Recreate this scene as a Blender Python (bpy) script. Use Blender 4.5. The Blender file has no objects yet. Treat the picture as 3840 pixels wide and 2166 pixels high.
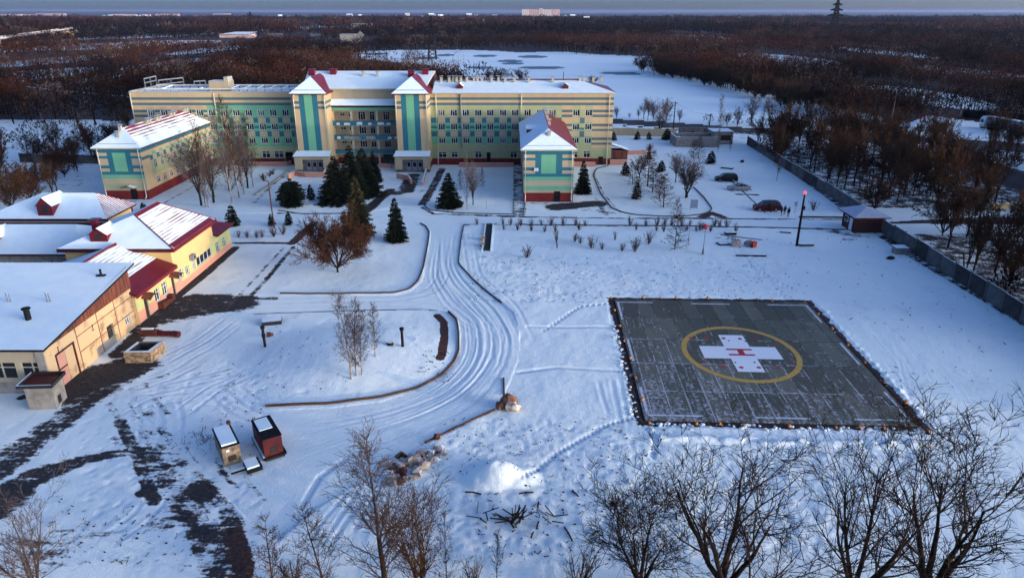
import bpy, math, random
import numpy as np
from mathutils import Vector

# ------------------------------------------------------------------ camera, world, sun, exposure
SC = bpy.context.scene
COL = SC.collection
CAM_H = 34.0
FPX = 2617.0
PITCH = math.atan(1037 / 2617)
cam = bpy.data.cameras.new('camera')
cam.sensor_width = 36; cam.lens = 36 * FPX / 3840; cam.clip_start = 0.5; cam.clip_end = 60000
cam_o = bpy.data.objects.new('camera', cam)
cam_o.location = (0, 0, CAM_H); cam_o.rotation_euler = (math.pi / 2 - PITCH, 0, 0)
COL.objects.link(cam_o); SC.camera = cam_o

SUN_EL = math.radians(3.2)
SUN_DIR = Vector((math.cos(math.radians(-24)) * math.cos(SUN_EL), math.sin(math.radians(-24)) * math.cos(SUN_EL), math.sin(SUN_EL)))
W = bpy.data.worlds.new("World"); SC.world = W; W.use_nodes = True
nt = W.node_tree
sky = nt.nodes.new('ShaderNodeTexSky'); sky.sky_type = 'NISHITA'; sky.sun_disc = False
sky.sun_elevation = SUN_EL; sky.sun_rotation = math.radians(114)
sky.air_density = 0.22; sky.dust_density = 2.6; sky.ozone_density = 2.0
bg = nt.nodes['Background']; bg.inputs['Strength'].default_value = 0.15
nt.links.new(sky.outputs[0], bg.inputs['Color'])
sun = bpy.data.lights.new('sun', 'SUN'); sun.energy = 0.38; sun.color = (1.0, 0.66, 0.33); sun.angle = math.radians(0.9)
sun_o = bpy.data.objects.new('sun', sun); sun_o.rotation_euler = SUN_DIR.to_track_quat('Z', 'Y').to_euler()
COL.objects.link(sun_o)
SC.view_settings.view_transform = 'Standard'; SC.view_settings.look = 'None'
SC.view_settings.gamma = 1; SC.view_settings.exposure = 2.68
SC.render.engine = 'CYCLES'
SC.cycles.use_denoising = True; SC.cycles.volume_step_rate = 4
SC.cycles.max_bounces = 5; SC.cycles.diffuse_bounces = 3; SC.cycles.glossy_bounces = 2
SC.cycles.transmission_bounces = 2; SC.cycles.volume_bounces = 0; SC.cycles.caustics_reflective = False
SC.cycles.caustics_refractive = False

HAZE = 3e-5
rnd = random.Random(7)
PI = math.pi
# ------------------------------------------------------------------ survey helpers: plan positions read off the photograph
_K = 3840 / 2576; _c = math.cos(PITCH); _s = math.sin(PITCH)
def _ray(vx, vy):
    u = (vx * _K - 1920) / FPX; v = (vy * _K - 1083) / FPX
    return u, _c - v * _s, -(v * _c + _s)
def G(vx, vy, z=0.0):
    x, y, d = _ray(vx, vy); t = (z - CAM_H) / d
    return (x * t, y * t, z)
def GY(vx, vy, Y):
    x, y, d = _ray(vx, vy); t = Y / y
    return (x * t, Y, CAM_H + d * t)
def GX(vx, vy, X):
    x, y, d = _ray(vx, vy); t = X / x
    return (X, y * t, CAM_H + d * t)
def crop(ox, oy, sc):
    return lambda x, y: ((ox + x / sc) / _K, (oy + y / sc) / _K)
C1 = crop(300, 220, 2.505); C2 = crop(1000, 220, 2.505); C3 = crop(1600, 240, 2.505); C4 = crop(0, 680, 2.505)
C6 = crop(0, 1100, 2.505); CP = crop(2100, 500, 2.505); CR = crop(2880, 380, 2.505); CH = crop(2200, 1060, 2.505)
CB = crop(2280, 350, 4.152); CQ = crop(2880, 940, 2.505); CJ = crop(1600, 740, 2.505)
def height_of(vx, vbase, vtop):
    b = G(vx, vbase); return GY(vx, vtop, b[1])[2]

# ------------------------------------------------------------------ materials
MATS = {}
def mat(name, col, rough=0.8, var=0.12, scale=1.5, bump=0.0, metal=0.0, col2=None, spec=0.3, emit=None, estr=0.0, stretch=None, thr=None):
    """principled material whose colour wanders between col and col2 (or a darker col) by noise"""
    if name in MATS: return MATS[name]
    m = bpy.data.materials.new(name); m.use_nodes = True
    t = m.node_tree; b = t.nodes['Principled BSDF']
    b.inputs['Roughness'].default_value = rough; b.inputs['Metallic'].default_value = metal
    b.inputs['Specular IOR Level'].default_value = spec
    tc = t.nodes.new('ShaderNodeTexCoord'); src = tc.outputs['Object']
    if stretch:
        mp = t.nodes.new('ShaderNodeMapping'); mp.inputs['Scale'].default_value = stretch
        t.links.new(src, mp.inputs[0]); src = mp.outputs[0]
    n = t.nodes.new('ShaderNodeTexNoise'); n.inputs['Scale'].default_value = scale
    n.inputs['Detail'].default_value = 6; n.inputs['Roughness'].default_value = 0.65
    t.links.new(src, n.inputs['Vector'])
    mr = t.nodes.new('ShaderNodeMapRange')
    lo, hi = thr or (0.3, 0.7)
    mr.inputs['From Min'].default_value = lo; mr.inputs['From Max'].default_value = hi
    t.links.new(n.outputs['Fac'], mr.inputs['Value'])
    mx = t.nodes.new('ShaderNodeMix'); mx.data_type = 'RGBA'
    c2 = col2 if col2 else tuple(max(0, c * (1 - var * 2)) for c in col)
    mx.inputs[6].default_value = (*c2, 1); mx.inputs[7].default_value = (*col, 1)
    t.links.new(mr.outputs[0], mx.inputs[0]); t.links.new(mx.outputs[2], b.inputs['Base Color'])
    if bump:
        bp = t.nodes.new('ShaderNodeBump'); bp.inputs['Strength'].default_value = bump; bp.inputs['Distance'].default_value = 0.05
        t.links.new(n.outputs['Fac'], bp.inputs['Height']); t.links.new(bp.outputs[0], b.inputs['Normal'])
    if emit:
        b.inputs['Emission Color'].default_value = (*emit, 1); b.inputs['Emission Strength'].default_value = estr
    MATS[name] = m
    return m

def stripes_mat(name, snow, metal, axis, pitch, cover, breakup=0.5, zmid=None, zk=0.0):
    """snow lying in the troughs of a profiled metal roof; axis = object axis across the courses"""
    m = bpy.data.materials.new(name); m.use_nodes = True; t = m.node_tree; b = t.nodes['Principled BSDF']
    b.inputs['Roughness'].default_value = 0.6
    tc = t.nodes.new('ShaderNodeTexCoord'); sx = t.nodes.new('ShaderNodeSeparateXYZ'); t.links.new(tc.outputs['Object'], sx.inputs[0])
    def M(op, a, bb=None):
        k = t.nodes.new('ShaderNodeMath'); k.operation = op
        for i, v in enumerate((a, bb)):
            if v is None: continue
            if hasattr(v, 'links') or hasattr(v, 'is_linked'): t.links.new(v, k.inputs[i])
            else: k.inputs[i].default_value = v
        return k.outputs[0]
    w = M('SINE', M('MULTIPLY', sx.outputs[axis], 2 * PI / pitch))
    n = t.nodes.new('ShaderNodeTexNoise'); n.inputs['Scale'].default_value = 1.0; n.inputs['Detail'].default_value = 7
    mp = t.nodes.new('ShaderNodeMapping'); mp.inputs['Scale'].default_value = (1.1, .28, 1) if axis == 0 else (.28, 1.1, 1)
    t.links.new(tc.outputs['Object'], mp.inputs[0]); t.links.new(mp.outputs[0], n.inputs['Vector'])
    n2 = M('MULTIPLY', M('SUBTRACT', n.outputs['Fac'], 0.5), 6 * breakup)
    v = M('ADD', M('ADD', M('MULTIPLY', w, 0.55), n2), cover)
    if zmid is not None: v = M('ADD', v, M('MULTIPLY', M('SUBTRACT', sx.outputs[2], zmid), -zk))
    mr = t.nodes.new('ShaderNodeMapRange'); mr.inputs['From Min'].default_value = -0.25; mr.inputs['From Max'].default_value = 0.35
    t.links.new(v, mr.inputs['Value'])
    mx = t.nodes.new('ShaderNodeMix'); mx.data_type = 'RGBA'; mx.inputs[6].default_value = (*metal, 1); mx.inputs[7].default_value = (*snow, 1)
    t.links.new(mr.outputs[0], mx.inputs[0]); t.links.new(mx.outputs[2], b.inputs['Base Color'])
    MATS[name] = m
    return m

SNOW = (0.79, 0.86, 0.80)
mat('snow_cover', SNOW, 0.75, scale=0.6, col2=(0.66, 0.77, 0.80), bump=0.25, spec=0.2)
mat('red_metal', (0.15, 0.008, 0.014), 0.45, 0.15, 0.8)
mat('dark_red_metal', (0.075, 0.006, 0.010), 0.45, 0.15, 0.8)
mat('red_plinth', (0.20, 0.016, 0.012), 0.8, 0.25, 0.6)
mat('cream_wall', (0.5, 0.36, 0.19), 0.85, col2=(0.42, 0.3, 0.165), scale=0.8, stretch=(1, 1, .3), bump=0.08)
mat('pale_cream_wall', (0.43, 0.335, 0.205), 0.85, col2=(0.36, 0.28, 0.17), scale=0.8, stretch=(1, 1, .3), bump=0.08)
mat('yellow_green_wall', (0.34, 0.35, 0.165), 0.85, col2=(0.28, 0.31, 0.16), scale=0.8, stretch=(1, 1, .3), bump=0.08)
mat('mint_wall', (0.14, 0.36, 0.2), 0.85, col2=(0.12, 0.31, 0.18), scale=0.8, stretch=(1, 1, .3), bump=0.08)
mat('teal_wall', (0.022, 0.135, 0.165), 0.85, var=0.1, scale=0.4)
mat('grey_teal_wall', (0.08, 0.13, 0.13), 0.85, var=0.1, scale=0.4)
mat('cornice_paint', (0.42, 0.38, 0.28), 0.8, 0.15)
mat('white_frame', (0.62, 0.62, 0.60), 0.5, 0.08)
mat('glass_dark', (0.010, 0.011, 0.013), 0.15, 0.3, 0.4, spec=0.25)
mat('glass_curtain', (0.13, 0.14, 0.15), 0.25, 0.3, 2.0, spec=0.5)
mat('dark_recess_and_shade', (0.035, 0.03, 0.028), 0.9, 0.3)
mat('pipe_cream', (0.72, 0.66, 0.52), 0.5, 0.1)
mat('yellow_wall', (0.64, 0.43, 0.17), 0.85, scale=0.4, col2=(0.56, 0.37, 0.15))
mat('lime_wall', (0.48, 0.46, 0.17), 0.85, scale=0.4, col2=(0.41, 0.4, 0.16))
mat('pink_wall', (0.58, 0.26, 0.17), 0.85, scale=0.6, col2=(0.48, 0.22, 0.15))
mat('old_plaster', (0.56, 0.36, 0.18), 0.9, scale=0.55, col2=(0.24, 0.14, 0.08), thr=(0.36, 0.50), bump=0.4)
mat('grey_plaster', (0.34, 0.28, 0.22), 0.9, scale=0.8, col2=(0.20, 0.17, 0.12), thr=(0.36, 0.6), bump=0.3)
mat('brown_boards', (0.20, 0.055, 0.025), 0.85, scale=1.2, col2=(0.055, 0.018, 0.012), stretch=(1, 5, 0.25), thr=(0.4, 0.6))
mat('concrete', (0.24, 0.22, 0.20), 0.9, 0.25, 1.2, bump=0.3)
mat('fence_dark', (0.06, 0.056, 0.052), 0.9, 0.3, 0.8, bump=0.3, spec=0.1)
mat('fence_concrete', (0.12, 0.115, 0.105), 0.9, 0.3, 0.8, bump=0.3)
mat('kerb_stone', (0.075, 0.055, 0.045), 0.9, 0.25, 1.2)
mat('kerb_brown', (0.10, 0.048, 0.030), 0.9, 0.3, 0.7)
mat('rust', (0.11, 0.028, 0.016), 0.8, 0.35, 1.5)
mat('red_cabin', (0.12, 0.012, 0.010), 0.6, 0.3, 1.3)
mat('tan_cabin', (0.34, 0.23, 0.13), 0.85, scale=2.2, col2=(0.10, 0.07, 0.045), thr=(0.4, 0.6))
mat('dark_iron', (0.016, 0.015, 0.015), 0.7, 0.3, spec=0.08)
mat('grey_iron', (0.22, 0.22, 0.23), 0.5, 0.2)
mat('bark_dark', (0.0351, 0.0250, 0.0203), 0.95, 0.3, 3, spec=0.05)
mat('bark_brown', (0.0663, 0.0374, 0.0250), 0.95, 0.3, 3, spec=0.05)
mat('bark_birch', (0.33, 0.27, 0.23), 0.9, scale=3.5, col2=(0.08, 0.06, 0.05), stretch=(1, 1, 0.5), thr=(0.36, 0.5))
mat('twig_dark', (0.0390, 0.0253, 0.0164), 0.95, 0.3, 2, spec=0.05)
mat('twig_brown', (0.0819, 0.0407, 0.0207), 0.95, 0.3, 2, spec=0.05)
mat('twig_grey', (0.15, 0.12, 0.11), 0.95, 0.3, 2, spec=0.05)
mat('twig_rust', (0.0897, 0.0407, 0.0230), 0.95, 0.3, 2, spec=0.05)
mat('needle_dark', (0.016, 0.021, 0.011), 0.9, scale=1.2, col2=(0.008, 0.011, 0.008), spec=0.05)
mat('needle_sun_tint', (0.055, 0.045, 0.018), 0.9, scale=1.2, col2=(0.03, 0.03, 0.014), spec=0.05)  # warmer needle copy, paints the sun's orange tint into one spruce
mat('soil_brown', (0.12, 0.038, 0.018), 0.95, 0.3, 1.5)
mat('car_black', (0.007, 0.006, 0.006), 0.4, 0.1, spec=0.12)
mat('car_silver', (0.24, 0.25, 0.24), 0.35, 0.08, metal=0.2, spec=0.4)
mat('car_red', (0.075, 0.005, 0.008), 0.4, 0.1, spec=0.15)
mat('car_white', (0.6, 0.6, 0.6), 0.35, 0.08, spec=0.6)
mat('tyre', (0.015, 0.015, 0.015), 0.9, 0.1)
mat('rim', (0.30, 0.30, 0.32), 0.4, 0.1, metal=0.6)
mat('lamp_glass', (0.55, 0.55, 0.5), 0.2, 0.05, spec=0.6)
mat('tail_red', (0.3, 0.01, 0.01), 0.3, 0.05)
mat('trailer_grey', (0.20, 0.21, 0.22), 0.6, 0.12, 0.5)
mat('lit_red', (0.6, 0.03, 0.03), 0.4, 0.05, emit=(1.0, 0.04, 0.06), estr=0.5)
mat('orange_lamp', (0.62, 0.20, 0.03), 0.5, 0.2, 5)
mat('sign_red', (0.5, 0.03, 0.05), 0.5, 0.1)
mat('sign_grey', (0.20, 0.25, 0.32), 0.5, 0.1)
mat('clothes_black', (0.014, 0.014, 0.018), 0.9, 0.2, 6)
mat('clothes_navy', (0.016, 0.018, 0.035), 0.9, 0.2, 6)
mat('skin', (0.45, 0.27, 0.19), 0.6, 0.05)
mat('hair_dark', (0.02, 0.015, 0.012), 0.8, 0.2)
mat('sack_pale', (0.52, 0.45, 0.38), 0.9, scale=1.6, col2=(0.24, 0.16, 0.12), thr=(0.36, 0.6))
mat('rock_brown', (0.22, 0.10, 0.06), 0.9, 0.3, 2)
mat('town_wall', (0.62, 0.42, 0.34), 0.9, scale=0.03, col2=(0.42, 0.30, 0.26))
mat('town_pale', (0.66, 0.60, 0.52), 0.9, scale=0.03, col2=(0.55, 0.42, 0.38))
mat('orange_cloth', (0.6, 0.07, 0.03), 0.8, 0.2)

# ------------------------------------------------------------------ object helpers
def tag(o, label=None, cat=None, group=None, kind=None):
    if label: o['label'] = label
    if cat: o['category'] = cat
    if group: o['group'] = group
    if kind: o['kind'] = kind
    return o
def empty(name, loc, label=None, cat=None, group=None, rz=0.0, scale=1.0):
    o = bpy.data.objects.new(name, None); o.location = loc; o.rotation_euler = (0, 0, rz); o.scale = (scale,) * 3
    o.empty_display_size = 0.3
    COL.objects.link(o); return tag(o, label, cat, group)
def link(name, mesh, parent=None, loc=None, rz=0.0):
    o = bpy.data.objects.new(name, mesh); COL.objects.link(o)
    if parent is not None: o.parent = parent
    if loc is not None: o.location = loc
    if rz: o.rotation_euler = (0, 0, rz)
    return o
def world_xy(parent):
    v = Vector((0, 0, 0)); p = parent
    while p is not None: v += Vector(p.location); p = p.parent
    return v
class MB:
    """collects faces of one mesh; coordinates are world coordinates unless built with local=True"""
    def __init__(s): s.v = []; s.f = []; s.m = []; s.mats = []
    def mi(s, name):
        if name not in s.mats: s.mats.append(name)
        return s.mats.index(name)
    def poly(s, pts, m):
        b = len(s.v); s.v.extend([tuple(p) for p in pts]); s.f.append(tuple(range(b, b + len(pts)))); s.m.append(s.mi(m))
    def box(s, a, b, m, top=None, rz=0.0, piv=None, skip=''):
        x0, y0, z0 = a; x1, y1, z1 = b
        P = [(x0, y0, z0), (x1, y0, z0), (x1, y1, z0), (x0, y1, z0), (x0, y0, z1), (x1, y0, z1), (x1, y1, z1), (x0, y1, z1)]
        if rz:
            cx, cy = piv if piv else ((x0 + x1) / 2, (y0 + y1) / 2); c, q = math.cos(rz), math.sin(rz)
            P = [(cx + (x - cx) * c - (y - cy) * q, cy + (x - cx) * q + (y - cy) * c, z) for x, y, z in P]
        for k, idx in (('b', (3, 2, 1, 0)), ('t', (4, 5, 6, 7)), ('f', (0, 1, 5, 4)), ('r', (1, 2, 6, 5)), ('k', (2, 3, 7, 6)), ('l', (3, 0, 4, 7))):
            if k in skip: continue
            s.poly([P[i] for i in idx], top if (k == 't' and top) else m)
        return s
    def cyl(s, c, r, z0, z1, m, n=10, r1=None, top=None):
        r1 = r if r1 is None else r1
        A = [(c[0] + r * math.cos(2 * PI * i / n), c[1] + r * math.sin(2 * PI * i / n), z0) for i in range(n)]
        B = [(c[0] + r1 * math.cos(2 * PI * i / n), c[1] + r1 * math.sin(2 * PI * i / n), z1) for i in range(n)]
        for i in range(n): j = (i + 1) % n; s.poly([A[i], A[j], B[j], B[i]], m)
        s.poly(B, top or m); s.poly(A[::-1], m)
        return s
    def tube(s, pts, r, m, n=6, r_end=None, cap=True):
        pts = [Vector(p) for p in pts]; rings = []
        for i, p in enumerate(pts):
            d = (pts[min(i + 1, len(pts) - 1)] - pts[max(i - 1, 0)]).normalized()
            a = d.cross(Vector((0, 0, 1)));
            if a.length < 1e-3: a = Vector((1, 0, 0))
            a.normalize(); b = a.cross(d)
            rr = r if r_end is None else r + (r_end - r) * i / max(1, len(pts) - 1)
            rings.append([p + (a * math.cos(2 * PI * k / n) + b * math.sin(2 * PI * k / n)) * rr for k in range(n)])
        for i in range(len(rings) - 1):
            for k in range(n):
                j = (k + 1) % n; s.poly([rings[i][k], rings[i][j], rings[i + 1][j], rings[i + 1][k]], m)
        if cap: s.poly(rings[0], m); s.poly(rings[-1][::-1], m)
        return s
    def blob(s, c, r, m, seed=0, rough=0.25, n=7):
        q = random.Random(seed); rx, ry, rz_ = r
        rows = []
        for i in range(1, n):
            ph = PI * i / n; rows.append([])
            for k in range(n + 2):
                a = 2 * PI * k / (n + 2); w = 1 + q.uniform(-rough, rough)
                rows[-1].append((c[0] + rx * w * math.sin(ph) * math.cos(a), c[1] + ry * w * math.sin(ph) * math.sin(a), c[2] + rz_ * w * math.cos(ph)))
        T = (c[0], c[1], c[2] + rz_); B = (c[0], c[1], c[2] - rz_); K = n + 2
        for k in range(K):
            j = (k + 1) % K; s.poly([T, rows[0][k], rows[0][j]], m); s.poly([B, rows[-1][j], rows[-1][k]], m)
            for i in range(len(rows) - 1): s.poly([rows[i][k], rows[i + 1][k], rows[i + 1][j], rows[i][j]], m)
        return s
    def mesh(s, name, off=(0, 0, 0), smooth=False):
        me = bpy.data.meshes.new(name)
        me.from_pydata([(x - off[0], y - off[1], z - off[2]) for x, y, z in s.v], [], s.f)
        for k in s.mats: me.materials.append(MATS[k])
        me.polygons.foreach_set('material_index', s.m)
        if smooth: me.polygons.foreach_set('use_smooth', [True] * len(s.f))
        me.update(); return me
    def build(s, name, parent=None, local=False, smooth=False, loc=None, weld=False):
        off = (0, 0, 0)
        if parent is not None and not local: off = tuple(world_xy(parent))
        if parent is None and loc is not None and not local: off = loc
        me = s.mesh(name, off, smooth)
        if weld or smooth:
            import bmesh
            b = bmesh.new(); b.from_mesh(me); bmesh.ops.remove_doubles(b, verts=b.verts, dist=1e-4)
            bmesh.ops.recalc_face_normals(b, faces=b.faces); b.to_mesh(me); b.free()
        return link(name, me, parent, loc)
def mesh_np(name, V, F, mats, mi=None, smooth=False):
    """V (n,3) float, F (m,k) int with constant k"""
    me = bpy.data.meshes.new(name); k = F.shape[1]
    me.vertices.add(len(V)); me.vertices.foreach_set('co', np.ascontiguousarray(V, dtype=np.float32).ravel())
    me.loops.add(F.size); me.loops.foreach_set('vertex_index', np.ascontiguousarray(F, dtype=np.int32).ravel())
    me.polygons.add(len(F)); me.polygons.foreach_set('loop_start', np.arange(0, F.size, k, dtype=np.int32))
    me.polygons.foreach_set('loop_total', np.full(len(F), k, dtype=np.int32))
    for q in mats: me.materials.append(MATS[q] if isinstance(q, str) else q)
    if mi is not None: me.polygons.foreach_set('material_index', mi.astype(np.int32))
    if smooth: me.polygons.foreach_set('use_smooth', np.ones(len(F), dtype=bool))
    me.update(calc_edges=True); return me
def interp(P, n):
    """resample a polyline to n points, smoothly"""
    P = np.array(P, float); d = np.r_[0, np.cumsum(np.hypot(*np.diff(P, axis=0).T))]
    t = np.linspace(0, d[-1], n); Q = np.c_[np.interp(t, d, P[:, 0]), np.interp(t, d, P[:, 1])]
    for _ in range(2):
        R = Q.copy(); R[1:-1] = (Q[:-2] + 2 * Q[1:-1] + Q[2:]) / 4; Q = R
    return Q
# ------------------------------------------------------------------ ground: one grid, dense in the yard and running out to the horizon
_rng = np.random.default_rng(5)
_lat = _rng.random((256, 256))
def vnoise(x, y, s):
    x = x / s; y = y / s
    xi = np.floor(x).astype(int); yi = np.floor(y).astype(int); fx = x - xi; fy = y - yi
    fx = fx * fx * (3 - 2 * fx); fy = fy * fy * (3 - 2 * fy)
    a = _lat[xi & 255, yi & 255]; b = _lat[(xi + 1) & 255, yi & 255]; c = _lat[xi & 255, (yi + 1) & 255]; d = _lat[(xi + 1) & 255, (yi + 1) & 255]
    return (a * (1 - fx) + b * fx) * (1 - fy) + (c * (1 - fx) + d * fx) * fy - 0.5
rows = list(np.linspace(-300, 20, 12)) + list(np.linspace(22, 35, 14))
y = 36.0
while y < 215: rows.append(y); y += 0.0028 * y + 0.015
while y < 26000: rows.append(y); y += 0.0125 * y
rows = np.array(rows); NC = 1150
tt = np.linspace(-1, 1, NC)
YY = np.repeat(rows[:, None], NC, 1); XX = tt[None, :] * (0.75 * np.maximum(YY, 0) + 26 + np.where(YY < 30, (30 - YY) * 0.8, 0))
NR = len(rows)
X = XX.ravel(); Y = YY.ravel()
def g2(pts): return [G(*p)[:2] for p in pts]
def segdist(poly, marg):
    """indices of vertices near a polyline and their distance to it and the position along it (0..1)"""
    P = np.array(poly, float); lo = P.min(0) - marg; hi = P.max(0) + marg
    idx = np.nonzero((X > lo[0]) & (X < hi[0]) & (Y > lo[1]) & (Y < hi[1]))[0]
    x = X[idx]; y_ = Y[idx]; best = np.full(len(idx), 1e9); par = np.zeros(len(idx)); sd = np.zeros(len(idx))
    L = np.r_[0, np.cumsum(np.hypot(*np.diff(P, axis=0).T))]
    for i in range(len(P) - 1):
        a, b = P[i], P[i + 1]; d = b - a; ll = max(1e-9, d @ d)
        t = np.clip(((x - a[0]) * d[0] + (y_ - a[1]) * d[1]) / ll, 0, 1)
        dx = x - a[0] - t * d[0]; dy = y_ - a[1] - t * d[1]; q = np.hypot(dx, dy); k = q < best
        best[k] = q[k]; par[k] = (L[i] + t[k] * (L[i + 1] - L[i])) / L[-1]; sd[k] = np.sign(d[0] * dy[k] - d[1] * dx[k])
    return idx, best, par, sd
def inside(poly, x=None, y_=None):
    x = X if x is None else x; y_ = Y if y_ is None else y_
    P = np.array(poly, float); out = np.zeros(len(x), bool)
    lo = P.min(0); hi = P.max(0); idx = np.nonzero((x >= lo[0]) & (x <= hi[0]) & (y_ >= lo[1]) & (y_ <= hi[1]))[0]
    px = x[idx]; py = y_[idx]; r = np.zeros(len(idx), bool)
    for i in range(len(P)):
        x1, y1 = P[i]; x2, y2 = P[(i + 1) % len(P)]
        if y1 == y2: continue
        k = ((y1 > py) != (y2 > py)) & (px < (x2 - x1) * (py - y1) / (y2 - y1) + x1); r ^= k
    out[idx] = r; return out
Z = np.zeros(len(X)); BARE = np.zeros(len(X)); BROWN = np.zeros(len(X)); WOOD = np.zeros(len(X)); PACK = np.zeros(len(X)); HOLE = np.zeros(len(X))
def stroke(arr, pts, w, k=1.0, soft=0.6, w2=None, ground=True):
    P = g2(pts) if ground else pts
    idx, d, par, _ = segdist(P, max(w, w2 or 0) + 2)
    ww = w + ((w2 - w) * par if w2 is not None else 0)
    v = k * np.clip(1 - (d - ww / 2) / (soft * np.maximum(ww, 0.3)), 0, 1)
    arr[idx] = np.maximum(arr[idx], v)
    return idx, d, ww
# --- area polygons (photo points on the ground)
POLY_AVENUE = [(590, 536), (700, 536), (800, 532), (925, 533), (1000, 520), (1062, 520), (1080, 534), (1300, 545), (1560, 548), (1790, 549), (2010, 549), (2135, 553), (2150, 577), (2000, 572), (1700, 568), (1310, 564), (1190, 563), (1165, 570),
               (1156, 620), (1152, 662), (1190, 702), (1262, 762), (1290, 785), (1308, 840), (1304, 900), (1285, 950), (1267, 990), (1245, 1030), (1150, 1076), (1072, 1113), (900, 1210), (780, 1290), (700, 1360), (620, 1300), (560, 1240), (430, 1130), (330, 1060), (470, 1080), (668, 1032),
               (830, 1024), (960, 1008), (1050, 982), (1112, 951), (1147, 914), (1159, 885), (1157, 820), (1145, 797), (1128, 783), (1060, 778), (640, 788), (560, 790), (600, 745), (705, 742), (990, 742), (1034, 730), (1062, 706), (1079, 620), (1084, 585), (1072, 566), (1050, 560), (800, 556), (590, 556)]
PLY_ROAD = g2(POLY_AVENUE)
LAKE = g2([(880, 139), (960, 148), (1130, 163), (1190, 190), (1225, 225), (1235, 262), (1300, 292), (1543, 296), (1750, 310), (1950, 318), (2110, 306), (2112, 294), (2000, 270), (1900, 241), (1830, 226), (1760, 206), (1650, 192), (1600, 182), (1622, 165),
           (1665, 152), (1600, 143), (1480, 139), (1400, 132), (1300, 135), (1230, 130), (1150, 127), (1000, 128), (930, 130)])
OUT1 = g2([(1530, 297), (1700, 307), (1850, 318), (2000, 325), (2140, 331), (2250, 339), (2400, 349), (2600, 362), (2640, 364), (2640, 392), (2600, 388), (2400, 366), (2200, 350), (2100, 345), (1850, 334), (1700, 325), (1530, 312)])
CT = crop(3400, 380, 3.459)
OUT2 = g2([CT(-800, 420), CT(-500, 440), CT(0, 580), CT(250, 625), CT(470, 668), CT(480, 620), CT(620, 565), CT(940, 540), CT(1140, 505), CT(1700, 575), CT(1700, 620), CT(1100, 610), CT(940, 640), CT(890, 670), CT(930, 712), CT(1150, 800), CT(1522, 915), CT(1800, 990),
           CT(1800, 1260), CT(1522, 1180), CT(1100, 1050), CT(800, 950), CT(600, 850), CT(530, 790), CT(290, 740), CT(200, 690), CT(0, 655), CT(-500, 540), CT(-800, 500)])
OUT3 = g2([(40, 205), (110, 214), (200, 222), (330, 234), (330, 244), (200, 233), (110, 225), (40, 214)])
OUT4 = g2([CR(1900, 1090), CR(2100, 1085), CR(2420, 1085), CR(2700, 1090), CR(2700, 1165), CR(2420, 1165), CR(1900, 1160), CR(1130, 1150), CR(1130, 1130)])
SITE = g2([(0, 560), (230, 505), (330, 300), (420, 290), (1545, 330), (1880, 352), (2140, 545), (2250, 625), (2640, 860)]) + [(60, 30), (-60, 30)]
m_site = inside(SITE)
m_lake = inside(LAKE); m_o = inside(OUT1) | inside(OUT2) | inside(OUT3) | inside(OUT4)
m_road = inside(PLY_ROAD)
# --- relief
near = np.clip((230 - Y) / 40, 0, 1) * (Y > 20)
rough = near * (0.16 * vnoise(X, Y, 9) + 0.05 * vnoise(X, Y, 3.1) + 0.035 * vnoise(X, Y * .6, 1.1) + 0.02 * vnoise(X, Y, 0.45))
smoothed = near * (0.03 * vnoise(X, Y, 4) + 0.02 * vnoise(X, Y, 0.8))
Z = np.where(m_road, smoothed - 0.05, rough)
tramp = inside(g2([(1180, 640), (1500, 640), (1900, 640), (2000, 700), (1530, 760), (1260, 760)])) | inside(g2([(1070, 1120), (1260, 1000), (1600, 1090), (2350, 1100), (2300, 1250), (1700, 1453), (900, 1453), (950, 1230)]))
Z = Z + tramp * (0.06 * np.abs(vnoise(X, Y, 0.7)) + 0.05 * vnoise(X, Y, 1.7))
def mound(vx, vy, rx, ry, h, p=1.0, e=1.0):
    cx, cy = G(vx, vy)[:2]; q = ((X - cx) / rx) ** 2 + ((Y - cy) / ry) ** 2
    return h * np.clip(1 - q + 0.5 * e * vnoise(X, Y, .9) * (q < 1.3), 0, 1.4) ** p * (1 + e * 0.6 * vnoise(X, Y, 1.3) + e * .5 * vnoise(X, Y, .4)) * (q < 1.6)
isl = inside(g2([(660, 1015), (830, 1005), (960, 990), (1050, 966), (1105, 937), (1138, 905), (1146, 880), (1144, 822), (1128, 796), (1060, 785), (640, 797), (560, 880), (520, 960)]))
Z += mound(890, 895, 12.5, 9.5, 0.9, 1.6, 0) * isl
Z += mound(1232, 1195, 2.4, 2.2, .95, 1.3, 0.10) + mound(1284, 1202, 2.6, 1.7, 0.6, 1.3, 0.12)
Z += mound(2350, 318, 9, 4, 2.4, 0.8, 0.8)
# snow thrown up beside the helipad
for vx, vy in [(1575 + 8 * i, 905 + 22 * i) for i in range(9)]:
    Z += mound(vx + rnd.uniform(-6, 3), vy, rnd.uniform(.4, .8), rnd.uniform(.4, .9), rnd.uniform(.1, .28), 1.0, .8)
for i in range(26):
    Z += mound(1650 + i * 27 + rnd.uniform(-8, 8), 1096 + i * 0.9 + rnd.uniform(-4, 9), rnd.uniform(.4, 1.2), rnd.uniform(.3, .7), rnd.uniform(.06, .22), 1.0, .9)
for i in range(24):
    Z += mound(2055 + i * 12.5 + rnd.uniform(0, 8), 770 + i * 13.2, rnd.uniform(.3, .6), rnd.uniform(.3, .7), rnd.uniform(.05, .14), 1.0, .9)
# hills on the horizon
far = np.clip((Y - 7000) / 8000, 0, 1)
Z += far * (55 * (vnoise(X, Y, 5200) + 0.35) + 22 * vnoise(X, Y, 1900) + 6 * vnoise(X, Y, 600))
Z += np.clip((Y - 1200) / 2500, 0, 1) * 8 * vnoise(X, Y, 420)
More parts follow.
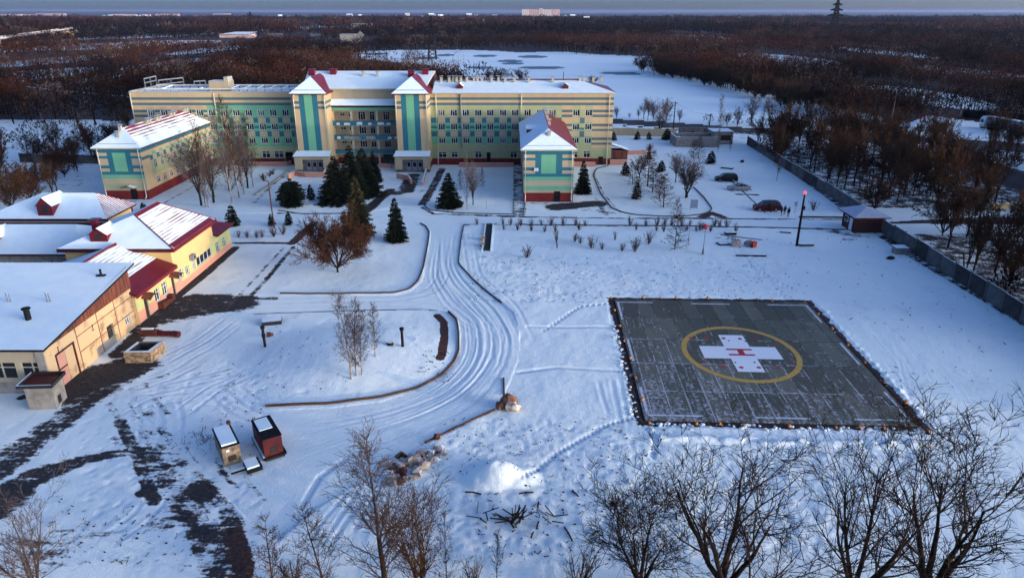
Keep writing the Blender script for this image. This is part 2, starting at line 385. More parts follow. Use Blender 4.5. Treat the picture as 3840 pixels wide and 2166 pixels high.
# --- woods floor
WOOD = np.where(m_site | m_lake | m_o, 0.0, 1.0)
shore = np.clip(Y / 220, 0, 1)
sidewood = ((X > 58) | (X < -70)) & (Y < 235) & (~m_site)
WOOD = np.where(sidewood, np.where(X > 0, 0.60, 0.40), WOOD)
WOOD[inside(g2([(2330, 290), (2640, 330), (2640, 372), (2300, 345), (2260, 325)]))] = 0.10
WOOD[inside(g2([CT(0, 455), CT(500, 490), CT(940, 530), CT(600, 560), CT(480, 600), CT(470, 660), CT(0, 570)]))] = 0.05
WOOD[inside(g2([CT(940, 640), CT(1700, 610), CT(1700, 960), CT(1150, 790)]))] = 0.30
WOOD[inside(g2([CR(830, 1000), CR(1300, 1000), CR(2300, 1030), CR(2300, 1240), CR(1300, 1250), CR(900, 1130)]))] = 0.10
WOOD[inside(g2([(0, 300), (250, 300), (330, 330), (240, 500), (0, 530)]))] = 0.30
for pts, w in (([(1545, 320), (1750, 338), (1880, 345)], 5), ([(1560, 345), (1880, 352)], 5)):
    idx, d, par, _ = segdist(g2(pts), w); WOOD[idx[d < w]] = np.minimum(WOOD[idx[d < w]], 0.35)
_i, _d, _p, _s2 = segdist(LAKE + [LAKE[0]], 30); _k = _d < 14; WOOD[_i[_k]] = np.minimum(WOOD[_i[_k]], .34)
WOOD = np.where((X < -82) & (Y < 240), np.minimum(WOOD, .30), WOOD)
WOOD = np.where(m_lake | m_site, 0, WOOD)
CLEARINGS = [(250, 95), (420, 88), (330, 112), (560, 122), (160, 150), (60, 190), (300, 188), (1750, 95), (1960, 150), (2200, 130), (2420, 180), (2300, 240), (2500, 110), (120, 120), (480, 160), (760, 70)]
CLR = []
for _i, (vx, vy) in enumerate(CLEARINGS):
    p = G(vx, vy); rx, ry = (.030 + .02 * (_i % 3)) * p[1], .17 * p[1]; CLR.append((p[0], p[1], rx, ry))
    WOOD[((X - p[0]) / (rx * .9)) ** 2 + ((Y - p[1]) / (ry * .9)) ** 2 < 1] = .30
# --- dark thin ice on the lake
for vx, vy, hw in ((1363, 170.5, 60), (1572, 184.5, 66), (948, 136, 30), (1209, 170.5, 36), (1220, 141, 32), (1283, 154, 34), (1290, 160, 30), (1340, 143, 40), (1120, 139, 24), (1070, 146, 36)):
    a = G(vx - hw, vy); b = G(vx + hw, vy); c0 = G(vx, vy - 2.6 - hw / 45); c1_ = G(vx, vy + 2.6 + hw / 45)
    q = ((X - (a[0] + b[0]) / 2) / ((b[0] - a[0]) / 2)) ** 2 + ((Y - (c0[1] + c1_[1]) / 2) / ((c0[1] - c1_[1]) / 2)) ** 2
    HOLE = np.maximum(HOLE, np.clip((1.0 - q) * 6, 0, 1))
# --- bare asphalt and trodden earth
S = lambda *a, **k: stroke(BARE, *a, **k)
S([(190, 975), (240, 955), (320, 925)], 4.2, .95); S([(215, 1000), (300, 940)], 3.0, .8); S([(60, 1000), (160, 985)], .8, .8)
S([(240, 990), (150, 1062), (60, 1130), (-30, 1195)], 1.9, .74, w2=2.6)
S([(-30, 1275), (60, 1212), (130, 1182), (200, 1160)], 3.2, .85, w2=1.2); S([(200, 1158), (280, 1142), (350, 1134)], .9, .8)
S([(300, 1060), (330, 1112), (358, 1180), (375, 1230), (390, 1260)], .8, .74); S([(250, 990), (300, 1050)], .6, .6)
S([(350, 1136), (385, 1165), (430, 1210), (470, 1270), (520, 1340), (560, 1453)], 1.3, .68, w2=2.2)
S([(380, 1160), (450, 1210), (530, 1250)], .5, .6); S([(494, 1228), (515, 1245)], 1.5, .85); S([(450, 1270), (490, 1320)], .7, .8)
S([(568, 1292), (590, 1330)], 1.0, .8); S([(594, 1345), (604, 1380), (612, 1453)], 1.0, .85); S([(395, 1320), (450, 1310)], 1.2, .6); S([(355, 1240), (372, 1238)], .7, .75)
S([(500, 1335), (520, 1352)], .9, .8); S([(440, 1160), (500, 1190), (540, 1235)], .4, .6)
stroke(BROWN, [(594, 1340), (606, 1400), (612, 1453)], 1.2, .8); S([(20, 1395), (110, 1400)], 3, .58); stroke(BROWN, [(-20, 1395), (110, 1400)], 6, .6)
S([(140, 1340), (260, 1345)], .8, .56); S([(330, 1410), (560, 1440)], 1.0, .5)
S([(405, 795), (480, 778), (600, 762)], 3.6, .88); S([(430, 765), (480, 752), (560, 750)], 2.0, .9); S([(380, 812), (300, 890)], 1.6, .85)
S([(340, 830), (450, 742), (520, 685), (592, 622)], 1.1, .95, soft=.4); S([(600, 770), (640, 750), (690, 750)], .8, .7)
S([(628, 748), (680, 690), (738, 622)], .55, .72); S([(600, 745), (650, 690), (712, 625)], .4, .6)
for a in ([(590, 610), (735, 613)], [(735, 613), (790, 560)]): S(a, 1.3 if a[0][0] == 735 else .8, 1.0, soft=.3); stroke(BROWN, a, 2, .9)
S([(918, 532), (945, 508), (982, 478)], 1.7, .95, soft=.4); S([(700, 536), (925, 535)], .45, .9, soft=.3); S([(640, 510), (690, 460), (728, 432)], .7, .6)
S([(1040, 440), (1022, 480), (1000, 485)], 2.6, .8); S([(1112, 425), (1090, 470), (1062, 515)], 1.3, .8); S([(985, 480), (1060, 480)], 1.6, .55); S([(880, 440), (760, 445)], 1.6, .5)
S([(1305, 418), (1307, 540)], 2.3, .62, soft=.2)
S([(1062, 522), (1090, 537), (1300, 545), (1540, 548), (1780, 549), (1900, 550), (2130, 551)], .55, .78); S([(1400, 520), (1500, 512)], 3.2, .9); S([(1350, 510), (1540, 535)], 1.8, .52); S([(1500, 500), (1525, 540)], .8, .6)
S([(1765, 546), (1790, 536), (1815, 546)], 1.3, .85); stroke(BROWN, [(1765, 546), (1790, 540), (1815, 548)], 1.6, .7)
S([(1500, 425), (1495, 440), (1520, 490), (1560, 535)], .5, .62, soft=.3)
S([(1160, 566), (1300, 566), (1700, 569), (2130, 577)], .3, .74); S([(2060, 575), (2150, 590)], 1.6, .6); S([(2130, 600), (2230, 595)], 1.6, .55)
S([(385, 527), (520, 450), (545, 430)], .5, .58); S([(270, 515), (350, 505)], .8, .6)
S([(1300, 566), (1302, 566)], .3, .7)
S([(1845, 476), (1890, 478)], .6, .8); S([(1855, 489), (1905, 490)], .8, .8)
q_ = random.Random(17)
for k in range(46):
    r0 = q_.uniform(0, 1); x0 = 300 + 260 * r0 + q_.uniform(-60, 60); y0 = 1010 + 240 * r0 + q_.uniform(-70, 70)
    S([(x0, y0), (x0 + 25, y0 + 40), (x0 + 60, y0 + 75)], q_.uniform(.15, .5), q_.uniform(.42, .62))
for k in range(26): x0 = q_.uniform(220, 560); y0 = 955 + q_.uniform(-30, 40); S([(x0, y0), (x0 + 40, y0 - 12)], q_.uniform(.15, .4), q_.uniform(.42, .6))
S([(60, 1060), (200, 1010), (330, 970), (440, 940)], 7, .26); S([(330, 1080), (420, 1200), (520, 1330)], 5, .30); S([(-30, 1240), (200, 1130)], 5, .25)
for a_, c_ in (((470, 1215), (600, 1340)), ((500, 1190), (640, 1370))): S([a_, ((a_[0] + c_[0]) / 2 + 18, (a_[1] + c_[1]) / 2), c_], .35, .6)
# reddish earth strip on the island
S([(1100, 793), (1116, 812), (1118, 850), (1112, 895), (1106, 905)], .75, 1.0, soft=.35); stroke(BROWN, [(1100, 793), (1116, 812), (1118, 850), (1110, 905), (1060, 940)], 2.4, 1)
S([(1105, 905), (1085, 925), (1060, 938)], .7, .5)
# dug ditch round the helipad
PADC = (24.55, 67.6); PADR = math.radians(-2.2); PW, PL = 12.1, 14.2
_cx = (X - PADC[0]) * math.cos(-PADR) - (Y - PADC[1]) * math.sin(-PADR); _cy = (X - PADC[0]) * math.sin(-PADR) + (Y - PADC[1]) * math.cos(-PADR)
dpad = np.maximum(np.abs(_cx) - PW, np.abs(_cy) - PL)
jag = 0.5 * vnoise(X, Y, 0.8) + 0.35 * vnoise(X, Y, 0.35)
ring = np.clip(1 - (dpad - 0.55) / 0.6, 0, 1) + jag * 0.8
BARE = np.where((dpad < 2.2), np.maximum(BARE, np.clip(ring, 0, 1)), BARE)
BROWN = np.where((dpad < 2.2), 0.55, BROWN)
ditch = (dpad < 1.0); Z = np.where(dpad < 0.2, -0.12, np.where(dpad < 1.0, np.minimum(Z, -0.05), Z))
# --- tyre ruts on the snow-packed drive
def rut(P, w=0.24, depth=0.05, berm=0.035, dark=0.5):
    idx, d, par, _ = segdist(P, w * 4)
    fade = np.clip(np.minimum(par, 1 - par) * 8, 0, 1)
    depth, berm = depth * .75, berm * .7
    Z[idx] += fade * (-depth * np.exp(-(d / w) ** 2) + berm * np.exp(-((d - 1.9 * w) / (0.7 * w)) ** 2))
    PACK[idx] = np.maximum(PACK[idx], fade * dark * np.exp(-(d / (1.3 * w)) ** 2))
LEFTE = interp(g2([(1092, 575), (1090, 620), (1075, 700), (1110, 770), (1165, 800), (1170, 880), (1150, 925), (1110, 962), (1040, 1000), (950, 1030), (820, 1052), (640, 1070), (480, 1090)]), 60)
RIGHTE = interp(g2([(1150, 575), (1146, 620), (1148, 668), (1180, 710), (1255, 775), (1295, 850), (1293, 905), (1262, 955), (1225, 1010), (1130, 1065), (980, 1130), (850, 1210), (700, 1320)]), 60)
for k in range(34):
    t = rnd.uniform(0.06, 0.97); w_ = rnd.uniform(-0.06, 0.06); a = rnd.randint(0, 18); b = rnd.randint(36, 60)
    tl = np.clip(t + w_ * np.sin(np.linspace(0, 5, 60) + k), 0.03, 0.98)[:, None]
    P = (LEFTE * (1 - tl) + RIGHTE * tl)[a:b:2]
    rut(P, rnd.uniform(.10, .18), rnd.uniform(.015, .04), rnd.uniform(.01, .022), .35)
for k in range(12):
    t0, t1 = rnd.uniform(0, 1), rnd.uniform(0, 1); a = rnd.randint(0, 30); n_ = rnd.randint(14, 30); tl = np.linspace(t0, t1, 60)[:, None]
    rut((LEFTE * (1 - tl) + RIGHTE * tl)[a:a + n_:2], rnd.uniform(.12, .2), rnd.uniform(.02, .05), .02, .5)
for P in ([(600, 765), (800, 758), (1000, 757), (1100, 740), (1130, 690), (1128, 600)], [(620, 775), (850, 768), (1050, 768), (1130, 800), (1200, 850)], [(1110, 560), (1300, 556), (1700, 561), (2130, 565)], [(1110, 553), (1300, 550), (1700, 556), (2130, 560)],
          [(600, 545), (900, 545), (1100, 560)], [(520, 990), (580, 1040), (640, 1065)], [(560, 985), (620, 1025), (700, 1045)], [(300, 1000), (400, 990), (520, 960), (600, 940)], [(320, 985), (420, 960), (510, 915)],
          [(345, 1015), (352, 1060), (350, 1110), (330, 1140)], [(400, 1010), (410, 1060), (405, 1120)], [(290, 1180), (420, 1230), (560, 1290)], [(250, 1210), (400, 1270), (540, 1320)], [(600, 1010), (480, 985), (380, 1000), (280, 1060)],
          [(880, 1230), (820, 1300), (780, 1360)], [(910, 1215), (860, 1290), (830, 1340)], [(380, 1240), (330, 1300), (240, 1360)], [(1160, 570), (1180, 700), (1270, 770), (1310, 860)], [(620, 930), (520, 975), (430, 1040)], [(430, 905), (520, 860), (600, 800)], [(440, 925), (540, 870), (610, 815)]):
    Q = interp(g2(P), 24)
    for off in (0, 1.55):
        dd = np.gradient(Q, axis=0); nn = np.c_[-dd[:, 1], dd[:, 0]] / np.maximum(1e-6, np.hypot(*dd.T))[:, None]
        rut(Q + nn * off, rnd.uniform(.14, .2), rnd.uniform(.03, .055), .02)
# furrows and footprints in the open snow
for k in range(9): a = 1500 + 30 * k + rnd.uniform(-9, 9); rut(g2([(a, 940 + rnd.uniform(0, 20)), (a + 10, 1000), (a + 26, 1080 + rnd.uniform(-40, 10))]), .18, .035, .02, .2)
for k in range(16):
    a = 2150 + rnd.uniform(-60, 250); b = 760 + rnd.uniform(0, 200); rut(g2([(a, b), (a + 60, b + 70), (a + rnd.uniform(80, 120), b + 150)]), rnd.uniform(.1, .2), rnd.uniform(.006, .02), .008, .2)
def steps(P, n):
    Q = interp(g2(P), n)
    for i, (x, y_) in enumerate(Q):
        s = 0.13 if i % 2 else -0.13; idx, d, _, _ = segdist([(x + s, y_ - .08), (x + s + .02, y_ + .1)], .4)
        Z[idx] -= 0.10 * np.exp(-(d / .13) ** 2); PACK[idx] = np.maximum(PACK[idx], 0.9 * np.exp(-(d / .13) ** 2))
steps([(1315, 1210), (1400, 1140), (1520, 1070), (1620, 1040)], 60); steps([(1370, 830), (1460, 770), (1560, 760)], 36)
steps([(1330, 820), (1420, 822), (1540, 822)], 60); steps([(1300, 935), (1400, 922), (1560, 932)], 70); steps([(1245, 430), (1246, 520)], 30)
steps([(760, 1270), (800, 1200), (870, 1150)], 30); steps([(1840, 600), (1900, 680), (2000, 730)], 50); steps([(1985, 760), (1880, 640), (1830, 590)], 40); steps([(1620, 1070), (1650, 1100), (1640, 1150)], 22)
# kerb-side step of the verge
def pit(x, y_, r, dep, pk=.5):
    i0, i1 = np.searchsorted(rows, y_ - 3 * r), np.searchsorted(rows, y_ + 3 * r)
    for i in range(i0, min(i1, NR)):
        w = XX[i, -1]; c0 = int((1 + (x - 3 * r) / w) / 2 * (NC - 1)); c1 = int((1 + (x + 3 * r) / w) / 2 * (NC - 1)) + 2
        c0 = max(0, c0); c1 = min(NC, c1); sl = slice(i * NC + c0, i * NC + c1); e_ = np.exp(-((X[sl] - x) ** 2 + (Y[sl] - y_) ** 2) / (r * r))
        Z[sl] -= dep * e_; PACK[sl] = np.maximum(PACK[sl], pk * e_)
_q = random.Random(55)
for (xa, xb), (ya, yb), n in (((1180, 2000), (640, 760), 900), ((1070, 2300), (1060, 1400), 1500), ((2050, 2560), (620, 1150), 260), ((1150, 2100), (580, 640), 200), ((200, 660), (940, 1350), 500), ((560, 1060), (790, 1000), 120)):
    for _ in range(n):
        p = G(_q.uniform(xa, xb), _q.uniform(ya, yb)); r = _q.uniform(.10, .34)
        if max(abs(p[0] - PADC[0]) - PW, abs(p[1] - PADC[1]) - PL) < 1.2: continue
        pit(p[0], p[1], r, _q.uniform(-.02, .06), _q.choice((0, .3, .8)))
def build_ground():
    tree = lambda m: m.reshape(NR, NC)
    idx = np.arange(NR * NC).reshape(NR, NC)
    F = np.stack([idx[:-1, :-1], idx[:-1, 1:], idx[1:, 1:], idx[1:, :-1]], -1).reshape(-1, 4)
    def fm(m): q = tree(m); return (q[:-1, :-1] & q[1:, 1:]).ravel()
    f_lake = fm(m_lake); f_o = fm(m_o) & ~f_lake; f_road = fm(m_road) & ~f_o & ~f_lake
    f_pad = fm(dpad < -0.6); rest = ~(f_lake | f_o | f_road | f_pad)
    f_wood = rest & fm(WOOD > 0.2)
    f_snow = rest & ~f_wood
    for name, fmask, mt in (('snow_field', f_snow, 'ground'), ('woodland_floor', f_wood, 'ground'), ('driveway', f_road, 'ground'), ('frozen_lake', f_lake, 'lake'), ('asphalt_road', f_o, 'road')):
        ff = F[fmask]; used, inv = np.unique(ff.ravel(), return_inverse=True)
        V = np.c_[X[used], Y[used], Z[used]]
        me = mesh_np(name, V, inv.reshape(-1, 4), [mt], smooth=True)
        for an, arr in (('bare', BARE), ('brown', BROWN), ('wood', WOOD), ('pack', PACK), ('hole', HOLE)):
            at = me.attributes.new(an, 'FLOAT', 'POINT'); at.data.foreach_set('value', arr[used].astype(np.float32))
        o = link(name, me); tag(o, kind='structure')
def gnodes(name):
    m = bpy.data.materials.new(name); m.use_nodes = True; t = m.node_tree; b = t.nodes['Principled BSDF']; MATS[name] = m
    tc = t.nodes.new('ShaderNodeTexCoord'); co = tc.outputs['Object']
    def N(kind, **kw):
        n = t.nodes.new('ShaderNode' + kind)
        for k, v in kw.items(): setattr(n, k, v)
        return n
    def setin(n, i, v):
        if hasattr(v, 'is_linked'): t.links.new(v, n.inputs[i])
        elif isinstance(v, tuple): n.inputs[i].default_value = (*v, 1)
        else: n.inputs[i].default_value = v
    def noise(sc, det=6, ro=.6, src=None):
        n = N('TexNoise'); t.links.new(src or co, n.inputs['Vector']); n.inputs['Scale'].default_value = sc; n.inputs['Detail'].default_value = det; n.inputs['Roughness'].default_value = ro; return n.outputs['Fac']
    def math_(op, a, c=0.0):
        n = N('Math', operation=op); setin(n, 0, a); setin(n, 1, c); return n.outputs[0]
    def mix(f, a, c):
        n = N('Mix', data_type='RGBA'); setin(n, 0, f); setin(n, 6, a); setin(n, 7, c); return n.outputs[2]
    def ramp(v, lo, hi):
        n = N('MapRange', interpolation_type='SMOOTHSTEP'); setin(n, 0, v); n.inputs[1].default_value = lo; n.inputs[2].default_value = hi; return n.outputs[0]
    def attr(a): n = N('Attribute', attribute_name=a); return n.outputs['Fac']
    def bump(h, s, d): n = N('Bump'); n.inputs['Strength'].default_value = s; n.inputs['Distance'].default_value = d; setin(n, 'Height', h); t.links.new(n.outputs[0], b.inputs['Normal'])
    def out(c, r): t.links.new(c, b.inputs['Base Color']); setin(b, 'Roughness', r); b.inputs['Specular IOR Level'].default_value = .25
    return locals()
g = gnodes('ground'); n1 = g['noise'](0.45, 9, .62); n2 = g['noise'](3.2, 8, .65); n3 = g['noise'](0.06, 5)
A, Mx, R_, Mh = g['attr'], g['mix'], g['ramp'], g['math_']
nn = Mh('SUBTRACT', Mh('ADD', Mh('MULTIPLY', n1, .6), Mh('MULTIPLY', n2, .4)), .5)
snowc = Mx(R_(n3, .38, .64), (0.81, 0.87, 0.80), (0.73, 0.80, 0.77))
snowc = Mx(Mh('MULTIPLY', R_(n2, .5, .72), .35), snowc, (0.62, 0.73, 0.78))
snowc = Mx(Mh('MULTIPLY', A('pack'), .55), snowc, (0.52, 0.58, 0.66))
snowc = Mx(Mh('MULTIPLY', R_(g['noise'](0.16, 9, .7), .54, .70), .45), snowc, (0.56, 0.58, 0.58))
_t = g['t']; _m = _t.nodes.new('ShaderNodeMapping'); _m.inputs['Scale'].default_value = (.5, 2.4, 1); _t.links.new(g['co'], _m.inputs[0])
stk = Mh('SUBTRACT', g['noise'](.8, 8, .68, _m.outputs[0]), .5)
barem = R_(Mh('ADD', Mh('SUBTRACT', A('bare'), .07), Mh('ADD', Mh('MULTIPLY', nn, 1.9), Mh('MULTIPLY', stk, 1.1))), .43, .66)
asph = Mx(R_(n2, .35, .65), (0.016, 0.014, 0.015), (0.045, 0.038, 0.035))
brown = Mx(R_(n2, .35, .65), (0.028, 0.014, 0.011), (0.085, 0.034, 0.022))
woodm = R_(Mh('ADD', A('wood'), Mh('MULTIPLY', nn, 2.6)), .40, .66)
woodc = Mx(R_(n1, .35, .65), (0.016, 0.009, 0.006), (0.042, 0.022, 0.014))
c_ = Mx(woodm, snowc, woodc); c_ = Mx(barem, c_, Mx(A('brown'), asph, brown))
g['out'](c_, .82); g['bump'](Mh('ADD', Mh('MULTIPLY', n2, .7), g['noise'](7, 6, .7)), .5, .12)
g = gnodes('lake'); n1 = g['noise'](0.02, 6); A, Mx, R_ = g['attr'], g['mix'], g['ramp']
ice = Mx(R_(n1, .35, .65), (0.79, 0.86, 0.81), (0.72, 0.80, 0.79)); g['out'](Mx(A('hole'), ice, (0.10, 0.15, 0.18)), .7)
g = gnodes('road'); n1 = g['noise'](0.12, 8, .65); A, Mx, R_, Mh = g['attr'], g['mix'], g['ramp'], g['math_']
g['out'](Mx(R_(n1, .58, .74), Mx(R_(n1, .3, .6), (0.022, 0.016, 0.013), (0.05, 0.034, 0.027)), (0.34, 0.35, 0.38)), .8)
build_ground()
def gz(x, y_):
    """height of the ground near (x, y)"""
    r = int(np.clip(np.searchsorted(rows, y_), 0, NR - 1)); w = XX[r, -1]; c = int(np.clip((x / w + 1) / 2 * (NC - 1), 0, NC - 1))
    return float(Z[r * NC + c])
def on(x, y_): return (x, y_, gz(x, y_) - 0.03)
def at(vx, vy): p = G(vx, vy); return on(p[0], p[1])
mat('dark_brown', (0.035, 0.018, 0.012), .7, .2)
# ------------------------------------------------------------------ building kit
stripes_mat('snowy_tile', SNOW, (0.20, 0.012, 0.018), 0, 0.62, 0.20, .34, 12.2, .55)        # courses run along y
stripes_mat('snowy_tile_wide', SNOW, (0.20, 0.012, 0.018), 0, 0.44, 0.50, 0.38)
stripes_mat('snowy_tile_cross', SNOW, (0.20, 0.012, 0.018), 1, 0.50, -0.05, .3)
def facade(mb, p0, du, n, u0, u1, z0, z1, uc, zc, colfn, holes, depth=0.22):
    """a wall in vertical plane; u along du from p0 (x, y), n outward; holes = (ua, ub, za, zb)"""
    us = sorted({u0, u1, *[u for u in uc if u0 < u < u1], *[h[0] for h in holes], *[h[1] for h in holes]})
    zs = sorted({z0, z1, *[z for z in zc if z0 < z < z1], *[h[2] for h in holes], *[h[3] for h in holes]})
    q = lambda u, z, d=0: (p0[0] + du[0] * u - n[0] * d, p0[1] + du[1] * u - n[1] * d, z)
    flip = (du[0] * n[1] - du[1] * n[0]) > 0
    for j in range(len(zs) - 1):
        zm = (zs[j] + zs[j + 1]) / 2; run = None
        for i in range(len(us) - 1):
            um = (us[i] + us[i + 1]) / 2
            if any(a < um < b and c < zm < d for a, b, c, d in holes): c_ = None
            else: c_ = colfn(um, zm)
            if run and run[2] == c_: run[1] = us[i + 1]
            else:
                if run and run[2]: _q(mb, q, run[0], run[1], zs[j], zs[j + 1], run[2], flip)
                run = [us[i], us[i + 1], c_]
        if run and run[2]: _q(mb, q, run[0], run[1], zs[j], zs[j + 1], run[2], flip)
    for a, b, c, d in holes:
        m = 'cornice_paint'
        for A, B in (((a, c), (b, c)), ((b, c), (b, d)), ((b, d), (a, d)), ((a, d), (a, c))):
            P = [q(*A), q(*B), q(*B, depth), q(*A, depth)]; mb.poly(P if flip else P[::-1], m)
def _q(mb, q, a, b, c, d, m, flip):
    P = [q(a, c), q(b, c), q(b, d), q(a, d)]; mb.poly(P[::-1] if flip else P, m)
_win = {}
def window(parent, x, y_, z, w, h, face, style='ward', inset=0.13, glass='glass_dark', name='window'):
    """window whose centre bottom stands at x, y, z, facing 'front' (-y) or 'east' (+x)"""
    k = (round(w, 2), round(h, 2), style, glass)
    if k not in _win:
        f = MB(); p = MB(); t = 0.08
        for a, b in (((-w/2, -.04, 0), (-w/2 + t, .03, h)), ((w/2 - t, -.04, 0), (w/2, .03, h)), ((-w/2 + t, -.04, h - t), (w/2 - t, .03, h)), ((-w/2 + t, -.04, 0), (w/2 - t, .03, t))): f.box(a, b, 'white_frame')
        if style == 'ward':
            f.box((-w * .19, -.05, t), (-w * .19 + t, .03, h - t), 'white_frame'); f.box((w * .19 - t, -.05, t), (w * .19, .03, h - t), 'white_frame')
            f.box((-w * .19 + t, -.045, h * .72), (w * .19 - t, .03, h * .72 + t), 'white_frame')
        elif style == 'cross':
            f.box((-t / 2, -.05, t), (t / 2, .03, h - t), 'white_frame'); f.box((-w/2 + t, -.045, h * .66), (w/2 - t, .03, h * .66 + t), 'white_frame')
        elif style == 'multi':
            for i in range(1, 4): f.box((-w/2 + w * i / 4 - t/2, -.05, t), (-w/2 + w * i / 4 + t/2, .03, h - t), 'white_frame')
        f.box((-w/2 - .05, -.16, -.06), (w/2 + .05, 0, -.003), 'cornice_paint')
        p.box((-w/2 + .02, .032, .02), (w/2 - .02, .06, h - .02), glass)
        _win[k] = (f.mesh('window'), p.mesh('pane'))
    off = Vector(world_xy(parent)); rz = 0 if face == 'front' else PI / 2
    loc = Vector((x, y_ + inset, z)) if face == 'front' else Vector((x - inset, y_, z))
    o = link(name, _win[k][0], parent, tuple(loc - off), rz); link('pane', _win[k][1], o)
    return o
def slab_poly(mb, pts, m, th=0.22, side='dark_red_metal', under='cornice_paint'):
    """a roof slope with thickness"""
    v = [Vector(p) for p in pts]; n = (v[1] - v[0]).cross(v[2] - v[0]).normalized()
    if n.z < 0: v = v[::-1]
    lo = [p - Vector((0, 0, th)) for p in v]
    mb.poly(v, m); mb.poly(lo[::-1], under)
    for i in range(len(v)):
        j = (i + 1) % len(v); mb.poly([v[i], lo[i], lo[j], v[j]], side)
def downpipe(parent, x, y_, z0, z1, foot=0.5):
    MB().tube([(x, y_, z1 + .25), (x, y_ - .25 if foot else y_, z1 - .1), (x, y_ - .25, z1 - .6), (x, y_ - .25, z0 + .3), (x, y_ - .25 - foot, z0)], 0.10, 'pipe_cream', 6).build('downpipe', parent)
def vent_mesh():
    m = MB(); m.box((-.28, -.28, -.5), (.28, .28, .75), 'cornice_paint'); m.box((-.42, -.42, .95), (.42, .42, 1.05), 'grey_iron', top='snow_cover')
    for x in (-.25, .19):
        for y_ in (-.25, .19): m.box((x, y_, .75), (x + .06, y_ + .06, .95), 'grey_iron')
    return m.mesh('roof_vent')
VENT = vent_mesh()
def vents(parent, pts):
    off = world_xy(parent)
    for p in pts: link('roof_vent', VENT, parent, (p[0] - off[0], p[1] - off[1], p[2]))
def dormer(parent, x, y_, z, w=1.3, l=2.4, h=1.1, d='front', wallm='red_metal', roofm='snow_cover'):
    """little gabled dormer running back into the slope; d = the way its window looks"""
    m = MB(); c = []
    P = [(-w/2, 0, 0), (w/2, 0, 0), (w/2, 0, h * .6), (0, 0, h), (-w/2, 0, h * .6)]
    B = [(a, l, b) for a, _, b in P]
    m.poly([P[0], P[1], P[2], P[3], P[4]], wallm); m.poly([P[1], B[1], B[2], P[2]], wallm); m.poly([B[0], P[0], P[4], B[4]], wallm)
    m.poly([(-w*.22, -.02, h*.2), (w*.22, -.02, h*.2), (w*.22, -.02, h*.62), (-w*.22, -.02, h*.62)], 'dark_recess_and_shade')
    e = .16
    m.poly([(w/2 + e, -e, h * .6 - .1), (w/2 + e, l, h * .6 - .1), (0, l, h + .04), (0, -e, h + .04)], roofm); m.poly([(0, -e, h + .04), (0, l, h + .04), (-w/2 - e, l, h * .6 - .1), (-w/2 - e, -e, h * .6 - .1)], roofm)
    m.poly([(w/2 + e, -e, h * .6 - .2), (w/2 + e, -e, h * .6 - .1), (0, -e, h + .04), (-w/2 - e, -e, h * .6 - .1), (-w/2 - e, -e, h * .6 - .2), (0, -e, h - .08)], 'dark_red_metal')
    off = world_xy(parent)
    return link('dormer', m.mesh('dormer'), parent, (x - off[0], y_ - off[1], z), {'front': 0, 'east': PI/2, 'west': -PI/2}[d])

# ------------------------------------------------------------------ main hospital block
FY = 166.3; XL, XR = -88.4, 23.6; TOP = 16.7
hosp = empty('hospital_building', (-32, FY, 0), 'long four storey hospital block in cream, teal and mint, with two towers and central balconies', 'building')
RW_COLS = [-16.5, -13.6, -10.8, -7.9, -5.1, -2.1, 0.7, 3.6, 6.5, 9.4, 15.0, 17.9]
LW_COLS = [-84.1, -81.1, -78.3, -75.5, -72.8, -70.0, -67.1, -64.3, -61.4, -58.5, -55.7, -52.8]
ROWS = [(11.45, 12.95), (8.25, 9.7), (5.1, 6.5)]; WW = 1.55
def colour_block(cols, x_plain, sgn):
    def f(x, z):
        near = min(abs(x - c) for c in cols); onw = near < 0.9
        plain = (x > x_plain) if sgn > 0 else (x < x_plain)
        if z < 1.6: return 'red_plinth'
        if z > 13.9:
            return 'grey_teal_wall' if (15.1 < z < 15.7 or 13.9 < z < 14.5) else 'cream_wall'
        if z < 3.5: return 'yellow_green_wall'
        if z < 3.7: return 'cornice_paint'
        if plain and not onw:
            if sgn > 0 and 15.9 < x < 17.0 and z < 13: return 'grey_teal_wall' if (6.6 < z < 8.0 or 9.8 < z < 11.1 or 8.3 < z < 8.8) else 'yellow_green_wall'
            for a, b in ((12.3, 12.9), (11.2, 11.8), (9.1, 9.7), (8.0, 8.5), (5.9, 6.5), (4.8, 5.3)):
                if a < z < b: return 'grey_teal_wall'
            return 'cream_wall' if z > 4.0 else 'yellow_green_wall'
        if z > 12.95: return 'yellow_green_wall' if sgn > 0 else ('mint_wall' if x > -72 else 'pale_cream_wall')
        if 9.95 < z < 11.1 or 6.75 < z < 7.95: return 'pale_cream_wall' if onw else 'teal_wall'
        if 11.1 < z: return 'yellow_green_wall' if (sgn > 0 or x < -76) else 'mint_wall'
        if 8.2 < z < 9.95: return 'teal_wall' if (8.65 < z < 9.2 and not onw) else 'mint_wall'
        if z > 5.0: return 'mint_wall'
        return 'mint_wall' if (z > 4.4 and sgn < 0) else 'yellow_green_wall'
    return f
def checker_cuts(cols): return [c + s * 0.9 for c in cols for s in (-1, 1)]
ZC = [1.6, 3.5, 3.7, 4.0, 4.4, 4.8, 5.0, 5.3, 5.9, 6.5, 6.6, 6.75, 7.95, 8.0, 8.2, 8.3, 8.5, 8.65, 8.8, 9.1, 9.2, 9.7, 9.8, 9.95, 11.1, 11.2, 11.8, 12.3, 12.9, 12.95, 13.0, 13.9, 14.5, 15.1, 15.7]
GR = [(-17.5, -15.6, 1.75, 3.1), (-14.4, -12.9, 1.75, 3.1), (-8.8, -7.2, 1.7, 3.25), (-6.0, -5.1, 0.6, 3.0), (-0.4, 1.2, 1.7, 3.25), (14.2, 15.6, 1.75, 3.1), (17.0, 18.6, 1.75, 3.3), (20.6, 21.8, 0.05, 2.0)]
w = MB()
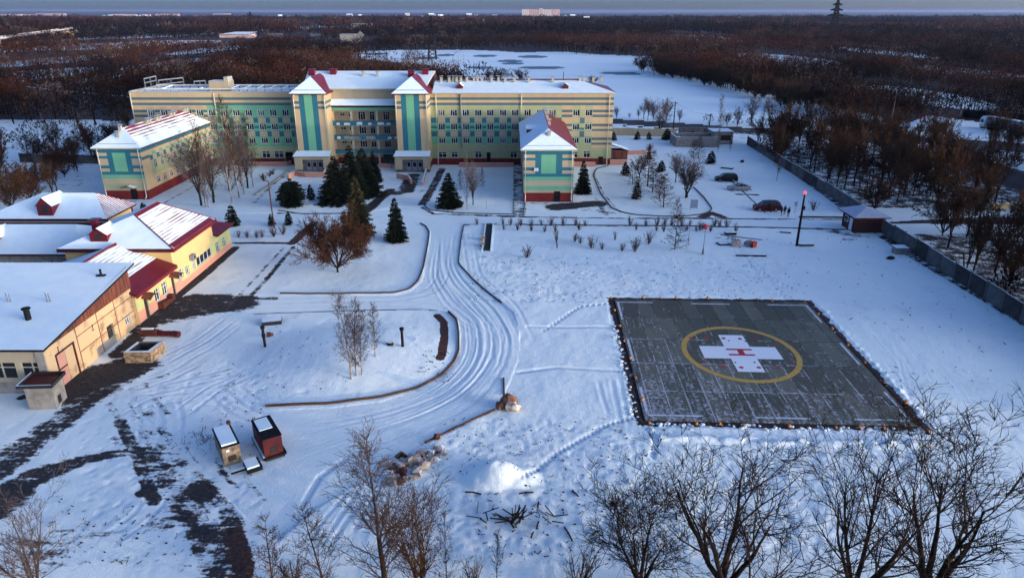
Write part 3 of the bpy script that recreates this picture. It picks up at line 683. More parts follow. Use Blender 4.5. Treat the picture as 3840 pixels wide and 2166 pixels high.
holesR = [(c - WW/2, c + WW/2, a, b) for c in RW_COLS for a, b in ROWS] + GR
facade(w, (0, FY), (1, 0), (0, -1), -19.0, XR, 0, TOP, checker_cuts(RW_COLS) + [15.9, 17.0, 11.6], ZC, colour_block(RW_COLS, 11.6, 1), holesR)
holesL = [(c - WW/2, c + WW/2, a, b) for c in LW_COLS for a, b in ROWS] + [(-59.5, -57.6, 1.7, 3.3), (-56.6, -54.4, 1.7, 3.3), (-54.0, -52.2, 0.3, 3.1), (-64.5, -62.8, 1.7, 3.3), (-68, -66.2, 1.7, 3.3)]
facade(w, (0, FY), (1, 0), (0, -1), XL, -49.0, 0, TOP, checker_cuts(LW_COLS) + [-71, -72, -76], ZC, colour_block(LW_COLS, -71, -1), holesL)
BK = FY + 15
def band(u, z): return 'red_plinth' if z < 1.6 else ('grey_teal_wall' if (15.1 < z < 15.7 or 13.9 < z < 14.5) else 'cream_wall')
facade(w, (XR, FY), (0, 1), (1, 0), 0, 15, 0, TOP, [], ZC, band, []); facade(w, (XL, FY), (0, 1), (-1, 0), 0, 15, 0, TOP, [], ZC, band, [])
facade(w, (XL, BK), (1, 0), (0, 1), 0, XR - XL, 0, TOP, [], ZC, band, [])
w.build('wall', hosp)
for cols in (RW_COLS, LW_COLS):
    for i, c in enumerate(cols):
        for j, (a, b) in enumerate(ROWS):
            window(hosp, c, FY, a, WW, b - a, 'front', glass='glass_curtain' if (i * 7 + j * 5) % 9 == 0 else 'glass_dark')
for a, b, c, d in GR[:-1] + holesL[36:]:
    if c > 1: window(hosp, (a + b) / 2, FY, c, b - a, d - c, 'front', 'cross')
for x, a in ((21.2, 0.05), (-5.55, 0.6), (-53.1, 0.3)):
    d = MB().box((x - .75, FY + .15, a), (x + .75, FY + .22, a + 2.1), 'dark_iron').build('door', hosp)
    MB().box((x + .5, FY + .10, a + 1), (x + .56, FY + .148, a + 1.15), 'grey_iron').build('handle', d)
for i in range(int((XR + 19) / 1) ): pass
# recess behind gallery: floors, back wall
cb = MB(); XA, XB = -41.7, -26.2
holesC = [(-40.6, -39.4, 11.2, 12.1), (-38.6, -37.7, 11.0, 12.2), (-36.3, -34.6, 10.3, 12.3), (-33.6, -32.4, 10.3, 12.3), (-30.4, -28.9, 10.3, 12.3)]
allh = []
for dz in (0, -3.2, -6.4): allh += [(a, b, c + dz, d + dz) for a, b, c, d in holesC]
facade(cb, (0, FY + 1.6), (1, 0), (0, -1), XA, XB, 0, 13.6, [], [1.6], lambda u, z: 'red_plinth' if z < 1.6 else 'pale_cream_wall', allh + [(-40, -37, .8, 2.4), (-31, -28.5, .2, 2.4)])
for z in (12.75, 9.35, 6.1, 2.9): cb.box((XA, FY - 1.0, z - .12), (XB, FY + 1.58, z + .03), 'cornice_paint')
cb.box((XA, FY - 1.0, 12.9), (XB, FY + 1.58, 13.55), 'mint_wall'); cb.box((XA, FY - 1.3, 13.56), (XB, FY - .51, 13.95), 'dark_recess_and_shade')  # dark band under the pent roof paints in its eave shadow
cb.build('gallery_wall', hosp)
for a, b, c, d in allh: window(hosp, (a + b) / 2, FY + 1.6, c, b - a, d - c, 'front', 'cross' if b - a < 1.4 else 'ward')
par = MB()
for i, (z0, z1) in enumerate(((9.4, 10.45), (6.15, 7.25), (2.95, 3.85))):
    par.box((XA, FY - 1.12, z0), (XB, FY - 1.003, z1), 'teal_wall'); par.box((XA, FY - 1.16, z1), (XB, FY - .95, z1 + .07), 'grey_teal_wall')
par.build('balcony_parapet', hosp)
q = random.Random(3)
for z0, L in ((9.55, [(-40.9, .8), (-39.1, 1.5), (-36.2, 1.4), (-33.5, .8), (-31.4, 1.6), (-29.3, 1.0)]), (6.3, [(-41, .8), (-39.4, 4.0), (-34.3, 2.4), (-29.2, 1.0), (-27.6, 1.0)]), (3.05, [(-38.2, 1.0), (-27.6, 1.0)])):
    for x, l in L:
        h = q.uniform(.5, .7); pt = MB(); pt.poly([(x, FY - 1.124, z0 + q.uniform(0, .1)), (x + l, FY - 1.124, z0 + q.uniform(0, .1)), (x + l * q.uniform(.85, 1), FY - 1.124, z0 + h), (x + l * q.uniform(0, .2), FY - 1.124, z0 + h)], 'grey_plaster' if l > 2 else 'white_frame'); pt.build('worn_patch', hosp)
for x in (-37.3, -31.4):
    for z0, z1 in ((10.52, 12.62), (7.33, 9.2), (3.93, 5.95), (0, 2.75)): MB().box((x - .22, FY - 1.1, z0), (x + .22, FY - .7, z1), 'cornice_paint').build('column', hosp)
# attic wall and pent roof
at_ = MB(); at_.box((XA, FY - .5, 13.65), (XB, FY + 1.6, 17.6), 'pale_cream_wall'); at_.build('attic_wall', hosp)
pr = MB(); slab_poly(pr, [(XA, FY - 2.0, 14.1), (XB, FY - 2.0, 14.1), (XB, FY - .52, 15.4), (XA, FY - .52, 15.4)], 'snow_cover', .16); pr.build('pent_roof', hosp)
# towers
for x0, x1, s in ((-49.0, -41.7, 0), (-26.2, -19.0, 1)):
    t = MB(); W_ = x1 - x0; st = [x0 + W_ * k for k in (.0, .19, .35, .59, .76)]
    def tf(u, z, st=st):
        if z < 1.4: return 'red_plinth'
        if st[2] < u < st[3]: return 'mint_wall'
        if st[1] < u < st[4]: return 'teal_wall'
        return 'grey_teal_wall' if (14.9 < z < 15.5 or 13.8 < z < 14.4) else 'cream_wall'
    facade(t, (0, 160.4), (1, 0), (0, -1), x0, x1, 0, 17.2, st, ZC + [14.9, 13.8, 14.4, 15.5, 1.4], tf, [])
    sf = lambda u, z: 'red_plinth' if z < 1.4 else ('grey_teal_wall' if (14.9 < z < 15.5 or 13.8 < z < 14.4) else 'cream_wall')
    facade(t, (x1, 160.4), (0, 1), (1, 0), 0, 8, 0, 17.2, [], [1.4, 14.9, 13.8, 14.4, 15.5], sf, []); facade(t, (x0, 160.4), (0, 1), (-1, 0), 0, 8, 0, 17.2, [], [1.4, 14.9, 13.8, 14.4, 15.5], sf, [])
    t.build('tower', hosp)
    r = MB(); a, b, c, d = (x0 - .6, 159.7, 17.2), (x1 + .6, 159.7, 17.2), (x1 + .6, 172, 17.2), (x0 - .6, 172, 17.2); cx = (x0 + x1) / 2; ap, bk = (cx, 163.4, 20.6), (cx, 172, 20.6)
    slab_poly(r, [a, b, ap], 'snow_cover'); slab_poly(r, [b, c, bk, ap], 'red_metal'); slab_poly(r, [d, a, ap, bk], 'snow_cover')
    r.tube([(x0 + .5, 160.4, 17.9), (x1 - .5, 160.4, 17.9)], .05, 'dark_iron', 5); r.build('tower_roof', hosp)
    downpipe(hosp, x0 + .25, 160.4, .6, 16.6); downpipe(hosp, x1 - .15, 160.4, .4, 16.6)
    p = MB(); p.box((x0 - .4, 157.9, .6), (x0 + 1.2, 160.38, 3.6), 'pale_cream_wall'); p.box((x1 - 1.2, 157.9, .6), (x1 + .2, 160.38, 3.6), 'pale_cream_wall'); p.box((x0 + 1.2, 157.9, 2.9), (x1 - 1.2, 160.38, 3.6), 'pale_cream_wall')
    p.box((x0 + 1.2, 158.6, .3), (x1 - 1.2, 158.8, 2.9), 'glass_curtain'); p.box((x0 - .4, 157.9, 0), (x1 + .2, 160.38, .3), 'concrete'); p.build('porch', hosp)
    pr = MB(); slab_poly(pr, [(x0 - .7, 157.6, 3.65), (x1 + .4, 157.6, 3.65), (x1 + .4, 160.38, 4.5), (x0 - .4, 160.38, 4.5)], 'snow_cover', .12); pr.build('porch_roof', hosp)
    dr = MB()
    for k in range(3): xx = x0 + 2.2 + k * 1.3; dr.box((xx, 158.5, .32), (xx + .95, 158.59, 2.4), 'grey_iron'); dr.box((xx + .15, 158.47, 1.2), (xx + .8, 158.497, 2.2), 'glass_dark')
    dr.build('entrance_door', hosp)
# central roof
r = MB(); e0, e1 = -41.2, -26.8
slab_poly(r, [(-48, 165.2, 17.75), (-20, 165.2, 17.75), (-18.4, 175, 20.9), (-48.9, 175, 20.9)], 'snow_cover', .3, side='cornice_paint')
slab_poly(r, [(-48.9, 175.02, 20.9), (-18.4, 175.02, 20.9), (-18.4, 182, 17.5), (-48.9, 182, 17.5)], 'red_metal')
r.poly([(-18.5, 167, 16.8), (-18.5, 181.5, 16.8), (-18.5, 175, 20.7)], 'dark_red_metal'); r.build('central_roof', hosp)
q = MB()
for x, y_, z in ((-47.5, 173, 20.4), (-42.5, 173.5, 20.4), (-23.8, 172, 20.2), (-20.6, 173.5, 20.4)): q.box((x - .7, y_ - .7, z - .6), (x + .7, y_ + .7, z + 1.0), 'red_metal'); q.box((x - .85, y_ - .85, z + 1.0), (x + .85, y_ + .85, z + 1.12), 'dark_red_metal')
q.build('chimney', hosp)
vents(hosp, [(-35.2, 172, 20.0), (-31.8, 172, 20.0)])
# right roof
r = MB(); ez, rz_ = 16.75, 19.0
slab_poly(r, [(-18.4, 165.7, ez), (24.0, 165.7, ez), (16, 174, rz_), (-18.4, 174, rz_)], 'snow_cover', .25, side='cornice_paint')
slab_poly(r, [(24.0, 165.7, ez), (24.0, 182, ez), (16, 174, rz_)], 'red_metal'); slab_poly(r, [(-18.4, 174, rz_), (16, 174, rz_), (24.0, 182, ez), (-18.4, 182, ez)], 'red_metal')
r.box((-18.3, 173.3, rz_ - .02), (16, 174.3, rz_ + .12), 'red_metal'); r.build('roof', hosp)
q = random.Random(4)
vents(hosp, [(C_, 172.6 + q.uniform(-.5, .8), 18.9) for C_ in (-16.8, -14.9, -13.9, -13.1, -12.1, -10.7, -9.0, -8.2, -7.2, -4.8, -3.2, -1.6, 0.6, 4.0, 9.7, 16.2, 17.2, 19.4, 21.3)])
dormer(hosp, -12.2, 168.2, 17.2, 1.5, 3.6, 1.4); dormer(hosp, 12.4, 168.2, 17.2, 1.5, 3.6, 1.4)
MB().tube([(12.3, 174, 19), (12.3, 174, 20.8)], .08, 'dark_iron', 5).build('aerial_mast', hosp)
for x in (-17.6, 2.2, 22.6): downpipe(hosp, x, FY, 0.4, 16.4)
MB().tube([(-11.9, FY - .2, 16.6), (-11.9, FY - .3, 4.0)], .14, 'grey_iron', 6).build('flue_pipe', hosp)
# left flat roof with parapet rails
r = MB(); r.box((XL, FY, 16.7), (-49.0, FY + .35, 17.0), 'cornice_paint', top='snow_cover'); r.box((XL, FY + .352, 16.4), (-49, BK - .352, 16.62), 'concrete', top='snow_cover'); r.box((XL, BK - .35, 16.7), (-49, BK, 17.2), 'cornice_paint', top='snow_cover')
r.box((XL, FY + .352, 16.4), (XL + .35, BK - .352, 17.1), 'cornice_paint', top='snow_cover'); r.build('flat_roof', hosp)
q = MB()
for y_, z in ((169, 17.3), (175, 17.6)):
    q.tube([(-86, y_, z), (-49.5, y_, z)], .16, 'pipe_cream', 6)
    for k in range(19): q.box((-86 + k * 2, y_ - .1, 16.6), (-85.8 + k * 2, y_ + .1, z - .1), 'grey_iron')
for x in (-82, -73, -66, -63, -60, -57, -54): q.tube([(x, 169, 17.3), (x, 175, 17.6)], .13, 'snow_cover', 5)
q.build('roof_pipework', hosp)
MB().box((-71.2, 170, 16.63), (-66.6, 173.5, 19.0), 'pale_cream_wall', top='snow_cover').box((-67.6, 170.2, 19.0), (-66.7, 173.3, 19.9), 'cornice_paint').build('lift_housing', hosp)
for x in (-88.1, -68.8, -51.0): downpipe(hosp, x, FY, 1.0, 16.3)
# pink ramp walls and terraces in front of the block
def ramp_wall(pts, h, label, z0=0.0):
    m = MB(); P = [G(*p)[:2] for p in pts]
    for i in range(len(P) - 1):
        a, b = Vector(P[i]), Vector(P[i + 1]); d = (b - a).normalized() * .0; n = Vector((-(b - a).y, (b - a).x)).normalized() * .15
        A = [a - n, b - n, b + n, a + n]
        lo = [(p.x, p.y, z0 - .2) for p in A]; hi = [(p.x, p.y, z0 + h) for p in A]
        for k in range(4): j = (k + 1) % 4; m.poly([lo[k], lo[j], hi[j], hi[k]], 'pink_wall')
        m.poly(hi, 'snow_cover')
    o = m.build('ramp_wall'); tag(o, label, 'wall', 'pink terrace and ramp walls')
ramp_wall([C1(1250, 1000), C1(1700, 1010), C1(1950, 1008), C1(2010, 990)], 1.0, 'long low pink terrace wall left of the left tower')
ramp_wall([C1(1960, 1130), C1(2020, 1095), C1(2120, 1110), C1(2290, 1110), C1(2310, 1080)], 1.0, 'curved pink ramp wall below the left tower porch')
ramp_wall([C2(1060, 1025), C2(1175, 1030)], 1.0, 'short pink wall under the central balconies')
ramp_wall([C2(1225, 1120), C2(1330, 1140), C2(1360, 1180)], 1.1, 'pink ramp wall left of the right tower entrance')
ramp_wall([C2(1465, 1200), C2(1500, 1065)], .9, 'thin pink ramp edge right of the right tower entrance')
ramp_wall([C2(1810, 1018), C2(2320, 1018)], 1.0, 'pink terrace wall behind the snowy lawn right of the towers')
ramp_wall([C3(1375, 965), C3(1585, 965)], 1.1, 'pink terrace wall between the right wing and the corner door')
ramp_wall([C3(1720, 950), C3(1880, 950)], 1.3, 'pink wall under the wooden lean-to at the right end')
ramp_wall([C3(1880, 850), C3(2060, 845)], 1.0, 'far pink wall behind the lean-to')
ln = empty('lean_to', on(25.3, 166.8), 'brown board lean-to with snowy roof at the right end of the hospital', 'shed')
x, y_, z_ = ln.location
MB().box((x - 1.6, y_, z_), (x + 2.3, y_ + 3, 3.4), 'brown_boards', skip='t').build('wall', ln)
m = MB(); slab_poly(m, [(x - 1.8, y_ - .3, 4.6), (x - 1.2, y_ - .3, 4.7), (x + 2.6, y_ - .3, 3.4), (x + 2.6, y_ + 3.3, 3.4), (x - 1.2, y_ + 3.3, 4.7)], 'snow_cover', .12); m.build('roof', ln)

# ------------------------------------------------------------------ the two wings
def wing(x0, x1, y0, y1, label, east_windows, sloper, slopel):
    b = empty('ward_wing', ((x0 + x1) / 2, y0, 0), label, 'building', 'projecting wings of the hospital')
    w = MB(); Wd = x1 - x0
    f = lambda k: x0 + Wd * k
    def ff(u, z):
        k = (u - x0) / Wd
        if z < 1.8: return 'red_plinth'
        if z > 9.1: return 'teal_wall'
        if 5.5 < z < 9.1 or (5.5 < z):
            if .35 < k < .645 and 5.5 < z < 9.1: return 'mint_wall'
            if (.0 < k < .23 or k > .77) and (8.5 < z or 6.7 < z < 8.0 or z < 6.1): return 'pale_cream_wall'
            return 'teal_wall'
        if z > 4.9: return 'teal_wall'
        if z > 4.15: return 'mint_wall'
        if z > 3.6: return 'pale_cream_wall'
        if z > 3.45: return 'cornice_paint'
        if z > 3.1: return 'pale_cream_wall'
        if z > 2.3: return 'mint_wall' if sloper == 'red_metal' else 'yellow_green_wall'
        return 'pale_cream_wall'
    zc = [1.8, 2.3, 3.1, 3.45, 3.6, 4.15, 4.9, 5.5, 6.1, 6.7, 8.0, 8.5, 9.1]
    facade(w, (0, y0), (1, 0), (0, -1), x0, x1, 0, 10.2, [f(.23), f(.35), f(.645), f(.77)], zc, ff, [])
    hs = []
    if east_windows:
        n = 10; hs = [(5.2 + 2.85 * i - .6, 5.2 + 2.85 * i + .6, 5.3, 6.9) for i in range(n)] + [(5.2 + 2.85 * i - .7, 5.2 + 2.85 * i + .7, 2.2, 3.6) for i in range(n)]
    def ef(u, z):
        if z < 1.8: return 'red_plinth'
        if z > 9.3: return 'teal_wall'
        if u < 3.2 or z > 8.6: return 'grey_teal_wall' if (7.6 < z < 8.2 or z > 9.1) else 'cream_wall'
        k = ((u - 5.2) / 2.85 + .5) % 1; onw = .22 < k < .78
        if 7.1 < z < 8.6: return ('cream_wall' if onw else 'teal_wall') if z < 8.0 else ('mint_wall' if onw else 'cream_wall')
        if z > 5.2: return 'yellow_green_wall' if k < .7 else 'cream_wall'
        if z > 4.2: return 'yellow_green_wall'
        return 'cream_wall'
    facade(w, (x1, y0), (0, 1), (1, 0), 0, y1 - y0, 0, 10.2, [3.2] + [5.2 + 2.85 * (i + s) for i in range(11) for s in (-.28, .2, .28)], zc + [7.1, 7.6, 8.2, 8.6, 9.3, 5.2, 4.2], ef, hs)
    facade(w, (x0, y0), (0, 1), (-1, 0), 0, y1 - y0, 0, 10.2, [3.2], zc + [7.6, 8.2, 9.3], lambda u, z: 'red_plinth' if z < 1.8 else ('teal_wall' if z > 9.3 or 7.6 < z < 8.2 else 'pale_cream_wall'), [])
    w.build('wall', b)
    for a, c, z0, z1 in hs: window(b, x1, y0 + (a + c) / 2, z0, c - a, z1 - z0, 'east', 'cross')
    cx = (x0 + x1) / 2; e = .6; ez = 10.15; rz_ = 13.4
    r = MB(); A, B, Cc, D = (x0 - e, y0 - e, ez), (x1 + e, y0 - e, ez), (x1 + e, y1 - .4, ez), (x0 - e, y1 - .4, ez); ap = (cx, y0 + 3.6, rz_); bk = (cx, y1 - 3.6, rz_)
    slab_poly(r, [A, B, ap], 'snow_cover', .25, side='cornice_paint'); slab_poly(r, [B, Cc, bk, ap], sloper); slab_poly(r, [D, A, ap, bk], slopel, .25, side='cornice_paint'); slab_poly(r, [Cc, D, bk], 'snow_cover')
    r.tube([(x0 + .6, y0 + .2, 10.75), (x1 - .6, y0 + .2, 10.75)], .05, 'dark_iron', 5); r.build('roof', b)
    downpipe(b, x0 + .35, y0, .4, 9.8); downpipe(b, x1 - .3, y0, .4, 9.8)
    dx = x0 + Wd * .68
    MB().box((dx - .6, y0 - .06, .05), (dx + .6, y0 - .002, 2.1), 'dark_iron').build('door', b)
    return b, cx
WL, cx = wing(-79.2, -70.8, 133.1, 166.0, 'left wing with striped snowy red roof and warm sunlit side wall', True, 'snowy_tile', 'snow_cover')
vents(WL, [(cx + .7, y_, 12.9) for y_ in (144.5, 145.6, 148.6, 150, 155, 156.6, 161.8, 163)] + [(cx - .3, 134.8, 11.9), (cx - .4, 136.2, 12.9)])
m = MB(); slab_poly(m, [(-75.4, 131.8, 2.55), (-74, 131.8, 2.9), (-74, 133.05, 2.9), (-75.4, 133.05, 2.55)], 'mint_wall', .08); slab_poly(m, [(-74, 131.8, 2.9), (-72.6, 131.8, 2.55), (-72.6, 133.05, 2.55), (-74, 133.05, 2.9)], 'snow_cover', .08); m.build('door_canopy', WL)
WR, cx = wing(2.2, 11.7, 131.3, 166.0, 'right wing with bare red roof slope, blue-shaded snowy slope and a triangular dormer', False, 'red_metal', 'snow_cover')
vents(WR, [(cx + .5, y_, 13.0) for y_ in (142, 143.6, 151, 153, 157, 159, 161.5)] + [(cx + .1, 133.6, 12.2)])
d = dormer(WR, 3.0, 145.5, 11.0, 2.6, 3.0, 1.5, 'west')
m = MB().box((4.2, 131.0, 6.0), (5.0, 131.27, 6.6), 'white_frame'); m.cyl((4.6, 130.99), .2, 6.2, 6.21, 'dark_recess_and_shade'); m.build('air_conditioner', WR)

# ------------------------------------------------------------------ yellow service building (three volumes) by the left drive
sb = empty('service_building', (-46, 85, 0), 'yellow walled service building with snow streaked red hip roofs and pink base', 'building')
XE = -43.5
def efn(u, z):
    if z < .12: return 'dark_recess_and_shade'
    if z < 1.0 + (0.5 if u < 86 else 0): return 'pink_wall'
    return 'lime_wall' if (z < 2.75 and not (83 < u < 84.6)) or (u > 96 and z < 3.9) else 'yellow_wall'
H_ = [(85.0, 86.6, 1.5, 2.65), (87.4, 88.4, 1.3, 2.5), (89.5, 90.3, 1.3, 2.6), (90.9, 96.0, 1.25, 2.5), (97.6, 98.8, 1.0, 2.5), (100.1, 101.2, 1.0, 2.5), (78.7, 79.9, 1.0, 2.6), (80.7, 81.9, 1.0, 2.7), (76.1, 77.0, 0.02, 2.5), (83.2, 84.0, 0.02, 2.5)]
w = MB()
facade(w, (XE, 0), (0, 1), (1, 0), 74.4, 84.4, 0, 4.0, [83, 84.6, 86, 96], [.12, 1.0, 1.5, 2.75, 3.9], efn, [h for h in H_ if h[1] < 84.4])
facade(w, (XE, 0), (0, 1), (1, 0), 84.4, 97.2, 0, 6.2, [84.6, 86, 96], [.12, 1.0, 1.5, 2.75, 3.9], efn, [h for h in H_ if 84.4 < h[0] < 97.2])
facade(w, (XE, 0), (0, 1), (1, 0), 97.2, 103.2, 0, 3.8, [], [.12, 1.0, 2.75, 3.9], efn, [h for h in H_ if h[0] > 97.2])
w.box((-57, 84.4, 3.5), (XE - .001, 84.6, 6.2), 'yellow_wall'); w.box((-57, 97.0, 0), (XE - .001, 97.2, 6.2), 'yellow_wall'); w.box((-57, 84.6, 0), (-56.8, 97.0, 6.2), 'pale_cream_wall')
w.box((-57, 74.4, 0), (XE - .001, 74.6, 4.0), 'yellow_wall'); w.box((-57, 103.0, 0), (XE - .001, 103.2, 3.8), 'yellow_wall'); w.box((-57, 97.2, 0), (-56.8, 103, 3.8), 'yellow_wall')
w.build('wall', sb)
for a, b, c, d in H_:
    if c > .5: window(sb, XE, (a + b) / 2, c, b - a, d - c, 'east', 'multi' if b - a > 3 else 'cross')
    else:
        dd = MB().box((XE - .2, a + .03, c), (XE - .12, b - .03, 2.45), 'dark_brown').build('door', sb); MB().box((XE - .118, a + .15, 1.0), (XE - .08, a + .22, 1.15), 'grey_iron').build('handle', dd)
r = MB()
A, B, Cc, D = (-57.6, 83.9, 6.2), (-42.9, 83.9, 6.2), (-42.9, 97.7, 6.2), (-57.6, 97.7, 6.2); ap, bk = (-49.6, 88.8, 9.3), (-49.6, 95.2, 9.3)
slab_poly(r, [A, B, ap], 'snow_cover', .3); slab_poly(r, [B, Cc, bk, ap], 'snowy_tile_wide', .3); slab_poly(r, [D, A, ap, bk], 'snow_cover', .3); slab_poly(r, [Cc, D, bk], 'snow_cover', .3)
def verge(m, p, q, w0, up=.012, mt='red_metal'):
    p, q, w0 = Vector(p), Vector(q), Vector(w0); m.poly([p + Vector((0, 0, up)), q + Vector((0, 0, up)), q + w0 + Vector((0, 0, up)), p + w0 + Vector((0, 0, up))], mt)
verge(r, (-42.9, 84.4, 6.2), (-42.9, 97.2, 6.2), (-.75, 0, .347)); verge(r, (-49.6, 88.8, 9.3), (-49.6, 95.2, 9.3), (.45, 0, -.208))
r.tube([B, ap], .10, 'red_metal', 5).tube([ap, bk], .11, 'red_metal', 5).tube([bk, Cc], .10, 'red_metal', 5)
r.box((-42.92, 83.9, 5.72), (-42.80, 97.7, 6.12), 'red_metal'); r.box((-57.6, 83.8, 5.75), (-42.9, 83.895, 6.1), 'dark_red_metal')
r.build('high_roof', sb)
r = MB(); slab_poly(r, [(-43.0, 73.9, 3.95), (-43.0, 84.3, 3.95), (-45.4, 84.3, 4.85), (-45.4, 74.2, 4.85)], 'red_metal', .28)
r.box((-43.02, 73.9, 3.5), (-42.9, 84.3, 3.93), 'red_metal')
r.tube([(-50.2, 74.2, 6.78), (-50.2, 84.3, 6.78)], .14, 'red_metal', 5)
slab_poly(r, [(-45.4, 74.2, 4.86), (-45.4, 84.3, 4.86), (-50.2, 84.3, 6.7), (-50.2, 74.2, 6.7)], 'snowy_tile_wide', .28)
slab_poly(r, [(-50.2, 74.2, 6.7), (-50.2, 84.3, 6.7), (-57.5, 84.3, 4.3), (-57.5, 74.2, 4.3)], 'snow_cover', .28)
r.poly([(-43.2, 84.28, 3.8), (-57.3, 84.28, 3.8), (-50.2, 84.28, 6.6)], 'dark_red_metal'); r.poly([(-43.2, 74.45, 3.8), (-50.2, 74.45, 6.5), (-57.3, 74.45, 3.8)], 'yellow_wall'); r.build('low_roof', sb)
r = MB(); A, B, Cc, D = (-57, 97.2, 5.4), (-42.9, 97.2, 3.9), (-42.9, 103.7, 3.8), (-57, 103.7, 3.8)
slab_poly(r, [(-42.9, 97.25, 3.8), (-42.9, 103.7, 3.8), (-46.4, 100.4, 5.3), (-46.4, 97.25, 5.3)], 'red_metal', .25); slab_poly(r, [(-42.9, 103.7, 3.8), (-57, 103.7, 3.8), (-57, 100.4, 5.3), (-46.4, 100.4, 5.3)], 'snow_cover', .25); slab_poly(r, [(-46.4, 97.25, 5.3), (-46.4, 100.4, 5.3), (-57, 100.4, 5.3), (-57, 97.25, 5.3)], 'snow_cover', .25)
r.build('end_roof', sb)
dormer(sb, -52.6, 84.9, 6.7, 2.2, 3.2, 1.9)
MB().box((-54.6, 87.2, 7.2), (-53.9, 87.9, 8.9), 'red_metal').box((-54.9, 86.9, 8.9), (-53.6, 88.2, 9.05), 'dark_red_metal').build('chimney', sb)
m = MB().box((XE + .02, 88.9, 2.85), (XE + .55, 89.9, 3.6), 'grey_iron'); m.poly([(XE + .555, 89.2, 3.0), (XE + .555, 89.7, 3.0), (XE + .555, 89.7, 3.45), (XE + .555, 89.2, 3.45)], 'dark_recess_and_shade'); m.build('air_conditioner', sb)
for y_ in (76.5, 83.6):
    m = MB(); slab_poly(m, [(XE + .01, y_ - .9, 2.9), (XE + 1.1, y_ - .9, 2.65), (XE + 1.1, y_ + .1, 2.95), (XE + .01, y_ + .1, 3.2)], 'brown_boards', .05, side='dark_iron'); slab_poly(m, [(XE + .01, y_ + .1, 3.2), (XE + 1.1, y_ + .1, 2.95), (XE + 1.1, y_ + 1.1, 2.65), (XE + .01, y_ + 1.1, 2.9)], 'brown_boards', .05, side='dark_iron'); m.build('door_canopy', sb)
m = MB()
for k in range(4): m.box((XE + .05, 78.9 + k * .8, .1 + .05 * (k % 2)), (XE + .75, 79.6 + k * .8, .9 - .12 * (k % 3)), 'rust')
m = m.build('crate_stack'); tag(m, 'row of rusty red crates against the yellow service building wall', 'crates')
# buildings behind it
def hip_house(name, x0, x1, y0, y1, ez, rz_, rx0, rx1, label, wallm, front, right, e=.5, low='dark_recess_and_shade'):
    b = empty(name, ((x0 + x1) / 2, y0, 0), label, 'building'); w = MB()
    w.box((x0, y0, 0), (x1, y1, ez - .05), wallm, skip='tb'); w.build('wall', b)
    ry = (y0 + y1) / 2; r = MB(); A, B, Cc, D = (x0 - e, y0 - e, ez), (x1 + e, y0 - e, ez), (x1 + e, y1 + e, ez), (x0 - e, y1 + e, ez); a, c = (rx0, ry, rz_), (rx1, ry, rz_)
    slab_poly(r, [A, B, c, a], front); slab_poly(r, [B, Cc, c], right); slab_poly(r, [Cc, D, a, c], 'snow_cover'); slab_poly(r, [D, A, a], 'snow_cover'); r.build('roof', b)
    return b
hb = hip_house('storage_building', -77.3, -59.6, 98.9, 106.6, 6.0, 8.8, -70.5, -62.6, 'long snowy hip roofed building with a dark red wall band behind the yellow building', 'dark_red_metal', 'snow_cover', 'snowy_tile_cross')
dormer(hb, -68.2, 98.9, 6.1, 2.2, 4.4, 2.9)
MB().box((-77.28, 98.87, 5.3), (-59.62, 98.897, 5.5), 'cornice_paint').build('wall_band', hb)
MB().box((-59.58, 99.5, 4.0), (-59.55, 106, 5.6), 'yellow_wall').build('gable_panel', hb)
mb_ = hip_house('courtyard_building', -80, -57.3, 87.3, 97.8, 4.5, 6.9, -79, -60, 'grey plastered low building with broad blue-shadowed snow roof between its neighbours', 'grey_plaster', 'snow_cover', 'snow_cover')
dormer(mb_, -69.9, 87.6, 4.7, 2.4, 5.2, 2.2, wallm='dark_red_metal')
for x, w_ in ((-66.8, 1.6), (-61.6, 1.1), (-59.8, 1.7)): window(mb_, x, 87.18, 2.6, w_, .8, 'front', 'cross', inset=-.02)
# ------------------------------------------------------------------ old boiler house
bh = empty('boiler_house', (-50, 58.3, 0), 'old boiler house with peeling orange plaster, timber gable and snowy mono-pitch roof', 'building')
w = MB(); X0 = -74.0
BH = [(59.9, 62.7, .02, 3.3), (68.5, 69.8, 0.95, 2.4), (72.2, 73.1, 0.9, 1.95)]
facade(w, (XE - .3, 0), (0, 1), (1, 0), 58.5, 74.4, 0, 4.75, [66, 68], [1.1], lambda u, z: 'grey_plaster' if (z < 1.1 and 66 < u < 70) else 'old_plaster', BH)
FW = [(GY(*C6(x0, 700), 58.5)[0], GY(*C6(x1, 700), 58.5)[0], 1.75, 3.35) for x0, x1 in ((-330, -190), (-110, 150), (205, 415))]
facade(w, (0, 58.5), (1, 0), (0, -1), X0, XE - .3, 0, 4.75, [], [1.3], lambda u, z: 'grey_plaster' if z < 1.3 else 'pale_cream_wall', FW)
w.box((XE - 1.1, 58.36, 0), (XE - .31, 58.497, 4.7), 'grey_plaster')
w.box((X0, 74.2, 0), (XE - .31, 74.4, 7), 'old_plaster'); w.build('wall', bh)
for j_ in (63.4, 67.2, 70.6): MB().box((XE - .297, j_, .1), (XE - .27, j_ + .10, 4.6), 'rock_brown').build('panel_joint', bh)
for z_ in (1.9, 3.6): MB().box((XE - .297, 63.5, z_), (XE - .275, 74.3, z_ + .09), 'rock_brown').build('panel_joint', bh)
g_ = MB(); g_.poly([(XE - .28, 58.3, 4.6), (XE - .28, 74.6, 4.6), (XE - .28, 74.6, 7.2), (XE - .28, 58.3, 4.95)], 'brown_boards'); g_.build('timber_gable', bh)
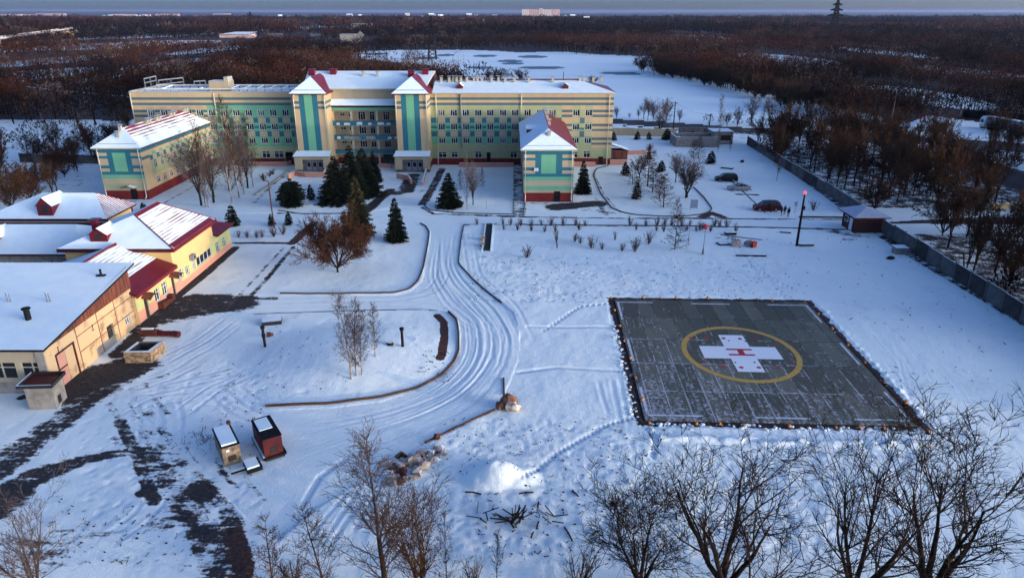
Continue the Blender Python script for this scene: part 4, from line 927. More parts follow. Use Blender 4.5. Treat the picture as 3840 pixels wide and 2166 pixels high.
r = MB(); slab_poly(r, [(X0, 58.0, 4.95), (XE + .1, 58.0, 4.95), (XE + .1, 75.6, 7.3), (X0, 75.6, 7.3)], 'snow_cover', .22, side='dark_iron'); r.build('roof', bh)
for a, b, c, d in FW:
    f = MB(); f.box((a, 58.6, c), (b, 58.66, d), 'glass_dark'); n = 2 if b - a < 5 else 2
    for k in range(n + 1): xx = a + (b - a) * k / n; f.box((xx - .07, 58.54, c), (xx + .07, 58.598, d), 'cornice_paint')
    f.box((a + .07, 58.55, c + 1.05), (b - .07, 58.596, c + 1.15), 'cornice_paint'); f.build('window', bh)
window(bh, XE - .3, 72.65, .9, .9, 1.05, 'east', 'cross')
f = MB().box((XE - .5, 68.6, .95), (XE - .44, 69.7, 2.4), 'dark_recess_and_shade').build('doorway', bh)
d = MB(); d.box((XE - .45, 59.95, .05), (XE - .36, 61.28, 3.25), 'pink_wall'); d.box((XE - .45, 61.34, .05), (XE - .36, 62.65, 3.25), 'old_plaster')
d.box((XE - .34, 59.8, 0), (XE - .22, 59.93, 3.35), 'rust'); d.box((XE - .34, 62.67, 0), (XE - .22, 62.8, 3.35), 'rust'); d.box((XE - .34, 59.8, 3.352), (XE - .2, 62.8, 3.5), 'rust'); d.box((XE - .358, 59.96, 1.7), (XE - .3, 61.27, 1.82), 'rust'); d.build('gate_leaf', bh)
for y_, z_ in ((60.2, 3.5), (66, 3.2)): MB().tube([(XE - .28, y_, z_), (XE - .1, y_, z_), (XE - .1, y_, z_ + .7)], .04, 'dark_iron', 5).build('bracket', bh)
def ST(x, y_): return 4.95 + (y_ - 58) * (2.35 / 17.6)
p = G(*C4(270, 1300), 5.6); s = MB(); s.cyl((p[0], p[1]), .28, ST(*p[:2]) - .1, ST(*p[:2]) + 1.1, 'dark_iron', 12); s.cyl((p[0], p[1]), .42, ST(*p[:2]) + 1.1, ST(*p[:2]) + 1.22, 'dark_iron', 12); s.build('smoke_stack', bh)
for q in (C4(80, 1140), C4(450, 1140)):
    p = G(*q, 6); z_ = ST(*p[:2]); MB().tube([(p[0], p[1], z_ - .1), (p[0] - .05, p[1], z_ + 1.0)], .06, 'grey_iron', 5).tube([(p[0] + .3, p[1], z_ - .1), (p[0] + .25, p[1], z_ + .9)], .06, 'grey_iron', 5).build('roof_pipe', bh)
p = G(*C4(950, 880), 6.9); z_ = ST(*p[:2]); MB().cyl((p[0], p[1]), .12, z_ - .1, z_ + .7, 'dark_iron').blob((p[0], p[1], z_), (.6, .45, .06), 'dark_recess_and_shade', 3).build('roof_flue', bh)
# corner box in front
ax = empty('cellar_entrance', on(-43.1, 56.4), 'grey flat topped cellar entrance box at the boiler house corner', 'hut')
m = MB(); P = [(-44.3, 55.5), (-41.9, 55.7), (-42.2, 57.8), (-44.6, 57.6)]
for i in range(4): a, b = P[i], P[(i + 1) % 4]; m.poly([(*a, 0), (*b, 0), (*b, 2.5), (*a, 2.5)], 'grey_plaster')
m.build('wall', ax)
m = MB(); Q = [(-44.75, 55.2), (-41.6, 55.4), (-41.95, 58.1), (-45.05, 57.9)]
m.poly([(*q, 2.5) for q in Q], 'dark_red_metal'); 
for i in range(4):
    a, b = Q[i], Q[(i + 1) % 4]; m.poly([(*a, 2.4), (*b, 2.4), (*b, 2.72), (*a, 2.72)], 'dark_recess_and_shade'); c = ((a[0] * .92 + -43.3 * .08), (a[1] * .92 + 56.6 * .08)); d = ((b[0] * .92 + -43.3 * .08), (b[1] * .92 + 56.6 * .08)); m.poly([(*a, 2.72), (*b, 2.72), (*d, 2.72), (*c, 2.72)], 'snow_cover' if i in (0, 3) else 'dark_iron'); m.poly([(*c, 2.72), (*d, 2.72), (*d, 2.5), (*c, 2.5)], 'dark_recess_and_shade')
m.build('roof', ax)
m = MB(); m.poly([(-41.93, 56.2, .3), (-42.02, 56.8, .3), (-42.02, 56.8, 1.1), (-41.93, 56.2, 1.1)], 'dark_recess_and_shade'); m.build('hatch', ax)
# open concrete pit and rusty tanks
pit = MB(); A = [(-40.3, 64.8), (-37.6, 64.9), (-37.3, 67.5), (-40.1, 67.4)]; I = [(-39.95, 65.15), (-37.95, 65.25), (-37.7, 67.15), (-39.75, 67.1)]
for i in range(4):
    j = (i + 1) % 4; pit.poly([(*A[i], 0), (*A[j], 0), (*A[j], 1.25), (*A[i], 1.25)], 'tan_cabin'); pit.poly([(*A[i], 1.25), (*A[j], 1.25), (*I[j], 1.25), (*I[i], 1.25)], 'snow_cover' if i != 2 else 'concrete'); pit.poly([(*I[j], 1.25), (*I[j], .2), (*I[i], .2), (*I[i], 1.25)], 'dark_recess_and_shade')
pit.poly([(*p, .25) for p in I], 'ground'); o = pit.build('coal_bunker'); tag(o, 'open square masonry bunker with snow on its rim by the boiler house', 'bunker')
a, b = at(*C6(1330, 395)), at(*C6(1500, 400)); c = at(*C6(1690, 405))
o = MB().tube([(a[0], a[1], .42), (b[0] - .1, b[1], .42)], .42, 'rust', 10).box((a[0] + .2, a[1] - .2, .83), (b[0] - .6, a[1] + .2, .9), 'snow_cover').build('rusty_tank', smooth=False); tag(o, 'left rusty tank half under snow behind the square bunker', 'tank', 'rusty tanks by the boiler house')
o = MB().tube([(b[0] + .1, b[1], .38), ((b[0] + c[0]) / 2, b[1], .38), (c[0], c[1] - .1, .34)], .36, 'dark_red_metal', 10).box((b[0] + .5, b[1] - .12, .735), (b[0] + 1.6, b[1] + .12, .78), 'snow_cover').build('rusty_tank'); tag(o, 'right dark red tank lying behind the square bunker', 'tank', 'rusty tanks by the boiler house')
# ------------------------------------------------------------------ bare trees: recursive limbs, twigs kept as thin prisms
def grow(seed, kind, h=10.0, density=1.0, lean=0.0):
    """segments (p0, p1, r0, r1, is_twig) of a leafless tree of height h standing at the origin"""
    q = random.Random(seed); out = []
    def branch(p, d, L, r, lvl, n, childfn, up=0.05, wob=0.12, taper=0.35, tw=False):
        pts = [p]; rs = [r]; dirs = [d]
        for i in range(n):
            d = (d + Vector((q.uniform(-wob, wob), q.uniform(-wob, wob), q.uniform(-wob, wob) + up))).normalized()
            p = p + d * (L / n); rr = r * (1 - (1 - taper) * (i + 1) / n)
            out.append((pts[-1], p, rs[-1], rr, tw)); pts.append(p); rs.append(rr); dirs.append(d)
        if childfn: childfn(pts, rs, dirs, L)
    def perp(d):
        a = d.cross(Vector((q.uniform(-1, 1), q.uniform(-1, 1), q.uniform(-1, 1))))
        return a.normalized() if a.length > 1e-3 else Vector((1, 0, 0))
    def off(d, ang): return (d * math.cos(ang) + perp(d) * math.sin(ang)).normalized()
    def twigs(n, L, ang=0.7, r=0.012, up=0.05, sub=3):
        def f(pts, rs, dirs, pl):
            for k in range(max(1, int(n * density))):
                i = q.randint(1, len(pts) - 1)
                def g2_(pp, rr, dd, l2):
                    for _ in range(sub):
                        j = q.randint(1, len(pp) - 1); branch(pp[j], off(dd[j], q.uniform(.4, .9)), l2 * q.uniform(.35, .65), r * .65, 9, 1, None, up, .1, .5, True)
                branch(pts[i], off(dirs[i], q.uniform(ang * .6, ang * 1.2)), L * q.uniform(.6, 1.2), r, 8, 2, g2_ if sub else None, up, .15, .5, True)
        return f
    Z_ = Vector((0, 0, 1))
    if kind in ('round', 'tall', 'spread'):
        nl = {'round': 9, 'tall': 4, 'spread': 5}[kind]; tr = {'round': .10, 'tall': .25, 'spread': .18}[kind]; ang = {'round': .82, 'tall': .33, 'spread': .5}[kind]
        def lim2(pts, rs, dirs, L):
            for k in range(int(6 * density) if kind != 'tall' else int(7 * density)):
                i = q.randint(1, len(pts) - 1); l = L * q.uniform(.35, .6)
                branch(pts[i], off(dirs[i], q.uniform(.35, .8)), l, rs[i] * .5, 3, 4, twigs(8, h * .09, .7, h * .0013), .05, .14, .3)
            twigs(9, h * .09, .6, h * .0013)(pts, rs, dirs, L)
        def lim1(pts, rs, dirs, L):
            for k in range(6):
                i = q.randint(2, len(pts) - 1); branch(pts[i], off(dirs[i], q.uniform(.35, .75)), L * q.uniform(.4, .65), rs[i] * .6, 2, 5, lim2, .06, .13, .3)
            lim2(pts, rs, dirs, L * .7)
        for k in range(nl):
            a = 2 * PI * (k + q.uniform(-.3, .3)) / nl; w_ = ang * (q.uniform(.45, 1.15) if kind != 'round' else (.15, .9, .55, 1.1, .35, .95, .7, 1.2, .5)[k])
            d = Vector((math.sin(w_) * math.cos(a), math.sin(w_) * math.sin(a), math.cos(w_)))
            if k == 0: branch(Vector((0, 0, -.3)), Vector((lean, 0, 1)).normalized(), h * tr + .3, h * .016, 0, 3, None, .02, .05, .85)
            branch(Vector((lean * h * tr, 0, h * tr)) + Vector((q.uniform(-.1, .1), q.uniform(-.1, .1), -.1)), d, h * (1 - tr) * q.uniform(.72, .95), h * .0105, 1, 8, lim1, .03 if kind == 'round' else .09, .10, .25)
    elif kind == 'birch':
        def side(pts, rs, dirs, L):
            n = int(52 * density)
            for k in range(n):
                t = .16 + .82 * (k + q.random()) / n; i = min(len(pts) - 1, int(t * (len(pts) - 1))); l = h * (.05 + .27 * (1 - t) * min(1, (t - .06) * 4))
                branch(pts[i], off(Z_, q.uniform(.40, .80)), l, max(.010, rs[i] * .3), 2, 5, twigs(7, h * .05, .6, h * .0009, -.02, 3), .08, .08, .3)
            twigs(10, h * .06, .5, h * .001)([pts[-2], pts[-1]], rs[-2:], dirs[-2:], L)
        branch(Vector((0, 0, -.3)), Vector((lean, 0, 1)).normalized(), h, h * .009, 0, 14, side, .03, .03, .12)
    elif kind == 'larch':
        def side(pts, rs, dirs, L):
            n = int(46 * density)
            for k in range(n):
                t = .10 + .88 * (k + q.random()) / n; i = min(len(pts) - 1, int(t * (len(pts) - 1))); a = q.uniform(0, 2 * PI); l = h * .30 * (1.03 - t) ** .85
                branch(pts[i], Vector((math.cos(a), math.sin(a), q.uniform(-.05, .2))).normalized(), l, max(.014, rs[i] * .3), 2, 4, twigs(7, h * .06, .8, h * .0013, .04, 1), .07, .06, .3)
        branch(Vector((0, 0, -.3)), Z_, h, h * .014, 0, 14, side, .03, .02, .1)
    elif kind == 'bush':
        for k in range(int(13 * density)):
            a = q.uniform(0, 2 * PI); w_ = q.uniform(.08, .62)
            branch(Vector((q.uniform(-.1, .1), q.uniform(-.1, .1), -.1)), Vector((math.sin(w_) * math.cos(a), math.sin(w_) * math.sin(a), math.cos(w_))), h * q.uniform(.7, 1.0), h * .016, 1, 5, twigs(8, h * .28, .55, h * .0075, .08, 2), .05, .1, .4)
    return out
def prisms(segs, n=3, rmin=0.0):
    if not segs: return np.zeros((0, 3)), np.zeros((0, 4), int)
    a = np.array([tuple(s[0]) for s in segs]); b = np.array([tuple(s[1]) for s in segs]); r0 = np.maximum(rmin, np.array([s[2] for s in segs])); r1 = np.maximum(rmin, np.array([s[3] for s in segs]))
    d = b - a; d /= np.maximum(1e-9, np.linalg.norm(d, axis=1))[:, None]
    ref = np.where(np.abs(d[:, 2:3]) > .9, np.array([[1., 0, 0]]), np.array([[0, 0, 1.]])); u = np.cross(d, ref); u /= np.linalg.norm(u, axis=1)[:, None]; w_ = np.cross(d, u)
    V = []
    for c, r in ((a - d * r0[:, None] * .3, r0), (b + d * r1[:, None] * .3, r1)):
        for k in range(n): th = 2 * PI * k / n; V.append(c + (u * math.cos(th) + w_ * math.sin(th)) * r[:, None])
    V = np.stack(V, 1); m = len(segs); F = []
    base = np.arange(m)[:, None] * (2 * n)
    for k in range(n): F.append(base + np.array([[k, (k + 1) % n, n + (k + 1) % n, n + k]]))
    return V.reshape(-1, 3), np.concatenate(F, 0)
def tree_meshes(seed, kind, h, bark, twig, density=1.0, rmin=.012, lean=0.0):
    seg = grow(seed, kind, h, density, lean)
    zt = sorted(s[1].z for s in seg)[-max(1, len(seg) // 400)]; kz = h / zt
    seg = [(s[0] * kz, s[1] * kz, s[2], s[3], s[4]) for s in seg]
    thick = [s for s in seg if not s[4] and (s[2] > h * (.006 if kind != 'bush' else .0))]; fine = [s for s in seg if not (not s[4] and (s[2] > h * (.006 if kind != 'bush' else .0)))]
    v, f = prisms(thick, 6 if h > 4 else 4); t = mesh_np('trunk', v, f, [bark], smooth=True)
    v, f = prisms(fine, 3, rmin); c = mesh_np('crown', v, f, [twig])
    return t, c, h
TP = {}
def proto(key, *a, **k):
    if key not in TP: TP[key] = tree_meshes(*a, **k)
    return TP[key]
def place_tree(name, pr, loc, h, label, group=None, cat='tree', rz=None, wid=1.0):
    o = empty(name, loc, label, cat, group, rnd.uniform(0, 6.28) if rz is None else rz)
    s = h / pr[2]; o.scale = (s * wid, s * wid, s)
    if len(pr[0].polygons): link('trunk' if cat == 'tree' else 'stem', pr[0], o)
    link('crown' if cat == 'tree' else 'twigs', pr[1], o)
    return o
for i in range(4):
    proto(('birch', i), 10 + i, 'birch', 14, 'bark_birch', 'twig_brown' if i % 2 else 'twig_grey', 1.0, .013)
for i in range(3):
    proto(('larch', i), 30 + i, 'larch', 9, 'bark_brown', 'twig_brown', 1.35, .02)
    proto(('tall', i), 40 + i, 'tall', 12, 'bark_dark', 'twig_grey', .62, .018)
    proto(('spread', i), 50 + i, 'spread', 10, 'bark_dark', ('twig_dark', 'twig_brown', 'twig_grey')[i], .62, .018)
    proto(('bush', i), 60 + i, 'bush', 1.6, 'bark_brown', 'twig_grey' if i < 2 else 'twig_brown', 1.0, .009)
    proto(('wood', i), 70 + i, 'round', 8, 'bark_dark', ('twig_dark', 'twig_brown', 'twig_rust')[i], .6, .03)
    proto(('woodtall', i), 80 + i, 'tall', 12, 'bark_dark', ('twig_dark', 'twig_brown', 'twig_brown')[i], .55, .03)
proto(('round', 0), 91, 'round', 9, 'bark_dark', 'twig_rust', 1.25, .015)
# ------------------------------------------------------------------ conifers
def conifer_mesh(seed, h, wd, mat_='needle_dark', round_=False):
    q = np.random.default_rng(seed); V = []; F = []
    def tri(a, b, c): n = len(V); V.extend([a, b, c]); F.append((n, n + 1, n + 2))
    nw = int(h * 5.5)
    for k in range(nw):
        t = (k + q.random()) / nw; z = h * (.06 + .94 * t)
        prof = (1 - t) ** .8 if not round_ else math.sqrt(max(0, 1 - (2 * (t - .42)) ** 2)) * .95 + .05
        L = wd / 2 * prof * q.uniform(.75, 1.12) + .06; nb = max(4, int(5 + 7 * L))
        for j in range(nb):
            a = q.uniform(0, 2 * PI); d = np.array([math.cos(a), math.sin(a), 0]); s = np.array([-d[1], d[0], 0]); l = L * q.uniform(.7, 1.1)
            m = max(2, int(l / .22))
            for i in range(m):
                u = (i + 1) / m; c = d * l * u + np.array([0, 0, z - .30 * l * u + .12 * l * u * u]); w_ = .20 + .22 * l * (1 - u * .6)
                for sg in (-1, 1):
                    tip = c + s * sg * w_ * q.uniform(.6, 1.1) + d * .12 + np.array([0, 0, -.10 - .14 * q.random()])
                    tri(c - d * .17, c + d * .17, tip)
            tri(d * l * .8 + s * .06 + [0, 0, z - .2 * l], d * l * .8 - s * .06 + [0, 0, z - .2 * l], d * l * 1.1 + [0, 0, z - .22 * l])
    tri([.05, 0, h * .94], [-.05, 0, h * .94], [0, 0, h * 1.03])
    n = len(V); me = mesh_np('needles', np.array(V, float), np.array(F), [mat_]); t = MB().cyl((0, 0), h * .018 + .03, -.3, h * .9, 'bark_dark', 7, r1=.02).mesh('trunk')
    return t, me, h
CON = {'big': conifer_mesh(1, 10, 5.2), 'mid': conifer_mesh(2, 7, 4.4), 'small': conifer_mesh(3, 3, 2.3), 'sun_tint': conifer_mesh(4, 10, 4.6, 'needle_sun_tint'), 'round': conifer_mesh(5, 5.5, 5.2, 'needle_dark', True)}
def conifer(kind, vx, vy, vtop, label, name='spruce', wid=1.0, group=None):
    p = at(vx, vy); hh = GY(vx, vtop, p[1])[2]; pr = CON[kind]
    o = empty(name, p, label, 'tree', group, rnd.uniform(0, 6)); s = hh / pr[2]; o.scale = (s * wid, s * wid, s)
    link('trunk', pr[0], o); link('crown', pr[1], o); return o
conifer('round', 736, 519, 447, 'broad round-crowned dark fir on the lawn left of the dark spruce clump', 'fir', 1.0)
conifer('small', 783, 502, 462, 'small spruce beside the round-crowned fir', wid=.8)
conifer('big', 848, 507, 392, 'leftmost tall dark spruce of the clump before the balconies', wid=1.6)
conifer('big', 888, 500, 366, 'tallest black spruce in the middle of the clump before the balconies', wid=1.3)
conifer('big', 918, 488, 372, 'dark spruce at the right side of the clump before the balconies', wid=1.5)
conifer('big', 942, 455, 377, 'narrow dark spruce rearmost in the clump near the balconies', wid=1.0)
conifer('sun_tint', 903, 594, 440, 'tall spruce painted brownish as if sunlit behind the big round bare tree', wid=1.1)
conifer('mid', 1130, 522, 434, 'dense dark spruce on the lawn corner right of the tower entrance', wid=1.2)
conifer('mid', 998, 606, 497, 'spruce alone on the lawn beside the main drive', wid=.85)
conifer('mid', 1466, 486, 403, 'spruce beside the right wing door yard', wid=.85)
conifer('small', 586, 568, 515, 'young spruce at the corner of the yellow service building')
conifer('small', 684, 568, 537, 'smallest young spruce by the tall lamp pole', wid=.9)
conifer('small', 727, 565, 530, 'young spruce right of the tall lamp pole', wid=.9)
conifer('small', 362, 530, 508, 'little spruce between the roofs of the yellow building', wid=1.2)
conifer('small', 1601, 500, 455, 'small spruce under the bare trees left of the park', wid=.8)
conifer('small', 1573, 440, 405, 'small spruce leftmost in the park group', wid=1.0)
conifer('small', 1663, 432, 402, 'bushy little spruce right of the park group', wid=1.2)
conifer('mid', 1632, 400, 360, 'dark conifer behind the park group', wid=.6)
conifer('small', 1788, 411, 378, 'small snow-dusted spruce by the concrete ruin', wid=1.2)
for i, (x, b, t, w_) in enumerate(((1543, 353, 330, 1.1), (1603, 351, 328, 1.1), (1632, 351, 330, 1.0), (1678, 352, 322, 1.4), (1741, 352, 330, 1.4))):
    conifer('small', x, b, t, ('leftmost dark little spruce of the row by the far boundary wall', 'second little spruce of the row by the far boundary wall', 'third and slimmest spruce of the row by the far boundary wall', 'widest spruce of the row by the far boundary wall', 'last spruce of the row by the far wall, next to the concrete ruin')[i], wid=w_, group='young spruces along the far boundary wall')
# ------------------------------------------------------------------ trees in the grounds, one by one
def T(kind, i, vx, vy, vtop, label, group=None, wid=1.0, name='bare_tree'):
    p = at(vx, vy); hh = GY(vx, vtop, p[1])[2]
    return place_tree(name, TP[(kind, i)], p, hh, label, group, wid=wid)
T('round', 0, 850, 684, 524, 'large round-crowned bare tree with rust brown twigs on the middle lawn', wid=1.0)
for i, (x, b, t) in enumerate(((885, 962, 740), (898, 955, 757), (912, 953, 790), (946, 912, 776))):
    T('birch', i, x, b, t, ('leftmost and tallest birch of the clump on the island', 'second birch of the clump on the island', 'slender third birch leaning out of the island clump', 'thin birch standing apart to the right of the island clump')[i], 'birches on the snowy island', wid=1.35, name='birch')
BL = [(1140, 1380, 700), (1182, 1395, 560), (1207, 1402, 850), (1256, 1352, 640), (1267, 1300, 780), (1430, 1352, 470), (1405, 1242, 640), (1497, 1306, 330), (1541, 1270, 560), (1577, 1216, 640), (1628, 1202, 480), (1520, 1200, 420)]
for i, (x, b, t) in enumerate(BL):
    v, vb = C1(x, b); vt = C1(x, t)[1]
    od = ('first', 'second', 'third', 'fourth', 'fifth', 'sixth', 'seventh', 'eighth', 'ninth', 'tenth', 'eleventh', 'twelfth')[sorted(range(12), key=lambda k: BL[k][0]).index(i)]
    T('birch' if i % 3 else 'tall', i % 3, v, vb, vt, f'{"slim bare birch" if i % 3 else "dark-barked bare tree"}, {od} trunk from the left in the grove beside the left wing', 'grove beside the left wing', wid=1.0, name='birch' if i % 3 else 'bare_tree')
T('spread', 2, 1190, 516, 402, 'multi-stemmed grey bare tree on the lawn in front of the terrace wall', wid=.8)
T('birch', 2, 1175, 528, 385, 'thin pale birch beside the multi-stemmed tree on the lawn', wid=.6, name='birch')
T('larch', 1, 1160, 478, 425, 'small brown larch behind the lawn spruce', wid=.8, name='larch'); T('larch', 2, 1214, 470, 420, 'small dark larch right of the multi-stemmed tree', wid=.6, name='larch')
PK = [('larch', 0, 715, 630, 425, 'spreading bare larch at the left front of the park group'), ('larch', 1, 972, 692, 365, 'larch with the widest skirt at the front of the park group'), ('larch', 2, 868, 560, 280, 'reddish larch in the middle of the park group'), ('spread', 1, 745, 420, 150, 'bare forked tree at the back left of the park group'),
      ('larch', 0, 822, 500, 90, 'tall rust brown larch at the back of the park group'), ('larch', 1, 935, 610, 380, 'low larch between the front larches of the park group'), ('larch', 2, 680, 480, 260, 'brown larch at the left rear of the park group'), ('spread', 2, 1180, 606, 190, 'large grey forked tree right of the park group'),
      ('spread', 0, 1195, 600, 250, 'dark leaning tree twinned with the large grey forked tree'), ('tall', 1, 1085, 462, 160, 'slim grey tree behind the twin forked trees'), ('birch', 1, 2036, 445, -100, 'tall birch standing alone near the boundary fence'), ('birch', 2, 1482, 176, -60, 'white birch before the garage by the fence corner'),
      ('birch', 3, 1597, 172, -20, 'short thin birch right of the garage'), ('larch', 1, 1098, 790, 600, 'narrow top of a thin larch south of the park'), ('larch', 0, 1077, 1092, 740, 'single well-shaped larch south of the avenue'), ('larch', 0, 1300, 240, 20, 'rust brown conifer-like larch in front of the concrete ruin'), ('larch', 2, 1250, 240, 60, 'second larch in front of the concrete ruin')]
for k, i, x, b, t, lab in PK:
    v, vb = CP(x, b); vt = CP(x, t)[1]; T(k, i, v, vb, vt, lab, wid=1.25 if k != 'birch' else .9, name={'larch': 'larch', 'birch': 'birch'}.get(k, 'bare_tree'))
BKT = [('tall', 0, 555, 400, 50), ('tall', 1, 620, 420, 60), ('spread', 2, 800, 655, 70), ('spread', 0, 900, 460, 60), ('tall', 2, 700, 440, 130), ('spread', 2, 1110, 455, 230), ('birch', 0, 1735, 605, 10), ('spread', 1, 1850, 520, 250), ('spread', 0, 2010, 520, 200), ('spread', 2, 2225, 490, 10), ('birch', 1, 2400, 490, 100), ('tall', 2, 2500, 490, 40), ('spread', 0, 130, 400, 200), ('spread', 2, 330, 395, 300), ('tall', 1, 470, 410, 230)]
for j, (k, i, x, b, t) in enumerate(BKT):
    v, vb = CB(x, b); vt = CB(x, t)[1]; T(k, i, v, vb, vt, f'frosted bare tree along the lake road, {("first", "second", "third", "fourth", "fifth", "sixth", "seventh", "eighth", "ninth", "tenth", "eleventh", "twelfth", "thirteenth", "fourteenth", "fifteenth")[sorted(range(15), key=lambda k_: BKT[k_][2]).index(j)]} from the hospital end', 'bare trees between the lake road and the frozen lake', wid=1.0)
for j, (x, b, t, k, i) in enumerate(((1255, 208, 168, 'wood', 0), (1308, 206, 172, 'wood', 0), (1490, 212, 190, 'wood', 0), (1230, 200, 175, 'wood', 1))):
    T(k, i, x, b, t, ('round frosty tree rising behind the hospital roof, left one', 'round frosty tree rising behind the hospital roof, right one', 'small tree just above the roof vents at the right end', 'low brown tree left of the two round frosty trees')[j], wid=1.2)
# ------------------------------------------------------------------ hedge shrubs and bushes
HED = [(475, 235), (718, 235), (725, 280), (787, 240), (885, 245), (855, 285), (983, 245), (983, 290), (1078, 240), (1107, 300), (1166, 242), (1210, 290), (1283, 240), (1400, 240), (1432, 280), (1490, 245), (1912, 240), (1968, 280), (2058, 245), (2160, 245), (2235, 245), (2160, 290), (2228, 300), (2300, 240), (2390, 245)]
for x, b in HED:
    v, vb = CJ(x, b + 26); p = at(v, vb); place_tree('hedge_shrub', TP[('bush', rnd.randint(0, 2))], p, rnd.uniform(1.2, 1.9), 'low leafless shrub in the broken hedge row along the avenue', 'hedge shrubs along the avenue', 'shrub', wid=.8)
for x, b in ((1190, 915), (1215, 870), (1280, 920), (1315, 910), (1335, 905), (1410, 925), (1495, 880), (1565, 885), (1650, 925), (1450, 870)):
    v, vb = CP(x, b); place_tree('hedge_shrub', TP[('bush', rnd.randint(0, 2))], at(v, vb), rnd.uniform(1.3, 2.2), 'leafless shrub in the hedge row between the two red-topped poles', 'hedge shrubs near the red-topped poles', 'shrub', wid=.8)
BSH = [(943, 562, 430, 'lone grey bush nearest the drive on the open snow'), (1225, 480, 405, 'dense dark bush with a young sapling behind it'), (1392, 410, 318, 'dark bush at the left end of the bush row'), (1445, 432, 345, 'slim bush second from the left in the bush row'), (1548, 478, 340, 'largest grey fan-shaped bush'), (1650, 490, 410, 'small bush right of the largest fan-shaped bush'),
       (1832, 505, 415, 'vase-shaped bush in the middle of the open snow'), (1955, 505, 350, 'tall dense bush right of the vase-shaped bush'), (2085, 438, 310, 'upright brown bush left of the single larch'), (1770, 402, 300, 'thin sapling above the vase-shaped bush'), (1222, 420, 265, 'young sapling rising behind the dense dark bush')]
for x, b, t, lab in BSH:
    v, vb = CJ(x, b); vt = CJ(x, t)[1]; p = at(v, vb); place_tree('bush', TP[('bush', 1 if 'grey' in lab else 0)], p, max(1.2, GY(v, vt, p[1])[2]), lab, None, 'shrub', wid=.5 if 'sapling' in lab else 1.0)
v, vb = CR(428, 1022); place_tree('bush', TP[('bush', 0)], at(v, vb), 2.2, 'round grey bush standing alone near the fence beyond the red lamp pole', None, 'shrub')
for x, b, g_ in ((600, 597, 0), (622, 597, 0), (645, 598, 0), (660, 597, 0), (690, 596, 1), (712, 590, 1), (1050, 0, 9)):
    if g_ < 9: place_tree('hedge_shrub', TP[('bush', 2 if g_ else 0)], at(x, b), 1.5 + .4 * g_, 'low grey shrub in the row behind the service building' if not g_ else 'reddish shrub at the foot of the tall lamp pole', 'shrubs behind the service building', 'shrub')
for x, b in ((1725, 1150), (1710, 1130), (1780, 1110), (1810, 1090)): v, vb = C1(x, b); place_tree('shrub', TP[('bush', 2)], at(v, vb), 1.4, 'small brown shrub in the lawn near the left tower', 'shrubs near the left tower', 'shrub', wid=1.3)
# ------------------------------------------------------------------ big trees close to the camera
FG = [('spread', 201, 1880, 1070, 1520, 'bark_dark', 'twig_dark', .72, 32.5, 'many-limbed dark tree right of centre in the foreground', 1.5), ('tall', 202, 1640, 1170, 1530, 'bark_dark', 'twig_dark', .9, 32.0, 'slimmer dark tree at the left of the right foreground group', 1.3),
      ('spread', 203, 2250, 1050, 1500, 'bark_dark', 'twig_dark', .68, 32.0, 'large dark tree whose crown crosses the helipad corner', 1.1), ('tall', 204, 2470, 1015, 1520, 'bark_dark', 'twig_dark', .72, 31.0, 'tallest twin-limbed tree at the right foreground edge', 1.35),
      ('birch', 205, 930, 1052, 1500, 'bark_brown', 'twig_grey', 1.3, 33.5, 'tall birch with dense twigs left of centre in the foreground', 1.75), ('tall', 206, 1040, 1175, 1520, 'bark_dark', 'twig_brown', .8, 32.0, 'dark many-branched tree just right of the foreground birch', 1.0),
      ('birch', 207, 790, 1262, 1520, 'bark_brown', 'twig_brown', 1.0, 32.5, 'smaller pale brown tree between the dark puddles and the foreground birch', 1.6), ('birch', 208, 655, 1310, 1520, 'bark_brown', 'twig_brown', .9, 32.5, 'low twiggy tree leftmost beside the bare earth strip', 1.7),
      ('birch', 209, 1248, 1320, 1560, 'bark_dark', 'twig_dark', .8, 35, 'small sparse sapling at the bottom centre', .9), ('bush', 210, 1460, 1370, 1500, 'bark_dark', 'twig_grey', 1.2, 34.0, 'bare bush at the bottom edge centre', 1.0),
      ('spread', 211, 5, 1215, 1520, 'bark_brown', 'twig_grey', .7, 33.0, 'sparse pale tree at the lower left corner', 1.0), ('birch', 212, 1110, 1290, 1520, 'bark_dark', 'twig_dark', .9, 32.0, 'thin tree between the birch and the small sapling', .9), ('birch', 213, 1985, 1290, 1520, 'bark_dark', 'twig_dark', .8, 33.0, 'thin tree tucked under the many-limbed dark tree', .9),
      ('bush', 214, 730, 1400, 1500, 'bark_dark', 'twig_grey', 1.2, 34.0, 'bare bush at the bottom edge left of centre', 1.3), ('bush', 215, 1190, 1390, 1500, 'bark_dark', 'twig_grey', 1.0, 34.0, 'thin bush at the bottom edge right of the birch', .9)]
for kind, sd, vx, vt, vb, bk, tw, den, Yb, lab, wid in FG:
    top = GY(vx, vt, Yb); hh = top[2]; pr = tree_meshes(sd, kind, hh, bk, tw, den * .9, .0066)
    bx = GY(vx, vt, Yb)[0]
    place_tree('foreground_tree' if kind != 'bush' else 'foreground_bush', pr, on(bx, Yb), hh, lab, None, 'tree' if kind != 'bush' else 'shrub', wid=wid, rz=sd)
